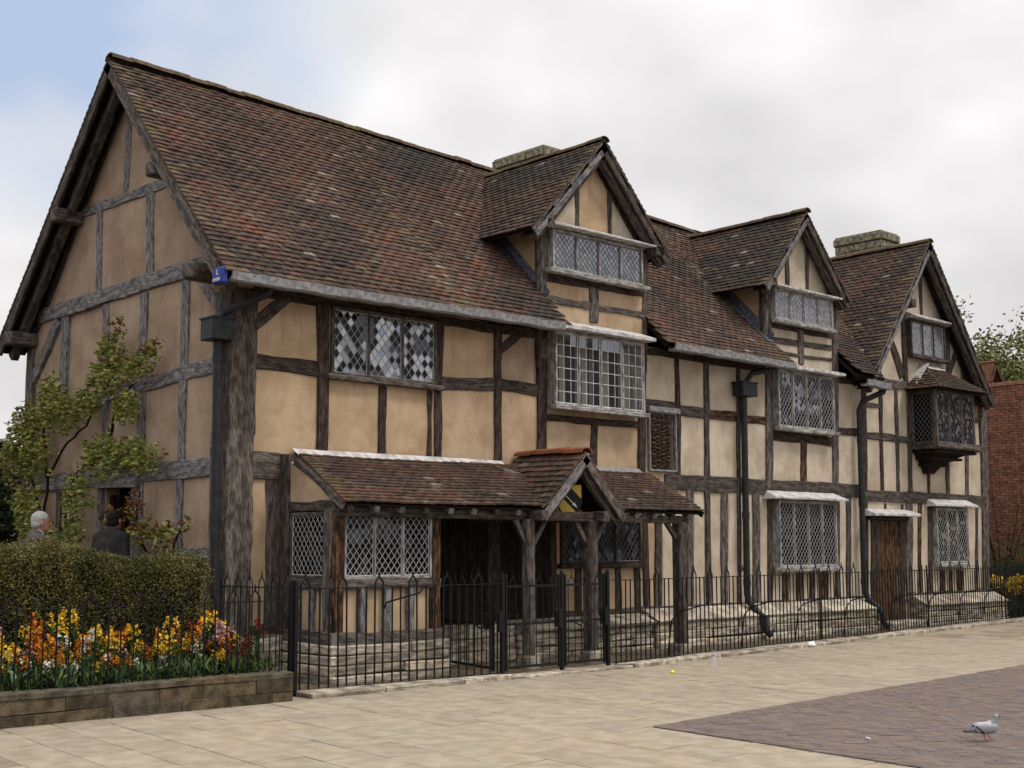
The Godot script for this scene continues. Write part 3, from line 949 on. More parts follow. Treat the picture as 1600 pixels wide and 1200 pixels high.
func walls() -> void:
	var mb := MB.new()
	for r in [[0.02, 0.0, 5.47, 4.84], [5.47, 0.0, 7.5, 3.7], [5.47, 4.8, 7.5, 5.75], [5.47, 5.75, 7.7, 6.4], [7.5, 0.0, 14.3, 4.84], [7.5, 4.84, 7.7, 5.75], [11.22, 4.84, 13.25, 6.3], [14.3, 0.0, 18.9, 4.84]]:
		extrude(mb, fr, rect(r[0], r[1], r[2], r[3]), -0.24, -0.035)
	for t in [[5.5, 6.4, 7.7, 6.4, 6.58, 7.72], [11.22, 6.3, 13.25, 6.3, 12.2, 7.5], [14.2, 4.84, 18.8, 4.84, 16.45, 7.75]]:
		extrude(mb, fr, PackedVector2Array([Vector2(t[0], t[1]), Vector2(t[2], t[3]), Vector2(t[4], t[5])]), -0.24, -0.035)
	for r in [[-6.1, 0.0, -3.3, 4.8], [-2.4, 0.0, -0.25, 4.8], [-3.3, 2.4, -2.4, 4.8]]:
		extrude(mb, ga, rect(r[0], r[1], r[2], r[3]), -0.24, -0.035)
	extrude(mb, ga, PackedVector2Array([Vector2(-6.1, 4.8), Vector2(-0.02, 4.8), Vector2(-2.9, 8.15)]), -0.24, -0.035)
	mb.box(Vector3(9.5, 2.4, -6.05), Vector3(9.3, 0, 0), Vector3(0, 2.4, 0), Vector3(0, 0, 0.1))
	mb.box(Vector3(18.82, 2.4, -3.1), Vector3(0.1, 0, 0), Vector3(0, 2.4, 0), Vector3(0, 0, 2.85))
	extrude(mb, [Vector3(18.95, 0, 0), Vector3(0, 0, -1), Vector3.UP, Vector3.RIGHT], PackedVector2Array([Vector2(0.3, 4.8), Vector2(6.1, 4.8), Vector2(2.9, 7.8)]), -0.2, 0.0)
	# dormer cheeks
	for d in [D1, D2]:
		for sx in [d[3] + 0.09, d[4] - 0.09]:
			var f := [Vector3(sx, 0, 0), Vector3(0, 0, -1), Vector3.UP, Vector3.RIGHT]
			extrude(mb, f, PackedVector2Array([Vector2(0.04, 4.9), Vector2(1.7, 6.62), Vector2(0.04, 6.62)]), -0.06, 0.06)
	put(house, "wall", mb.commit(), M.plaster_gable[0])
	# floors that keep the rooms dark
	block(house, "upper_floor", Vector3(9.4, 2.6, -3.1), Vector3(18.4, 0.2, 5.7), M.wood[0])
	block(house, "ground_floor", Vector3(9.4, 0.16, -3.1), Vector3(18.4, 0.1, 5.7), M.wood[0])
	block(house, "partition", Vector3(5.0, 3.75, -3.1), Vector3(0.1, 2.1, 5.6), M.wood[0])
	block(house, "partition", Vector3(8.0, 3.75, -3.1), Vector3(0.1, 2.1, 5.6), M.wood[0])
	plaster(fr, PackedVector2Array([Vector2(0.1, 0.5), Vector2(19.02, 0.5), Vector2(18.86, 4.83), Vector2(16.45, 7.78), Vector2(14.15, 4.83), Vector2(13.34, 4.83), Vector2(13.34, 6.3), Vector2(12.22, 7.56), Vector2(11.12, 6.3), Vector2(11.12, 4.83), Vector2(7.74, 4.83), Vector2(7.74, 6.35), Vector2(6.58, 7.74), Vector2(5.4, 6.35), Vector2(5.4, 4.83), Vector2(0.1, 4.83)]), M.plaster, M.plaster_right)
	cuts.G.append(rect(-3.36, 0.0, -2.36, 2.42))
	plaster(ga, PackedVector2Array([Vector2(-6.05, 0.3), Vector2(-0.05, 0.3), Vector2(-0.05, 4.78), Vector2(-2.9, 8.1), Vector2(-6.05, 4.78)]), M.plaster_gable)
	for d in [D1, D2]:
		var f := [Vector3(d[3] - 0.0, 0, 0), Vector3.BACK, Vector3.UP, Vector3.LEFT]
		var mb2 := MB.new()
		extrude(mb2, f, PackedVector2Array([Vector2(-0.14, 5.3), Vector2(-0.14, 6.6), Vector2(-1.5, 6.6)]), -0.03, 0.005)
		put(house, "cheek_panel", mb2.commit(), M.plaster[1])
		for e in [0.03, 0.02]:
			pass
		_t(f, "post", -0.09, 4.9, -0.09, 6.5, 0.17, 1, 0.02, house)
		cuts.G.pop_back()
		# lead soaker up the side of the cheek
		board(house, "lead_flashing", Vector3(d[3] - 0.09, main_y(d[3], 0.12) + 0.06, 0.12), Vector3(d[3] - 0.09, main_y(d[3], -1.1) + 0.06, -1.1), Vector3.RIGHT, 0.18, 0.02, M.lead_dark)
		board(house, "lead_flashing", Vector3(d[3] - 0.028, main_y(d[3], 0.1) + 0.13, 0.1), Vector3(d[3] - 0.028, main_y(d[3], -1.1) + 0.13, -1.1), Vector3.RIGHT, 0.014, 0.17, M.lead_dark)

func verge(d: Array, p: Vector3, q: Vector3, w: float, m: Material) -> void:
	pass

func gable_roof(d: Array, called: String, back: float, bias: float) -> void:
	# two slopes meeting over a front-facing gable, running back into the main roof
	var mb := MB.new()
	var zb := -2.75
	var h: float = d[6]
	var apex := Vector3(d[0], d[1], d[7])
	var back_p := Vector3(d[0], d[1] - 0.03, zb)
	var el := Vector3(d[0] - h, d[1] - h * d[2], d[7])
	var er := Vector3(d[0] + h, d[1] - h * d[2], d[7])
	var elb := Vector3(el.x, el.y, zb)
	var erb := Vector3(er.x, er.y, zb)
	var dn := Vector3(0, -0.02, 0)
	slab_quad(mb, elb + dn, el + dn, back_p + dn, apex + dn, 0.05)
	slab_quad(mb, er + dn, erb + dn, apex + dn, back_p + dn, 0.05)
	var roof := put(house, called, mb.commit(), M.batten)
	var keep := func(o: Vector3) -> bool: return o.z > -2.75 and o.y > main_y(o.x, o.z) - 0.03
	tile_roof(roof, elb, el, back_p, apex, keep, bias, 0.02, 0.1, 0.02)
	tile_roof(roof, er, erb, apex, back_p, keep, bias, 0.02, 0.1, 0.02)
	ridge_tiles(roof, apex + Vector3(0, 0.0, 0.02), Vector3(d[0], d[1] - 0.03, -2.65))
	# bargeboards and the rafters behind them
	for s in [-1.0, 1.0]:
		var e := Vector3(d[0] + s * (h + 0.03), d[1] - (h + 0.03) * d[2] - 0.03, d[7] - 0.02)
		var a := Vector3(d[0] + s * 0.02, d[1] - 0.05, d[7] - 0.02)
		var nn := Vector3(s * d[2], 1, 0).normalized()
		board(house, "bargeboard", e - nn * 0.06, a - nn * 0.06, nn, 0.16, 0.04, M.wood[3] if s < 0 else M.wood[1])
		board(house, "verge_rafter", e - nn * 0.15 + Vector3(0, 0, -0.1), a - nn * 0.15 + Vector3(0, 0, -0.1), nn, 0.12, 0.11, M.wood[1])
		board(house, "verge_underboard", e - nn * 0.075 + Vector3(0, 0, -0.16), a - nn * 0.075 + Vector3(0, 0, -0.16), Vector3.BACK, 0.3, 0.02, M.wood[5])

func roofs() -> void:
	var mb := MB.new()
	var dn := Vector3(0, -0.06, 0)
	var R := func(x: float, z: float) -> Vector3: return Vector3(x, main_y(x, z), z)
	for k in 4:  # main slope above the wall head, then the eave strips between the dormers
		var xa := -0.36 + k * 4.8
		var xb := xa + 4.8
		slab_quad(mb, R.call(xa, -0.28) + dn, R.call(xb, -0.28) + dn, R.call(xa, -2.8) + dn, R.call(xb, -2.8) + dn, 0.06)
		slab_quad(mb, R.call(xb, -6.2) + dn, R.call(xa, -6.2) + dn, R.call(xb, -2.8) + dn, R.call(xa, -2.8) + dn, 0.06)
	for s in [[-0.36, 5.36], [7.8, 11.1], [13.38, 14.4]]:
		slab_quad(mb, R.call(s[0], 0.42) + dn, R.call(s[1], 0.42) + dn, R.call(s[0], -0.28) + dn, R.call(s[1], -0.28) + dn, 0.06)
	var roof := put(house, "main_roof", mb.commit(), M.batten)
	var keep := func(o: Vector3) -> bool:
		for d in [D1, D2, D3]:
			if o.z < d[7] + 0.5 and o.y < roof_line(d, o.x) - 0.0:
				if d == D3:
					return false
				if o.x > d[3] - 0.02 and o.x < d[4] + 0.02: return false
				if o.z < -1.05 and o.y > d[5] + 0.1 and absf(o.x - d[0]) < d[6]: return false
		return o.x < 17.6
	# laid in lengths so that the ridge can sag
	for k in 5:
		var xa := lerpf(-0.42, 18.6, k / 5.0)
		var xb := lerpf(-0.42, 18.6, (k + 1) / 5.0)
		tile_roof(roof, Vector3(xa, 4.86, 0.47), Vector3(xb, 4.86, 0.47), Vector3(xa, ridge_y(xa), -2.8), Vector3(xb, ridge_y(xb), -2.8), keep, 0.03, 0.03, 0.1, 0.008 if k else 0.02)
	for k in 2:
		var xa := lerpf(18.6, -0.42, k / 2.0)
		var xb := lerpf(18.6, -0.42, (k + 1) / 2.0)
		tile_roof(roof, Vector3(xa, 4.7, -6.3), Vector3(xb, 4.7, -6.3), Vector3(xa, ridge_y(xa), -2.8), Vector3(xb, ridge_y(xb), -2.8), func(_o): return true, 0.0, 0.03, 0.1)
	ridge_tiles(roof, Vector3(-0.4, 8.41, -2.8), Vector3(6.0, ridge_y(6.0) + 0.01, -2.8), 0.12)
	ridge_tiles(roof, Vector3(6.0, ridge_y(6.0) + 0.01, -2.8), Vector3(12.5, 8.0, -2.8), 0.12)
	# left gable verge: bargeboards, undercloak and purlin ends
	for s in [[Vector3(-0.36, 4.84, 0.44), Vector3(-0.36, 8.38, -2.78), M.wood[2], 1.0], [Vector3(-0.36, 4.66, -6.3), Vector3(-0.36, 8.38, -2.82), M.wood[1], -1.0]]:
		var ax: Vector3 = (s[1] - s[0]).normalized()
		var nn := Vector3(0, ax.z * -s[3] * 1.0, ax.y * s[3]).normalized()
		if nn.y < 0: nn = -nn
		board(house, "bargeboard", s[0] - nn * 0.09 + Vector3(-0.03, 0, 0), s[1] - nn * 0.09 + Vector3(-0.03, 0, 0), nn, 0.18, 0.045, s[2])
		board(house, "verge_rafter", s[0] - nn * 0.2 + Vector3(0.16, 0, 0), s[1] - nn * 0.2 + Vector3(0.16, 0, 0), nn, 0.14, 0.12, M.wood[1])
		board(house, "verge_underboard", s[0] - nn * 0.09 + Vector3(0.2, 0, 0), s[1] - nn * 0.09 + Vector3(0.2, 0, 0), Vector3.RIGHT, 0.36, 0.03, M.wood[5])
	for p in [[-0.42, 4.98, 0.26, 0.2], [-1.5, 6.52, 0.2, 0.2], [-4.42, 6.45, 0.2, 0.2], [-5.9, 4.78, 0.3, 0.2]]:
		block(house, "purlin_end", Vector3(-0.2, p[1], p[0] + 0.05), Vector3(0.48, p[3], p[2]), M.wood[2], 0.02)
	gable_roof(D1, "dormer_roof", 0.0, -0.3)
	gable_roof(D2, "dormer_roof", 0.0, -0.28)
	gable_roof(D3, "wing_roof", 0.0, -0.22)
	for d in [[5.3, 6.44, 0.17], [7.84, 6.4, 0.2], [11.03, 6.33, 0.15], [13.36, 6.3, 0.2], [15.86, 6.55, 0.2], [17.86, 6.33, 0.2], [14.05, 4.86, 0.2], [18.95, 4.74, 0.3]]:
		block(house, "purlin_end", Vector3(d[0], d[1], 0.1), Vector3(d[2], 0.17, 0.36), M.wood[1], 0.015)
	# lead gutters
	for g in [[-0.34, 5.32, 4.845, 4.875], [7.86, 11.2, 4.84, 4.83], [13.55, 14.38, 4.74, 4.72]]:
		var gm := MB.new()
		var N := int((g[1] - g[0]) / 0.2)
		var prev: Array = []
		for i in N + 1:
			var k := float(i) / N
			var x := lerpf(g[0], g[1], k)
			var y := lerpf(g[2], g[3], k) + nz.get_noise_1d(x * 60.0) * 0.012
			var zf := 0.56 + nz.get_noise_1d(x * 45.0 + 77.0) * 0.012
			var lo := y - 0.125 + nz.get_noise_1d(x * 130.0) * 0.014
			var row := [Vector3(x, lo + 0.01, 0.4), Vector3(x, lo, zf - 0.02), Vector3(x, lo + 0.02, zf), Vector3(x, y, zf + 0.005), Vector3(x, y + 0.006, zf - 0.02), Vector3(x, y - 0.06, zf - 0.03), Vector3(x, y - 0.07, 0.4)]
			if i == 0:
				for j in range(1, 6): gm.flat(row[0], row[j], row[j + 1])
			else:
				for j in 6: gm.quad(prev[j], row[j], row[j + 1], prev[j + 1])
			if i == N:
				for j in range(1, 6): gm.flat(row[0], row[j + 1], row[j])
			prev = row
		put(house, "lead_gutter", gm.commit(), M.lead)

func chimneys() -> void:
	for c in [[9.35, -4.3, 0.8, 1.45, 9.3], [17.45, -1.75, 0.75, 1.2, 8.52]]:
		var mb := MB.new()
		mb.box(Vector3(c[0], c[4] - 1.3, c[1]), Vector3(c[2] / 2 - 0.04, 0, 0), Vector3(0, 1.25, 0), Vector3(0, 0, c[3] / 2 - 0.04))
		var st := put(house, "chimney", mb.commit(), M.chimney)
		var rows := 9
		for r in rows:
			var h := 0.17
			var y: float = c[4] - h * (r + 0.5)
			var grow := 0.04 if r == 0 or r == 3 else 0.0
			for side in 4:
				var ln: float = c[2] if side < 2 else c[3]
				var n := 2 if side < 2 else 3
				for i in n:
					var k: float = (i + 0.5) / n - 0.5
					var w := ln / n * 0.985
					var p := Vector3(c[0] + k * ln, y, c[1] + (c[3] / 2 - 0.07 + grow) * (1 if side == 0 else -1)) if side < 2 else Vector3(c[0] + (c[2] / 2 - 0.07 + grow) * (1 if side == 2 else -1), y, c[1] + k * ln)
					block(st, "stone_block", p, Vector3(w, h * 0.95, 0.14) if side < 2 else Vector3(0.14, h * 0.95, w), M.chimney, 0.012)
		block(st, "chimney_cap", Vector3(c[0], c[4] + 0.02, c[1]), Vector3(c[2] - 0.02, 0.05, c[3] - 0.02), M.chimney, 0.02)

func windows() -> void:
	var mix := [0, 0, 0, 1, 2, 3, 3, 4, 2]
	window(fr, 1.47, 3.8, 3.26, 4.72, 3, 0.05, "diamond", 0.115, 0.145, true, [3, 0, 4, 3, 0, 2, 0, 0, 3, 2, 1], 2, 0.09)
	# projecting bay over the porch, its panes clear enough to show the curtains
	var b := window(fr, 5.46, 3.68, 7.5, 4.84, 4, 0.2, "grid", 0.155, 0.17, true, [0], 6, 0.05, true, M.lead_pale)
	for k in 4:
		for e in [[0.35, 0.13, L(0.3, 0.31, 0.24)], [0.2 if k % 2 else 0.02, 0.06, L(0.2, 0.19, 0.17)]]:
			var cm := MB.new()
			var x0: float = 5.5 + k * 0.5 + e[0]
			for i in 8:
				var xa: float = x0 + e[1] * i / 8.0
				var xb: float = x0 + e[1] * (i + 1) / 8.0
				var za := -0.12 + (0.02 if i % 2 else 0.0)
				var zb := -0.12 + (0.0 if i % 2 else 0.02)
				cm.quad(Vector3(xa, 3.72, za), Vector3(xb, 3.72, zb), Vector3(xb, 4.78, zb), Vector3(xa, 4.78, za))
			var m := mat(e[2].linear_to_srgb() if false else e[2], 0.95)
			m.cull_mode = BaseMaterial3D.CULL_DISABLED
			put(b, "curtain", cm.commit(), m)
	hood(fr, 5.36, 7.6, 4.9, 0.13, 0.36, M.lead_pale, 0.05, 0.03)
	var blue := [2]
	window(fr, 5.48, 5.78, 7.57, 6.42, 4, 0.14, "diamond", 0.1, 0.105, false, blue, 6, 0.1, false, M.came_dark)
	hood(fr, 5.38, 7.72, 6.46, 0.12, 0.3, M.lead_pale, 0.02, 0.1)
	window(fr, 11.2, 3.7, 13.0, 4.76, 4, 0.16, "diamond", 0.095, 0.125, false, [0, 0, 1, 0, 2], 6, 0.07)
	hood(fr, 11.02, 13.1, 4.82, 0.09, 0.36, M.lead_pale, 0.05, 0.03)
	window(fr, 11.2, 5.68, 13.08, 6.28, 4, 0.14, "diamond", 0.1, 0.105, false, [2], 6, 0.05)
	hood(fr, 11.1, 13.2, 6.3, 0.1, 0.28, M.lead_pale, 0.03, 0.04)
	window(fr, 11.15, 1.18, 12.98, 2.4, 4, 0.14, "diamond", 0.095, 0.125, false, [0, 0, 1, 0, 0, 1], 6, 0.07)
	hood(fr, 10.82, 13.14, 2.44, 0.13, 0.3, M.lead_pale, 0.03, 0.12)
	window(fr, 16.68, 1.2, 18.0, 2.36, 3, 0.13, "diamond", 0.095, 0.125, false, [0, 1, 0, 5, 1], 6, 0.06)
	hood(fr, 16.42, 18.24, 2.42, 0.14, 0.26, M.lead_pale, 0.03, 0.1)
	window(fr, 15.98, 5.5, 17.36, 6.24, 3, 0.12, "diamond", 0.1, 0.12, false, [2], 1, 0.07)
	hood(fr, 15.92, 17.7, 6.3, 0.12, 0.28, M.lead_pale, 0.03, 0.06)
	window(fr, 5.72, 1.3, 7.55, 2.04, 3, 0.04, "diamond", 0.095, 0.125, false, [0, 0, 1, 0], 0, 0.06, false, M.came_dark)

func oriel() -> void:
	var x0 := 16.03
	var x1 := 17.62
	var zf := 0.55
	var y0 := 3.62
	var y1 := 4.74
	var o := Node3D.new()
	var core := MB.new()
	core.box(Vector3((x0 + x1) / 2, (y0 + y1) / 2, zf / 2 - 0.05), Vector3((x1 - x0) / 2 - 0.06, 0, 0), Vector3(0, (y1 - y0) / 2, 0), Vector3(0, 0, zf / 2 - 0.03))
	var left := [Vector3(x0, 0, 0), Vector3.BACK, Vector3.UP, Vector3.LEFT]
	var right := [Vector3(x1, 0, 0), Vector3.FORWARD, Vector3.UP, Vector3.RIGHT]
	var front := [Vector3(0, 0, zf), Vector3.RIGHT, Vector3.UP, Vector3.BACK]
	window(front, x0, y0, x1, y1, 3, 0.03, "diamond", 0.095, 0.12, false, [0, 0, 2, 0, 3, 1, 0], 2, 0.05, false, M.came_dark, 0.06, false)
	window(left, 0.0, y0, zf - 0.03, y1, 1, 0.02, "diamond", 0.095, 0.12, false, [0], 1, 0.0, false, M.came_dark, 0.05, false)
	window(right, -zf + 0.03, y0, 0.0, y1, 1, 0.02, "diamond", 0.095, 0.12, false, [0], 1, 0.0, false, M.came_dark, 0.05, false)
	o.free()
	block(house, "oriel_base", Vector3((x0 + x1) / 2, y0 - 0.05, zf / 2 + 0.02), Vector3(x1 - x0 + 0.16, 0.08, zf + 0.12), M.wood[1], 0.015)
	block(house, "oriel_head", Vector3((x0 + x1) / 2, y1 + 0.03, zf / 2 + 0.02), Vector3(x1 - x0 + 0.1, 0.08, zf + 0.08), M.wood[0], 0.015)
	# carved bracket: a stack of shrinking, curved sections
	var mb := MB.new()
	var prev: Array = []
	for i in 9:
		var k := i / 8.0
		var h := pow(1.0 - k, 1.25)
		var xa := lerpf(16.42, x0 - 0.02, h)
		var xb := lerpf(16.72, x1 + 0.02, h * h * 0.7 + h * 0.3)
		var zz := lerpf(0.1, zf + 0.02, h)
		var y := lerpf(y0 - 0.09, 3.06, k)
		var row := [Vector3(xa, y, 0.0), Vector3(xa, y, zz), Vector3(xb, y, zz), Vector3(xb, y, 0.0)]
		if i > 0:
			for j in 3: mb.quad(row[j], row[j + 1], prev[j + 1], prev[j], row[j].x * Vector2.ONE, row[j + 1].x * Vector2(1, 1.2), prev[j + 1].x * Vector2.ONE, prev[j].x * Vector2.ONE)
		if i == 8: mb.quad(row[3], row[2], row[1], row[0])
		prev = row
	put(house, "oriel_bracket", mb.commit(), M.wood[5])
	for i in 3: block(house, "bracket_moulding", Vector3(16.82 - i * 0.1, y0 - 0.13 - i * 0.13, 0.29 - i * 0.08), Vector3(1.6 - i * 0.42, 0.05, 0.6 - i * 0.16), M.wood[5], 0.02)
	# little tiled roof
	var A := Vector3(x0 - 0.2, 4.78, 0.02)
	var Bf := Vector3(x0 - 0.2, 4.78, zf + 0.2)
	var Cf := Vector3(x1 + 0.2, 4.78, zf + 0.2)
	var Df := Vector3(x1 + 0.2, 4.78, 0.02)
	var T0 := Vector3(16.5, 5.3, 0.04)
	var T1 := Vector3(17.25, 5.3, 0.04)
	var rm := MB.new()
	var dn := Vector3(0, -0.04, 0)
	rm.quad(Bf + dn, Cf + dn, T1 + dn, T0 + dn)
	rm.flat(A + dn, Bf + dn, T0 + dn)
	rm.flat(Cf + dn, Df + dn, T1 + dn)
	rm.quad(A + dn, Df + dn, Cf + dn, Bf + dn)
	var roof := put(house, "oriel_roof", rm.commit(), M.batten)
	tile_roof(roof, Bf, Cf, T0, T1, func(_o): return true, 0.05, 0.01)
	tile_roof(roof, A, Bf, T0 + Vector3(0, 0, -0.02), T0, func(_o): return true, 0.05, 0.01)
	tile_roof(roof, Cf, Df, T1, T1 + Vector3(0, 0, -0.02), func(_o): return true, 0.05, 0.01)
	board(house, "lead_flashing", A + Vector3(0.02, 0.03, 0.1), T0 + Vector3(-0.02, 0.05, 0.05), Vector3.BACK, 0.24, 0.015, M.lead_pale)
	board(house, "lead_flashing", T0 + Vector3(-0.05, 0.02, 0.03), T1 + Vector3(0.05, 0.02, 0.03), Vector3(0, -0.6, 0.8), 0.2, 0.02, M.lead_pale)

func plinth(x0: float, x1: float, ztop: float, zbase: float, y0: float, y1: float, rows: int, par: Node, frame: Array, avg := 0.8, skip := -1.0) -> void:
	# sloping weathered courses along a facade frame
	for r in rows:
		var ka := float(r) / rows
		var h := (y1 - y0) / rows
		var x := x0
		while x < x1 - 0.02:
			var w := minf(avg * rng.randf_range(0.55, 1.45), x1 - x)
			if x1 - x - w < 0.2: w = x1 - x
			var d := lerpf(zbase, ztop, ka) + rng.randf_range(-0.02, 0.02)
			var hh := h * rng.randf_range(0.9, 0.97)
			var mb := MB.new()
			var o: Vector3 = frame[0] + frame[1] * (x + w / 2) + frame[2] * (y0 + h * (r + 0.5) + rng.randf_range(-0.008, 0.008)) + frame[3] * (d / 2)
			var tw := rng.randfn(0.0, 0.008)
			mb.box(o, (frame[1] + frame[2] * tw) * (w * 0.492), frame[2] * hh / 2, frame[3] * d / 2, 0.016)
			# broken, worn arrises
			for i in mb.v.size():
				var p := mb.v[i]
				mb.v[i] = p + Vector3(nz.get_noise_3d(p.x * 50.0, p.y * 90.0, p.z * 50.0), nz.get_noise_3d(p.x * 50.0 + 200.0, p.y * 90.0, p.z * 50.0) * 0.7, nz.get_noise_3d(p.x * 50.0 + 500.0, p.y * 90.0, p.z * 50.0)) * 0.022
			put(par, "plinth_stone", mb.commit(), M.stone[rng.randi() % M.stone.size()])
			x += w

func plinths() -> void:
	var mb := MB.new()
	mb.box(Vector3(7.1, 0.22, -0.05), Vector3(6.95, 0, 0), Vector3(0, 0.28, 0), Vector3(0, 0, 0.2))
	mb.box(Vector3(17.3, 0.22, -0.05), Vector3(1.55, 0, 0), Vector3(0, 0.28, 0), Vector3(0, 0, 0.2))
	mb.box(Vector3(0.0, 0.15, -3.0), Vector3(0.1, 0, 0), Vector3(0, 0.2, 0), Vector3(0, 0, 2.95))
	var base := put(house, "stone_plinth", mb.commit(), M.stone[3])
	plinth(7.55, 14.0, 0.3, 0.36, -0.05, 0.37, 3, base, fr, 1.5)
	plinth(4.6, 7.5, 0.26, 0.3, -0.05, 0.42, 5, base, fr, 0.4)
	plinth(2.5, 4.6, 0.2, 0.24, -0.05, 0.48, 3, base, fr, 0.7)
	plinth(-0.02, 0.74, 0.14, 0.18, -0.05, 0.48, 3, base, fr, 0.5)
	plinth(15.75, 19.2, 0.32, 0.36, -0.05, 0.37, 4, base, fr, 1.2)
	# smooth sloping coping of the plinth
	for s in [[7.55, 9.2], [9.2, 10.9], [10.9, 12.4], [12.4, 14.0], [15.75, 17.5], [17.5, 19.2], [4.6, 6.1], [6.1, 7.5]]:
		var m2 := MB.new()
		var a: float = s[0] + 0.006
		var c: float = s[1] - 0.006
		var top := 0.58 if a > 7.5 else 0.52
		var pr := [Vector3(0, 0.37, 0.0), Vector3(0, 0.365, 0.35), Vector3(0, 0.4, 0.37), Vector3(0, top, 0.03)]
		for j in 3: m2.quad(pr[j] + Vector3(a, 0, 0), pr[j] + Vector3(c, 0, 0), pr[j + 1] + Vector3(c, 0, 0), pr[j + 1] + Vector3(a, 0, 0)) if j > 0 else m2.quad(pr[1] + Vector3(a, 0, 0), pr[0] + Vector3(a, 0, 0), pr[0] + Vector3(c, 0, 0), pr[1] + Vector3(c, 0, 0))
		for e in [a, c]:
			var v := Vector3(e, 0, 0)
			if e == a:
				m2.flat(pr[0] + v, pr[1] + v, pr[2] + v); m2.flat(pr[0] + v, pr[2] + v, pr[3] + v)
			else:
				m2.flat(pr[0] + v, pr[2] + v, pr[1] + v); m2.flat(pr[0] + v, pr[3] + v, pr[2] + v)
		put(base, "coping_stone", m2.commit(), M.stone[rng.randi() % 2])

func doors() -> void:
	# right-hand door, worn pale in the middle
	cuts.F.append(rect(14.36, 0.1, 15.5, 2.12))
	var d := block(house, "door", Vector3(14.92, 1.1, -0.015), Vector3(0.86, 1.96, 0.03), M.wood[5])
	for i in 5:
		var x := 14.58 + i * 0.172
		block(d, "plank", Vector3(x, 1.1, 0.008), Vector3(0.165, 1.94, 0.024), M.door if i in [0, 1] else M.wood[4], 0.006)
	block(d, "door_handle", Vector3(14.66, 1.05, 0.03), Vector3(0.03, 0.14, 0.04), M.iron, 0.005)
	block(house, "doorstep", Vector3(14.95, 0.04, 0.2), Vector3(1.5, 0.16, 0.55), M.stone[1], 0.02)
	board(house, "door_lintel", Vector3(14.2, 2.13, 0.02), Vector3(15.68, 2.13, 0.02), Vector3.UP, 0.1, 0.12, M.wood[0])
	hood(fr, 14.06, 15.76, 2.2, 0.1, 0.3, M.lead_pale, 0.04, 0.06)
	# boarded wall and doors deep under the porch
	for s in [[2.42, 4.24], [4.46, 5.5]]:
		var dd := block(house, "door" if s[0] < 4 else "boarding", Vector3((s[0] + s[1]) / 2, 1.35, -0.02), Vector3(s[1] - s[0], 1.7, 0.02), M.wood[5])
		var x: float = s[0]
		while x < s[1] - 0.05:
			block(dd, "plank", Vector3(x + 0.09, 1.35, 0.01), Vector3(0.172, 1.7, 0.03), M.wood[5], 0.006)
			x += 0.18
	_t(fr, "post", 4.35, 0.3, 4.35, 2.5, 0.26, 0)
	for x in [5.56, 6.1, 6.55, 7.0, 7.45, 7.66]: _t(fr, "stud", x, 0.5, x, 1.25 if x > 5.7 and x < 7.6 else 2.45, 0.15, 0)
	# side doorway in the left gable: dark passage with a half-open leaf
	board(house, "door_lintel", at(ga, -3.5, 2.47, 0.02), at(ga, -2.2, 2.44, 0.02), Vector3.UP, 0.14, 0.16, M.wood[3])
	block(house, "door", Vector3(0.42, 1.25, -3.24), Vector3(0.8, 2.1, 0.05), M.wood[4], 0.006, 0.12)

func wattle() -> void:
	var p := block(house, "wattle_panel", Vector3(8.1, 3.27, 0.005), Vector3(0.66, 0.96, 0.03), M.wood[1])
	for s in [[7.76, 2.8, 8.44, 2.8], [7.76, 3.75, 8.44, 3.75], [7.77, 2.8, 7.77, 3.75], [8.43, 2.8, 8.43, 3.75]]:
		board(p, "frame", Vector3(s[0], s[1], 0.035), Vector3(s[2], s[3], 0.035), Vector3(0, 0, 1), 0.05, 0.03, M.lead)
	board(p, "lead_strip", Vector3(7.72, 3.8, 0.06), Vector3(8.5, 3.8, 0.06), Vector3.UP, 0.09, 0.08, M.lead)
	for i in 4: board(p, "stake", Vector3(7.87 + i * 0.12, 2.85, 0.03), Vector3(7.87 + i * 0.12, 3.7, 0.03), Vector3.RIGHT, 0.03, 0.03, M.wood[4])
	for r in 26:
		var y := 2.87 + r * 0.032
		var pts: Array = []
		for i in 13:
			var x := 7.81 + i * 0.04
			pts.append(Vector3(x, y + nz.get_noise_2d(r * 31.0, i * 25.0) * 0.035, 0.038 + 0.022 * sin(i * PI / 3.0 + (r % 2) * PI)))
		var mb := MB.new()
		var rad: Array = []
		for i in 13: rad.append(0.011 + rng.randf_range(-0.003, 0.004))
		mb.tube(pts, rad, 5)
		put(p, "withy", mb.commit(), M.wood[4] if r % 3 else M.wood[2])
	cuts.F.append(rect(7.76, 2.8, 8.46, 3.82))

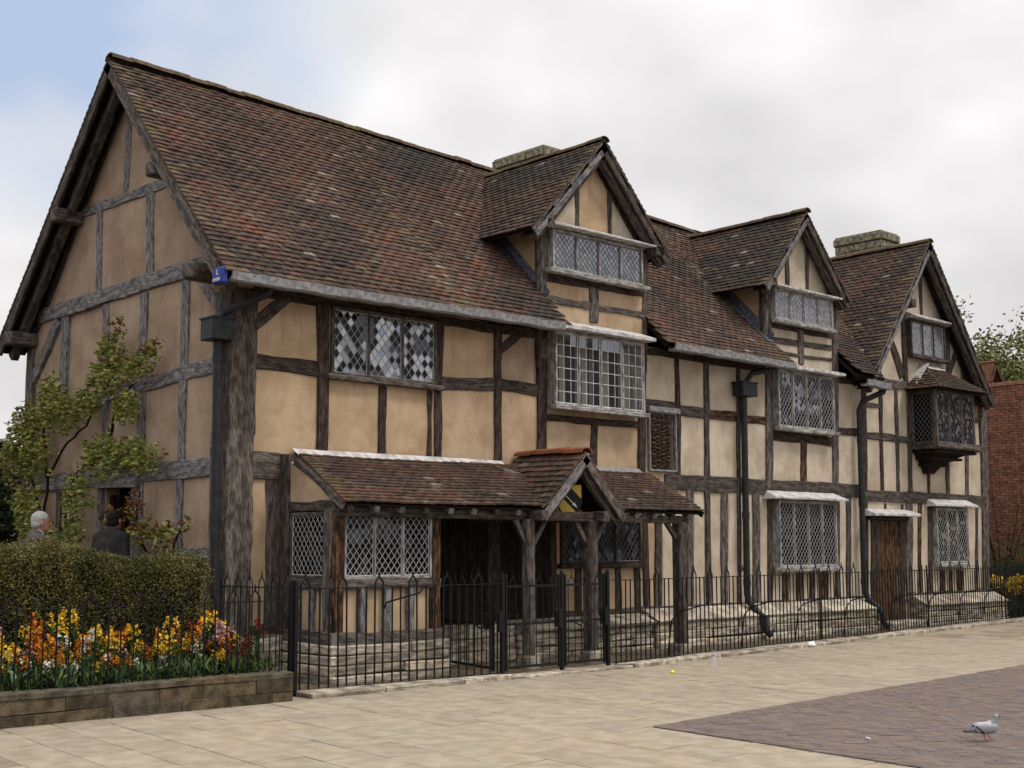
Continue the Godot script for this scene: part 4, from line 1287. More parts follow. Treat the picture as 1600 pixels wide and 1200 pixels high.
func pipes() -> void:
	var mk := func(called: String, pts: Array, r: float, hopper: Vector3, size: Vector3, bands: Array, extra: Array) -> void:
		var mb := MB.new()
		var rr: Array = []
		for p in pts: rr.append(r)
		mb.tube(pts, rr, 12)
		var pipe := put(house, called, mb.commit(), M.pipe)
		if size.x > 0.0:
			block(pipe, "hopper", hopper, size, M.pipe, 0.012)
			block(pipe, "hopper_rim", hopper + Vector3(0, size.y / 2, 0), Vector3(size.x + 0.03, 0.03, size.z + 0.03), M.pipe, 0.008)
		for y in bands:
			var c := Vector3.ZERO
			for i in pts.size() - 1:
				if pts[i].y >= y[0] and pts[i + 1].y <= y[0]: c = pts[i].lerp(pts[i + 1], (pts[i].y - y[0]) / maxf(pts[i].y - pts[i + 1].y, 0.001))
			var b2 := MB.new()
			b2.tube([c + Vector3(0, y[1], 0), c - Vector3(0, y[1], 0)], [r * 1.16, r * 1.16], 12)
			put(pipe, "pipe_collar", b2.commit(), M.pipe)
		for e in extra:
			var b3 := MB.new()
			var r3: Array = []
			for p in e: r3.append(r * 0.85)
			b3.tube(e, r3, 10)
			put(pipe, "gutter_outlet", b3.commit(), M.pipe)
	mk.call("downpipe", [Vector3(-0.16, 4.1, -0.06), Vector3(-0.16, 3.8, -0.05), Vector3(-0.15, 1.7, -0.03), Vector3(-0.15, 0.1, -0.02)], 0.055, Vector3(-0.17, 4.22, -0.06), Vector3(0.3, 0.27, 0.3), [[3.87, 0.05], [1.72, 0.08], [1.9, 0.02], [0.6, 0.06]], [[Vector3(0.28, 4.74, 0.42), Vector3(0.26, 4.66, 0.4), Vector3(-0.1, 4.46, 0.02), Vector3(-0.16, 4.34, -0.05)]])
	mk.call("downpipe", [Vector3(10.2, 4.2, 0.13), Vector3(10.19, 3.6, 0.13), Vector3(10.16, 0.75, 0.13), Vector3(10.17, 0.62, 0.16), Vector3(10.2, 0.46, 0.3), Vector3(10.24, 0.36, 0.4), Vector3(10.27, 0.14, 0.42), Vector3(10.36, 0.06, 0.46)], 0.058, Vector3(10.23, 4.3, 0.14), Vector3(0.42, 0.24, 0.24), [[2.1, 0.06], [0.95, 0.06], [0.3, 0.1]], [[Vector3(10.75, 4.78, 0.45), Vector3(10.72, 4.68, 0.42), Vector3(10.36, 4.6, 0.2), Vector3(10.24, 4.42, 0.14)]])
	mk.call("downpipe", [Vector3(14.3, 4.66, 0.46), Vector3(14.28, 4.56, 0.44), Vector3(13.98, 4.38, 0.16), Vector3(13.9, 4.2, 0.12), Vector3(13.86, 0.72, 0.12), Vector3(13.88, 0.56, 0.18), Vector3(13.95, 0.4, 0.36), Vector3(13.98, 0.3, 0.42), Vector3(14.0, 0.12, 0.43), Vector3(14.08, 0.05, 0.48)], 0.056, Vector3.ZERO, Vector3.ZERO, [[3.6, 0.05], [2.4, 0.05], [0.9, 0.05]], [])

func porch() -> void:
	var A := Vector3(0.68, 2.11, 1.42)
	var B := Vector3(7.25, 2.1, 1.5)
	var C := Vector3(0.93, 2.74, 0.05)
	var D := Vector3(7.68, 2.74, 0.05)
	var ap := Vector3(4.68, 2.84, 1.55)
	var apb := Vector3(4.84, 2.88, 0.05)
	var gl := Vector3(3.83, 2.02, 1.55)
	var gr := Vector3(5.47, 2.02, 1.55)
	var slope := (2.84 - 2.02) / 0.83
	var dn := Vector3(0, -0.035, 0)
	var mb := MB.new()
	slab_quad(mb, A + dn, A.lerp(B, 0.485) + dn, C + dn, C.lerp(D, 0.485) + dn, 0.03)
	slab_quad(mb, A.lerp(B, 0.728) + dn, B + dn, C.lerp(D, 0.728) + dn, D + dn, 0.03)
	slab_quad(mb, A.lerp(B, 0.485).lerp(C.lerp(D, 0.485), 0.5) + dn, A.lerp(B, 0.728).lerp(C.lerp(D, 0.728), 0.5) + dn, C.lerp(D, 0.485) + dn, C.lerp(D, 0.728) + dn, 0.03)
	var glb := gl + Vector3(0.16, 0, -1.5)
	var grb := gr + Vector3(0.16, 0, -1.5)
	slab_quad(mb, glb.lerp(gl, 0.55) + dn, gl + dn, apb.lerp(ap, 0.0) + dn, ap + dn, 0.03)
	slab_quad(mb, gr + dn, gr.lerp(grb, 0.45) + dn, ap + dn, apb + dn, 0.03)
	var roof := put(house, "porch_roof", mb.commit(), M.batten)
	var gx := func(z: float) -> float: return lerpf(ap.x, apb.x, (1.55 - z) / 1.5)
	var gy := func(o: Vector3) -> float: return 2.85 - absf(o.x - (gx as Callable).call(o.z)) * slope
	var lean := func(o: Vector3) -> float: return lerpf(2.74, 2.105, (o.z - 0.05) / 1.42)
	tile_roof(roof, A, B, C, D, func(o: Vector3) -> bool: return o.y > (gy as Callable).call(o) - 0.01, 0.0, 0.02, 0.1)
	tile_roof(roof, glb, gl, apb, ap, func(o: Vector3) -> bool: return o.y > (lean as Callable).call(o) - 0.02, -0.1, 0.01, 0.1)
	tile_roof(roof, gr, grb, ap, apb, func(o: Vector3) -> bool: return o.y > (lean as Callable).call(o) - 0.02, 0.1, 0.01, 0.1)
	ridge_tiles(roof, apb + Vector3(0, 0.01, 0), ap + Vector3(0, 0.02, 0.02), 0.1, 0.36, true)
	# lead over the top edge
	for s in [[0.9, 4.5, M.lead_pale], [5.25, 7.5, M.lead]]:
		var fm := MB.new()
		var N := 16
		var prev: Array = []
		for i in N + 1:
			var x := lerpf(s[0], s[1], float(i) / N)
			var e := nz.get_noise_1d(x * 60.0) * 0.01
			var row := [Vector3(x, 2.72 + e, 0.16), Vector3(x, 2.755 + e, 0.1), Vector3(x, 2.81 + e * 0.5, 0.03)]
			if i:
				for j in 2: fm.quad(prev[j], row[j], row[j + 1], prev[j + 1])
			prev = row
		put(roof, "lead_flashing", fm.commit(), s[2])
	# rafters, eave boards and verges
	for i in 17:
		var k := (i + 0.3) / 17.0
		var p := A.lerp(B, k)
		var q := C.lerp(D, k)
		if p.x > 3.85 and p.x < 5.4: continue
		board(house, "rafter_foot", p + Vector3(0, -0.1, 0.0), p.lerp(q, 0.9) + Vector3(0, -0.1, 0), Vector3.RIGHT, 0.075, 0.075, M.wood[3] if i % 3 else M.wood[1])
	board(house, "verge_board", A + Vector3(-0.0, -0.06, 0.02), C + Vector3(0.0, -0.06, 0), Vector3(0, 1, 0.4), 0.1, 0.035, M.wood[2])
	board(house, "verge_board", B + Vector3(-0.0, -0.06, 0.02), D + Vector3(0.0, -0.06, 0), Vector3(0, 1, 0.4), 0.09, 0.035, M.wood[0])
	for s in [[gl, M.wood[3]], [gr, M.wood[2]]]:
		var nn := Vector3((s[0].x - ap.x) * slope, 0.83, 0).normalized()
		nn = Vector3(sign(s[0].x - ap.x) * slope, 1, 0).normalized()
		board(house, "bargeboard", s[0] + Vector3(sign(s[0].x - ap.x) * 0.03, -0.03, 0) - nn * 0.07, ap - nn * 0.07 + Vector3(0, 0, 0), nn, 0.12, 0.035, s[1])
		board(house, "gable_rafter", s[0] - nn * 0.14 + Vector3(0, 0, -0.1), ap - nn * 0.14 + Vector3(0, 0, -0.1), nn, 0.11, 0.09, M.wood[1])
	# front plate, tie beam, posts, braces
	board(house, "porch_plate", Vector3(0.75, 1.99, 1.2), Vector3(3.85, 1.98, 1.3), Vector3.UP, 0.12, 0.12, M.wood[1])
	board(house, "porch_plate", Vector3(5.0, 1.97, 1.36), Vector3(7.05, 1.96, 1.36), Vector3.UP, 0.12, 0.12, M.wood[1])
	board(house, "porch_tie", Vector3(3.72, 1.98, 1.38), Vector3(5.2, 1.97, 1.38), Vector3.UP, 0.13, 0.13, M.wood[0])
	for x in [3.82, 5.02]: board(house, "porch_cross_beam", Vector3(x, 1.98, 0.05), Vector3(x, 1.98, 1.62), Vector3.UP, 0.14, 0.13, M.wood[1])
	for p in [[3.74, 0.14, M.wood[2]], [4.93, 0.165, M.wood[1]], [6.86, 0.17, M.wood[1]]]:
		var pm := MB.new()
		pm.box(Vector3(p[0], 1.03, 1.38), Vector3(p[1] / 2, 0, 0), Vector3(0, 0.9, 0), Vector3(0, 0, p[1] / 2), 0.018, off())
		put(house, "porch_post", pm.commit(), p[2])
		block(house, "pad_stone", Vector3(p[0], 0.05, 1.38), Vector3(p[1] + 0.1, 0.2, p[1] + 0.1), M.stone[3], 0.03)
	for b in [[3.74, 1.5, 4.05, 1.92], [4.93, 1.5, 5.22, 1.92], [4.93, 1.5, 4.62, 1.92], [3.74, 1.5, 3.5, 1.92], [6.86, 1.6, 6.56, 1.92]]:
		board(house, "porch_brace", Vector3(b[0], b[1], 1.38), Vector3(b[2], b[3], 1.38), Vector3(1, -1, 0), 0.07, 0.06, M.wood[1])

func bay_room() -> void:
	# glazed, timber-framed room at the left end of the porch, on a stone base
	var fb := [Vector3(0, 0, 1.15), Vector3.RIGHT, Vector3.UP, Vector3.BACK]
	var sb := [Vector3(0.76, 0, 0), Vector3.BACK, Vector3.UP, Vector3.LEFT]
	var x0 := 0.76
	var x1 := 2.4
	var mb := MB.new()
	mb.box(Vector3((x0 + x1) / 2, 0.78, 0.57), Vector3((x1 - x0) / 2 - 0.03, 0, 0), Vector3(0, 0.42, 0), Vector3(0, 0, 0.54))
	var room := put(house, "bay_room", mb.commit(), M.plaster[0])
	# posts and rails
	for x in [0.82, 2.32]: _t(fb, "post", x, 0.55, x, 2.0, 0.16 if x < 1 else 0.14, 4, 0.03, room)
	_t(sb, "post", 1.06, 0.55, 1.06, 2.0, 0.16, 2, 0.03, room)
	_t(sb, "post", 0.12, 0.55, 0.12, 2.72, 0.2, 1, 0.03, room)
	_t(fb, "rail", 0.76, 1.13, 2.4, 1.12, 0.13, 2, 0.03, room)
	_t(fb, "rail", 0.76, 0.49, 2.42, 0.49, 0.17, 2, 0.045, room)
	_t(sb, "rail", 0.02, 1.14, 1.15, 1.13, 0.13, 2, 0.03, room)
	_t(sb, "rail", 0.02, 0.49, 1.2, 0.49, 0.17, 2, 0.045, room)
	_t(sb, "rail", 0.05, 2.06, 1.2, 2.06, 0.14, 1, 0.03, room)
	_t(sb, "brace", 0.3, 2.62, 1.15, 2.16, 0.1, 1, 0.02, room)
	for x in [1.2, 1.56, 1.93]: _t(fb, "stud", x, 0.55, x, 1.08, 0.13, 3, 0.025, room)
	for x in [0.42, 0.72]: _t(sb, "stud", x, 0.55, x, 1.08, 0.1, 3, 0.025, room)
	var gb := MB.new()
	extrude(gb, sb, PackedVector2Array([Vector2(0.05, 2.1), Vector2(1.22, 2.1), Vector2(0.1, 2.68)]), -0.05, 0.0)
	put(room, "plaster_panel", gb.commit(), M.plaster[1])
	# stone base
	plinth(0.66, 2.5, 0.09, 0.12, -0.06, 0.42, 4, room, fb, 1.4)
	plinth(0.02, 1.25, 0.09, 0.12, -0.06, 0.42, 4, room, sb, 1.0)
	plinth(-1.2, -0.02, 0.08, 0.1, -0.06, 0.42, 5, room, [Vector3(2.4, 0, 0), Vector3.FORWARD, Vector3.UP, Vector3.RIGHT], 0.6)
	# dark interior backs onto the house wall; boarded right-hand end
	block(room, "end_boarding", Vector3(2.37, 1.25, 0.57), Vector3(0.06, 1.6, 1.1), M.wood[0])
	window(fb, 0.9, 1.18, 2.26, 2.03, 3, 0.02, "diamond", 0.092, 0.118, true, [0, 0, 0, 0, 1], 6, 0.0, false, null, 0.04, false)
	window(sb, 0.24, 1.2, 0.98, 1.99, 1, 0.02, "diamond", 0.092, 0.118, false, [0, 0, 1], 2, 0.0, false, null, 0.03, false)

func build_house() -> void:
	house = thing("timber_framed_house", "long old timber-framed house with ochre plaster panels, brown tiled roof and three front gables", "house")
	doors()
	wattle()
	timbers()
	corner_post()
	windows()
	walls()
	roofs()
	chimneys()
	oriel()
	plinths()
	pipes()
	porch()
	bay_room()
	lay_tiles()

# ---------------------------------------------------------------- ground
const EX := Vector3(0.9979, 0, -0.065)     # along the street, parallel to the kerb
const EZ := Vector3(-0.1, 0, 0.995)        # across it

func gpos(u: float, w: float, y := 0.0) -> Vector3:
	return Vector3(0.47, 0, 6.33) + EX * u + EZ * w + Vector3(0, y, 0)

func slab_mesh(w: float, d: float, h: float, b: float) -> ArrayMesh:
	var mb := MB.new()
	var P := func(i: float, j: float, y: float, inset: float) -> Vector3: return EX * (i * (w / 2 - inset)) + EZ * (j * (d / 2 - inset)) + Vector3(0, y, 0)
	mb.quad(P.call(-1, 1, 0, b), P.call(1, 1, 0, b), P.call(1, -1, 0, b), P.call(-1, -1, 0, b))
	for e in [[-1, 1, 1, 1], [1, 1, 1, -1], [1, -1, -1, -1], [-1, -1, -1, 1]]:
		mb.quad(P.call(e[0], e[1], -b * 0.7, 0.0), P.call(e[2], e[3], -b * 0.7, 0.0), P.call(e[2], e[3], 0, b), P.call(e[0], e[1], 0, b))
		mb.quad(P.call(e[0], e[1], -h, 0.0), P.call(e[2], e[3], -h, 0.0), P.call(e[2], e[3], -b * 0.7, 0.0), P.call(e[0], e[1], -b * 0.7, 0.0))
	return mb.commit()

func ground() -> void:
	var g := MB.new()
	g.quad(Vector3(-400, -0.09, 400), Vector3(400, -0.09, 400), Vector3(400, -0.09, -400), Vector3(-400, -0.09, -400))
	struct("ground", g.commit(), M.gravel)
	# forecourt between railings and house, garden earth by the gable
	var f := MB.new()
	f.box(Vector3(9.5, -0.05, 0.6), Vector3(10.2, 0, 0), Vector3(0, 0.03, 0), Vector3(0, 0, 1.9))
	struct("forecourt", f.commit(), M.gravel)
	var s := MB.new()
	s.box(Vector3(-10.65, 0.1, -3.2), Vector3(10.0, 0, 0), Vector3(0, 0.12, 0), Vector3(0, 0, 5.5))
	struct("garden_soil", s.commit(), M.soil)
	var pth := MB.new()
	pth.box(Vector3(-3.0, 0.2, -3.4), Vector3(2.9, 0, 0), Vector3(0, 0.04, 0), Vector3(0, 0, 2.0))
	struct("garden_path", pth.commit(), M.gravel)
	var e := MB.new()
	e.box(Vector3(24.0, -0.03, -1.6), Vector3(4.8, 0, 0), Vector3(0, 0.05, 0), Vector3(0, 0, 2.2))
	struct("side_garden_soil", e.commit(), M.soil)

	# beige flags in courses that run away from the kerb
	var bed := MB.new()
	bed.quad(Vector3(-40, -0.022, 40), Vector3(60, -0.022, 40), Vector3(60, -0.022, -6), Vector3(-40, -0.022, -6)) if false else bed.quad(gpos(-34, 30, -0.022), gpos(60, 30, -0.022), gpos(60, -4.35, -0.022), gpos(-34, -4.35, -0.022))
	var pav := struct("pavement", bed.commit(), M.joint)
	var sm := slab_mesh(0.4485, 0.5885, 0.03, 0.006)
	var list: Array = []
	for i in range(-34, 90):
		for j in range(-9, 30):
			var u := i * 0.458 + 0.229
			var w := -4.32 + (j + 9 + (0.5 if posmod(i, 2) else 0.0) + nz.get_noise_1d(i * 77.0) * 0.3) * 0.6
			if w < -4.05: w = -4.03
			if u > 0.3 and w > 0.35: continue
			if w > 8.0 or u < -12.0: continue
			var p := gpos(u, w)
			if p.x < -0.6 and p.z < 2.3: continue
			list.append([p, (CAM - p).length()])
	slab_list(pav, "flagstone", "flagstones", sm, list, M.slab, M.slab_all, 298, [Color(1, 1, 1), Color(0.92, 0.91, 0.9), Color(1.0, 0.97, 0.9), Color(0.85, 0.84, 0.84)])
	# flags cut to fit along the brick street
	for j in 0: pass

	# brick street: soldier courses round the edge, herringbone inside
	var sb := MB.new()
	sb.quad(gpos(0, 30, 0.006), gpos(60, 30, 0.006), gpos(60, 0, 0.006), gpos(0, 0, 0.006))
	var street := struct("brick_street", sb.commit(), M.joint_brick)
	var bm := slab_mesh(0.194, 0.094, 0.03, 0.004)
	var bl: Array = []
	var nr := 3
	for r in nr:
		for i in 200:
			bl.append([gpos(0.1 + 0.2 * i + (0.1 if r % 2 else 0.0), 0.05 + 0.1 * r), 0.0])
	for r in 4:
		for i in 60:
			bl.append([gpos(0.05 + 0.1 * r, 0.45 + 0.2 * i + (0.1 if r % 2 else 0.0)), PI / 2])
	for a in range(-60, 130):
		for b in range(-60, 130):
			# herringbone at 45 degrees: a pair of bricks per cell
			for h in 2:
				var x := (a + b) * 0.1 + (0.05 if h else 0.1)
				var z := (b - a) * 0.1 + 0.05 + (0.1 if h else 0.0)
				if h == 0: x = a * 0.1 + 0.1 + b * 0.1
				var q := Vector2(a * 0.1 - b * 0.1, a * 0.1 + b * 0.1 + 0.0)
				q = Vector2(a * 0.1, a * 0.1 + b * 0.4)
				q += Vector2(0.1, 0.05) if h == 0 else Vector2(0.05, 0.2 - 0.0 + 0.0)
				if h == 1: q = Vector2(a * 0.1 + 0.05, a * 0.1 + b * 0.4 + 0.2)
				var rr := Vector2(q.x - q.y, q.x + q.y) * 0.7071
				if rr.x < 0.46 or rr.y < 0.36 or rr.x > 26 or rr.y > 9: continue
				bl.append([gpos(rr.x, rr.y), -PI / 4 if h == 0 else PI / 4])
	var near: Array = []
	for b in bl: near.append([b[0], (CAM - b[0]).length() + (30.0 if not visible_ground(b[0]) else 0.0), b[1]])
	slab_list(street, "brick_paver", "brick_pavers", bm, near, M.paver, M.paver_all, 298, [Color(1, 1, 1), Color(0.95, 0.93, 0.94), Color(1.0, 0.965, 0.93), Color(0.93, 0.93, 0.96), Color(1.03, 1.0, 0.96)])

	# low stone kerb under the railings
	var kerb := MB.new()
	kerb.box(Vector3(8.6, -0.06, 1.55), Vector3(9.3, 0, -0.66), Vector3(0, 0.02, 0), Vector3(0.01, 0, 0.12))
	var kb := struct("kerb", kerb.commit(), M.joint)
	var x := -0.42
	while x < 24.0:
		var w := rng.randf_range(0.7, 1.3)
		var p := fence_at(x + w / 2)
		var gate := x + w > 2.6 and x < 4.5
		var mb := MB.new()
		var ax := (fence_at(x + w) - fence_at(x)).normalized()
		mb.box(p + Vector3(0.0, -0.025 if gate else 0.0, 0.17), ax * (w / 2 - 0.004), Vector3(0, 0.05, 0), Vector3(-ax.z, 0, ax.x) * 0.15, 0.012)
		for i in mb.v.size():
			var v := mb.v[i]
			mb.v[i] = v + Vector3(0, nz.get_noise_2d(v.x * 60.0, v.z * 60.0) * 0.02, nz.get_noise_2d(v.x * 60.0 + 99.0, v.z * 60.0) * 0.02)
		put(kb, "kerbstone", mb.commit(), M.stone[3] if rng.randf() < 0.5 else M.kerb)
		x += w

func visible_ground(p: Vector3) -> bool:
	var d := p - CAM
	var k := d.dot(fwd)
	if k < 1.0: return false
	var r := fwd.cross(Vector3.UP).normalized()
	var u := r.cross(fwd)
	return absf(d.dot(r) / k) < 0.4 and absf(d.dot(u) / k) < 0.3

func slab_list(par: Node, one: String, many: String, mesh: Mesh, list: Array, mats: Array, all: Material, most: int, tints: Array) -> void:
	for e in list:
		if not visible_ground(e[0]): e[1] += 60.0
	list.sort_custom(func(a, b): return a[1] < b[1])
	var where: Array = []
	var cols: Array = []
	for i in list.size():
		var b := Basis(Vector3.UP, list[i][2] if list[i].size() > 2 else 0.0)
		b = Basis(Vector3.RIGHT, rng.randfn(0.0, 0.004)) * Basis(Vector3.BACK, rng.randfn(0.0, 0.004)) * b
		var t := Transform3D(b, list[i][0] + Vector3(0, rng.randf_range(-0.003, 0.002) + (0.011 if one == "brick_paver" else 0.0), 0))
		if i < most:
			put(par, one, mesh, mats[rng.randi() % mats.size()]).transform = t
		else:
			where.append(t)
			cols.append(tints[rng.randi() % tints.size()].srgb_to_linear())
	pieces(par, many, mesh, all, where, cols)

# ---------------------------------------------------------------- railings
func fence_at(x: float) -> Vector3:
	if x < 4.55: return Vector3(x, 0, lerpf(2.13, 2.1, (x + 0.42) / 5.0))
	return Vector3(x, 0, 2.14 - (x - 4.55) * 0.102)

func hoop_mesh(h: float, w: float, r := 0.0065) -> ArrayMesh:
	var mb := MB.new()
	for s in [-1.0, 1.0]:
		mb.tube([Vector3(s * w / 2, 0, 0), Vector3(s * w / 2, h - 0.12, 0), Vector3(s * w * 0.46, h - 0.085, 0), Vector3(s * w * 0.28, h - 0.06, 0), Vector3(0, h - 0.02, 0)], [r, r, r, r, r], 6)
	mb.tube([Vector3(0, h - 0.04, 0), Vector3(0, h - 0.01, 0), Vector3(0, h + 0.045, 0)], [r * 0.8, r * 1.3, r * 0.25], 6)
	return mb.commit()

func bar_mesh(h: float, r := 0.0065) -> ArrayMesh:
	var mb := MB.new()
	mb.tube([Vector3.ZERO, Vector3(0, h, 0)], [r, r], 6)
	return mb.commit()

func rail_run(called: String, label: String, path: Callable, a: float, b: float, y0: float, h: float, step: float, plain: bool, posts: Array, group := "") -> Node3D:
	var o := thing(called, label, "railing", Vector3.ZERO, 0.0, group)
	var rad := 0.0105 if plain else 0.008
	var hm := hoop_mesh(h - y0, step, rad)
	var bm := bar_mesh(h - y0 - 0.13, rad)
	var mod := step * (4.0 if plain else 2.0)
	var n := int((b - a) / mod)
	mod = (b - a) / n
	for i in n:
		var m := a + mod * i
		var at0: Vector3 = path.call(m + mod * (0.125 if plain else 0.25) + step * 0.5)
		var dir: Vector3 = (path.call(m + 0.1) - path.call(m)).normalized()
		var bs := Basis(dir, Vector3.UP, dir.cross(Vector3.UP)) * Basis(Vector3.BACK, rng.randfn(0.0, 0.006))
		put(o, "hoop", hm, M.iron).transform = Transform3D(bs, at0 + Vector3(0, y0, 0))
		if plain:
			for e in [0.625, 0.875]:
				put(o, "bar", bm, M.iron).transform = Transform3D(Basis(Vector3.BACK, rng.randfn(0.0, 0.004)), (path.call(m + mod * e) as Vector3) + Vector3(0, y0, 0))
	var k := maxi(1, int((b - a) / 2.5))
	for i in k:
		for y in ([y0 + 0.05, h - 0.14] if y0 < 0.1 else [h - 0.14]):
			board(o, "rail", path.call(lerpf(a, b, float(i) / k)) + Vector3(0, y, 0), path.call(lerpf(a, b, float(i + 1) / k)) + Vector3(0, y + rng.randf_range(-0.006, 0.006), 0), Vector3.UP, 0.012, 0.022, M.iron, 0.0)
	for p in posts:
		board(o, "post", path.call(p) + Vector3(0, -0.05, 0), path.call(p) + Vector3(0, h - 0.05, 0), Vector3.RIGHT, 0.045 if p < 1.0 else 0.026, 0.045 if p < 1.0 else 0.026, M.iron)
	return o

func railings() -> void:
	var fp := func(x: float) -> Vector3: return fence_at(x)
	var a := rail_run("iron_railing", "black iron railing with pointed hoops in front of the glazed porch room", fp, -0.42, 2.57, 0.0, 1.26, 0.115, true, [-0.42])
	var b := rail_run("iron_railing", "long black iron railing running right from the gate posts along the kerb", fp, 4.55, 18.1, 0.0, 1.26, 0.112, true, [10.2, 14.4, 18.05])
	# back stays: bent bars that prop the railing from behind
	for x in [6.3, 8.3, 10.0, 11.7, 13.5, 15.2, 16.7, 18.0]:
		var p := fence_at(x + 0.35)
		var mb := MB.new()
		mb.tube([p + Vector3(-0.25, 0.0, -0.42), p + Vector3(-0.2, 0.5, -0.38), p + Vector3(-0.15, 0.62, -0.3), p + Vector3(-0.05, 0.68, -0.12), p + Vector3(0, 0.72, 0)], [0.012, 0.012, 0.012, 0.011, 0.01], 6)
		put(b, "back_stay", mb.commit(), M.iron)
	var pa := fence_at(1.3)
	var sm := MB.new()
	sm.tube([pa + Vector3(-0.3, 0.86, -0.3), pa + Vector3(-0.28, 0.93, -0.28), pa + Vector3(0.0, 1.04, -0.02), pa + Vector3(0.05, 1.12, 0)], [0.014, 0.012, 0.01, 0.01], 6)
	put(a, "back_stay", sm.commit(), M.iron)
	var ret := func(t: float) -> Vector3: return Vector3(-0.45, 0, 2.1 - t)
	rail_run("iron_railing", "short black iron railing returning from the corner post back to the house corner", ret, 0.0, 1.45, 0.0, 1.27, 0.12, false, [0.0, 1.45])
	var pl := func(x: float) -> Vector3: return Vector3(x, 0, 2.36)
	rail_run("iron_railing", "low black iron railing on top of the flower bed wall", pl, -8.0, -0.7, 0.3, 1.15, 0.122, false, [])
	var far := func(x: float) -> Vector3: return fence_at(x)
	rail_run("iron_railing", "black iron railing beyond the house in front of the yellow flowers", far, 18.25, 23.9, 0.0, 1.2, 0.075, false, [18.25, 21.0, 23.9])
	# gates
	var gm := func(called: String, label: String, p: Vector3, q: Vector3) -> void:
		var o := thing(called, label, "gate")
		var d := (q - p)
		var ln := d.length()
		var n := int(ln / 0.22)
		var hm := hoop_mesh(1.12, ln / n * 0.5)
		for i in n:
			put(o, "hoop", hm, M.iron).transform = Transform3D(Basis(d / ln, Vector3.UP, (d / ln).cross(Vector3.UP)), p + d * (i + 0.5) / n + Vector3(0, 0.09, 0))
		for y in [0.1, 0.62, 1.08]: board(o, "rail", p + Vector3(0, y, 0), q + Vector3(0, y, 0), Vector3.UP, 0.03, 0.014, M.iron, 0.0)
		for e in [p, q]: board(o, "stile", e + Vector3(0, 0.06, 0), e + Vector3(0, 1.22, 0), Vector3.RIGHT, 0.035, 0.035, M.iron)
		block(o, "lock_box", q + Vector3(-0.02, 0.66, 0.0) if q.z > 1.9 else p.lerp(q, 0.1) + Vector3(0, 0.66, 0), Vector3(0.09, 0.2, 0.05), M.iron, 0.006)
		var hb := MB.new()
		hb.tube([p.lerp(q, 0.1) + Vector3(0, 0.64, 0.04), p.lerp(q, 0.3) + Vector3(0, 0.56, 0.06), p.lerp(q, 0.5) + Vector3(0, 0.66, 0.04)], [0.012, 0.012, 0.012], 6)
		put(o, "chain", hb.commit(), M.iron)
	gm.call("iron_gate", "wide black iron gate leaf closed in front of the left porch post", Vector3(2.66, 0, 2.1), Vector3(3.58, 0, 2.1))
	gm.call("iron_gate", "black iron gate leaf folded back towards the boarded door", Vector3(2.52, 0, 2.02), Vector3(2.84, 0, 0.68))
	gm.call("iron_gate", "narrow black iron gate leaf closed in front of the middle porch post", Vector3(3.69, 0, 2.1), Vector3(4.44, 0, 2.08))
	for p in [[2.6, "thick black gate post left of the closed gate leaf"], [3.63, "black gate post between the two closed gate leaves"], [4.49, "black gate post with lock plate where the long railing starts"]]:
		var o := thing("gate_post", p[1], "gate post", Vector3(p[0], 0, 2.1))
		board(o, "shaft", Vector3(0, -0.05, 0), Vector3(0, 1.18, 0), Vector3.RIGHT, 0.05, 0.05, M.iron)
		var mb := MB.new()
		mb.tube([Vector3(0, 1.18, 0), Vector3(0, 1.2, 0), Vector3(0, 1.24, 0), Vector3(0, 1.27, 0)], [0.02, 0.034, 0.026, 0.004], 8)
		put(o, "finial", mb.commit(), M.iron)
		block(o, "lock_plate", Vector3(-0.05, 0.66, 0.03), Vector3(0.08, 0.24, 0.03), M.iron, 0.004)

# ---------------------------------------------------------------- garden
func planter() -> void:
	var o := thing("planter_wall", "low weathered stone retaining wall of the flower bed", "wall", Vector3.ZERO)
	var mb := MB.new()
	mb.box(Vector3(-5.75, 0.11, 2.33), Vector3(5.0, 0, 0), Vector3(0, 0.17, 0), Vector3(0, 0, 0.09))
	mb.box(Vector3(-0.76, 0.09, 1.4), Vector3(0.07, 0, 0), Vector3(0, 0.19, 0), Vector3(0, 0, 0.95))
	put(o, "core", mb.commit(), M.planter[1])
	for r in 3:
		var x := -8.0
		while x < -0.66:
			var w := rng.randf_range(0.35, 0.75) if r < 2 else rng.randf_range(0.6, 1.1)
			w = minf(w, -0.66 - x)
			if -0.66 - x - w < 0.15: w = -0.66 - x
			var h: float = [0.11, 0.135, 0.06][r]
			var y: float = [0.045, 0.168, 0.266][r]
			var b2 := MB.new()
			b2.box(Vector3(x + w / 2, y, 2.37 + (0.0 if r < 2 else 0.006)), Vector3(w / 2 - 0.0015, 0, 0), Vector3(0, h / 2 - 0.001, 0), Vector3(0, 0, 0.1 + rng.randf_range(-0.004, 0.004)), 0.006)
			for i in b2.v.size():
				var v := b2.v[i]
				b2.v[i] = v + Vector3(0, nz.get_noise_2d(v.x * 50.0, v.z * 50.0), nz.get_noise_2d(v.x * 50.0, v.y * 90.0)) * 0.012
			put(o, "stone_block", b2.commit(), M.planter[rng.randi() % 4])
			x += w
	for i in 4: block(o, "stone_block", Vector3(-0.75, 0.14, 2.1 - 0.42 * i), Vector3(0.18, 0.31, 0.4), M.planter[i % 4], 0.012)

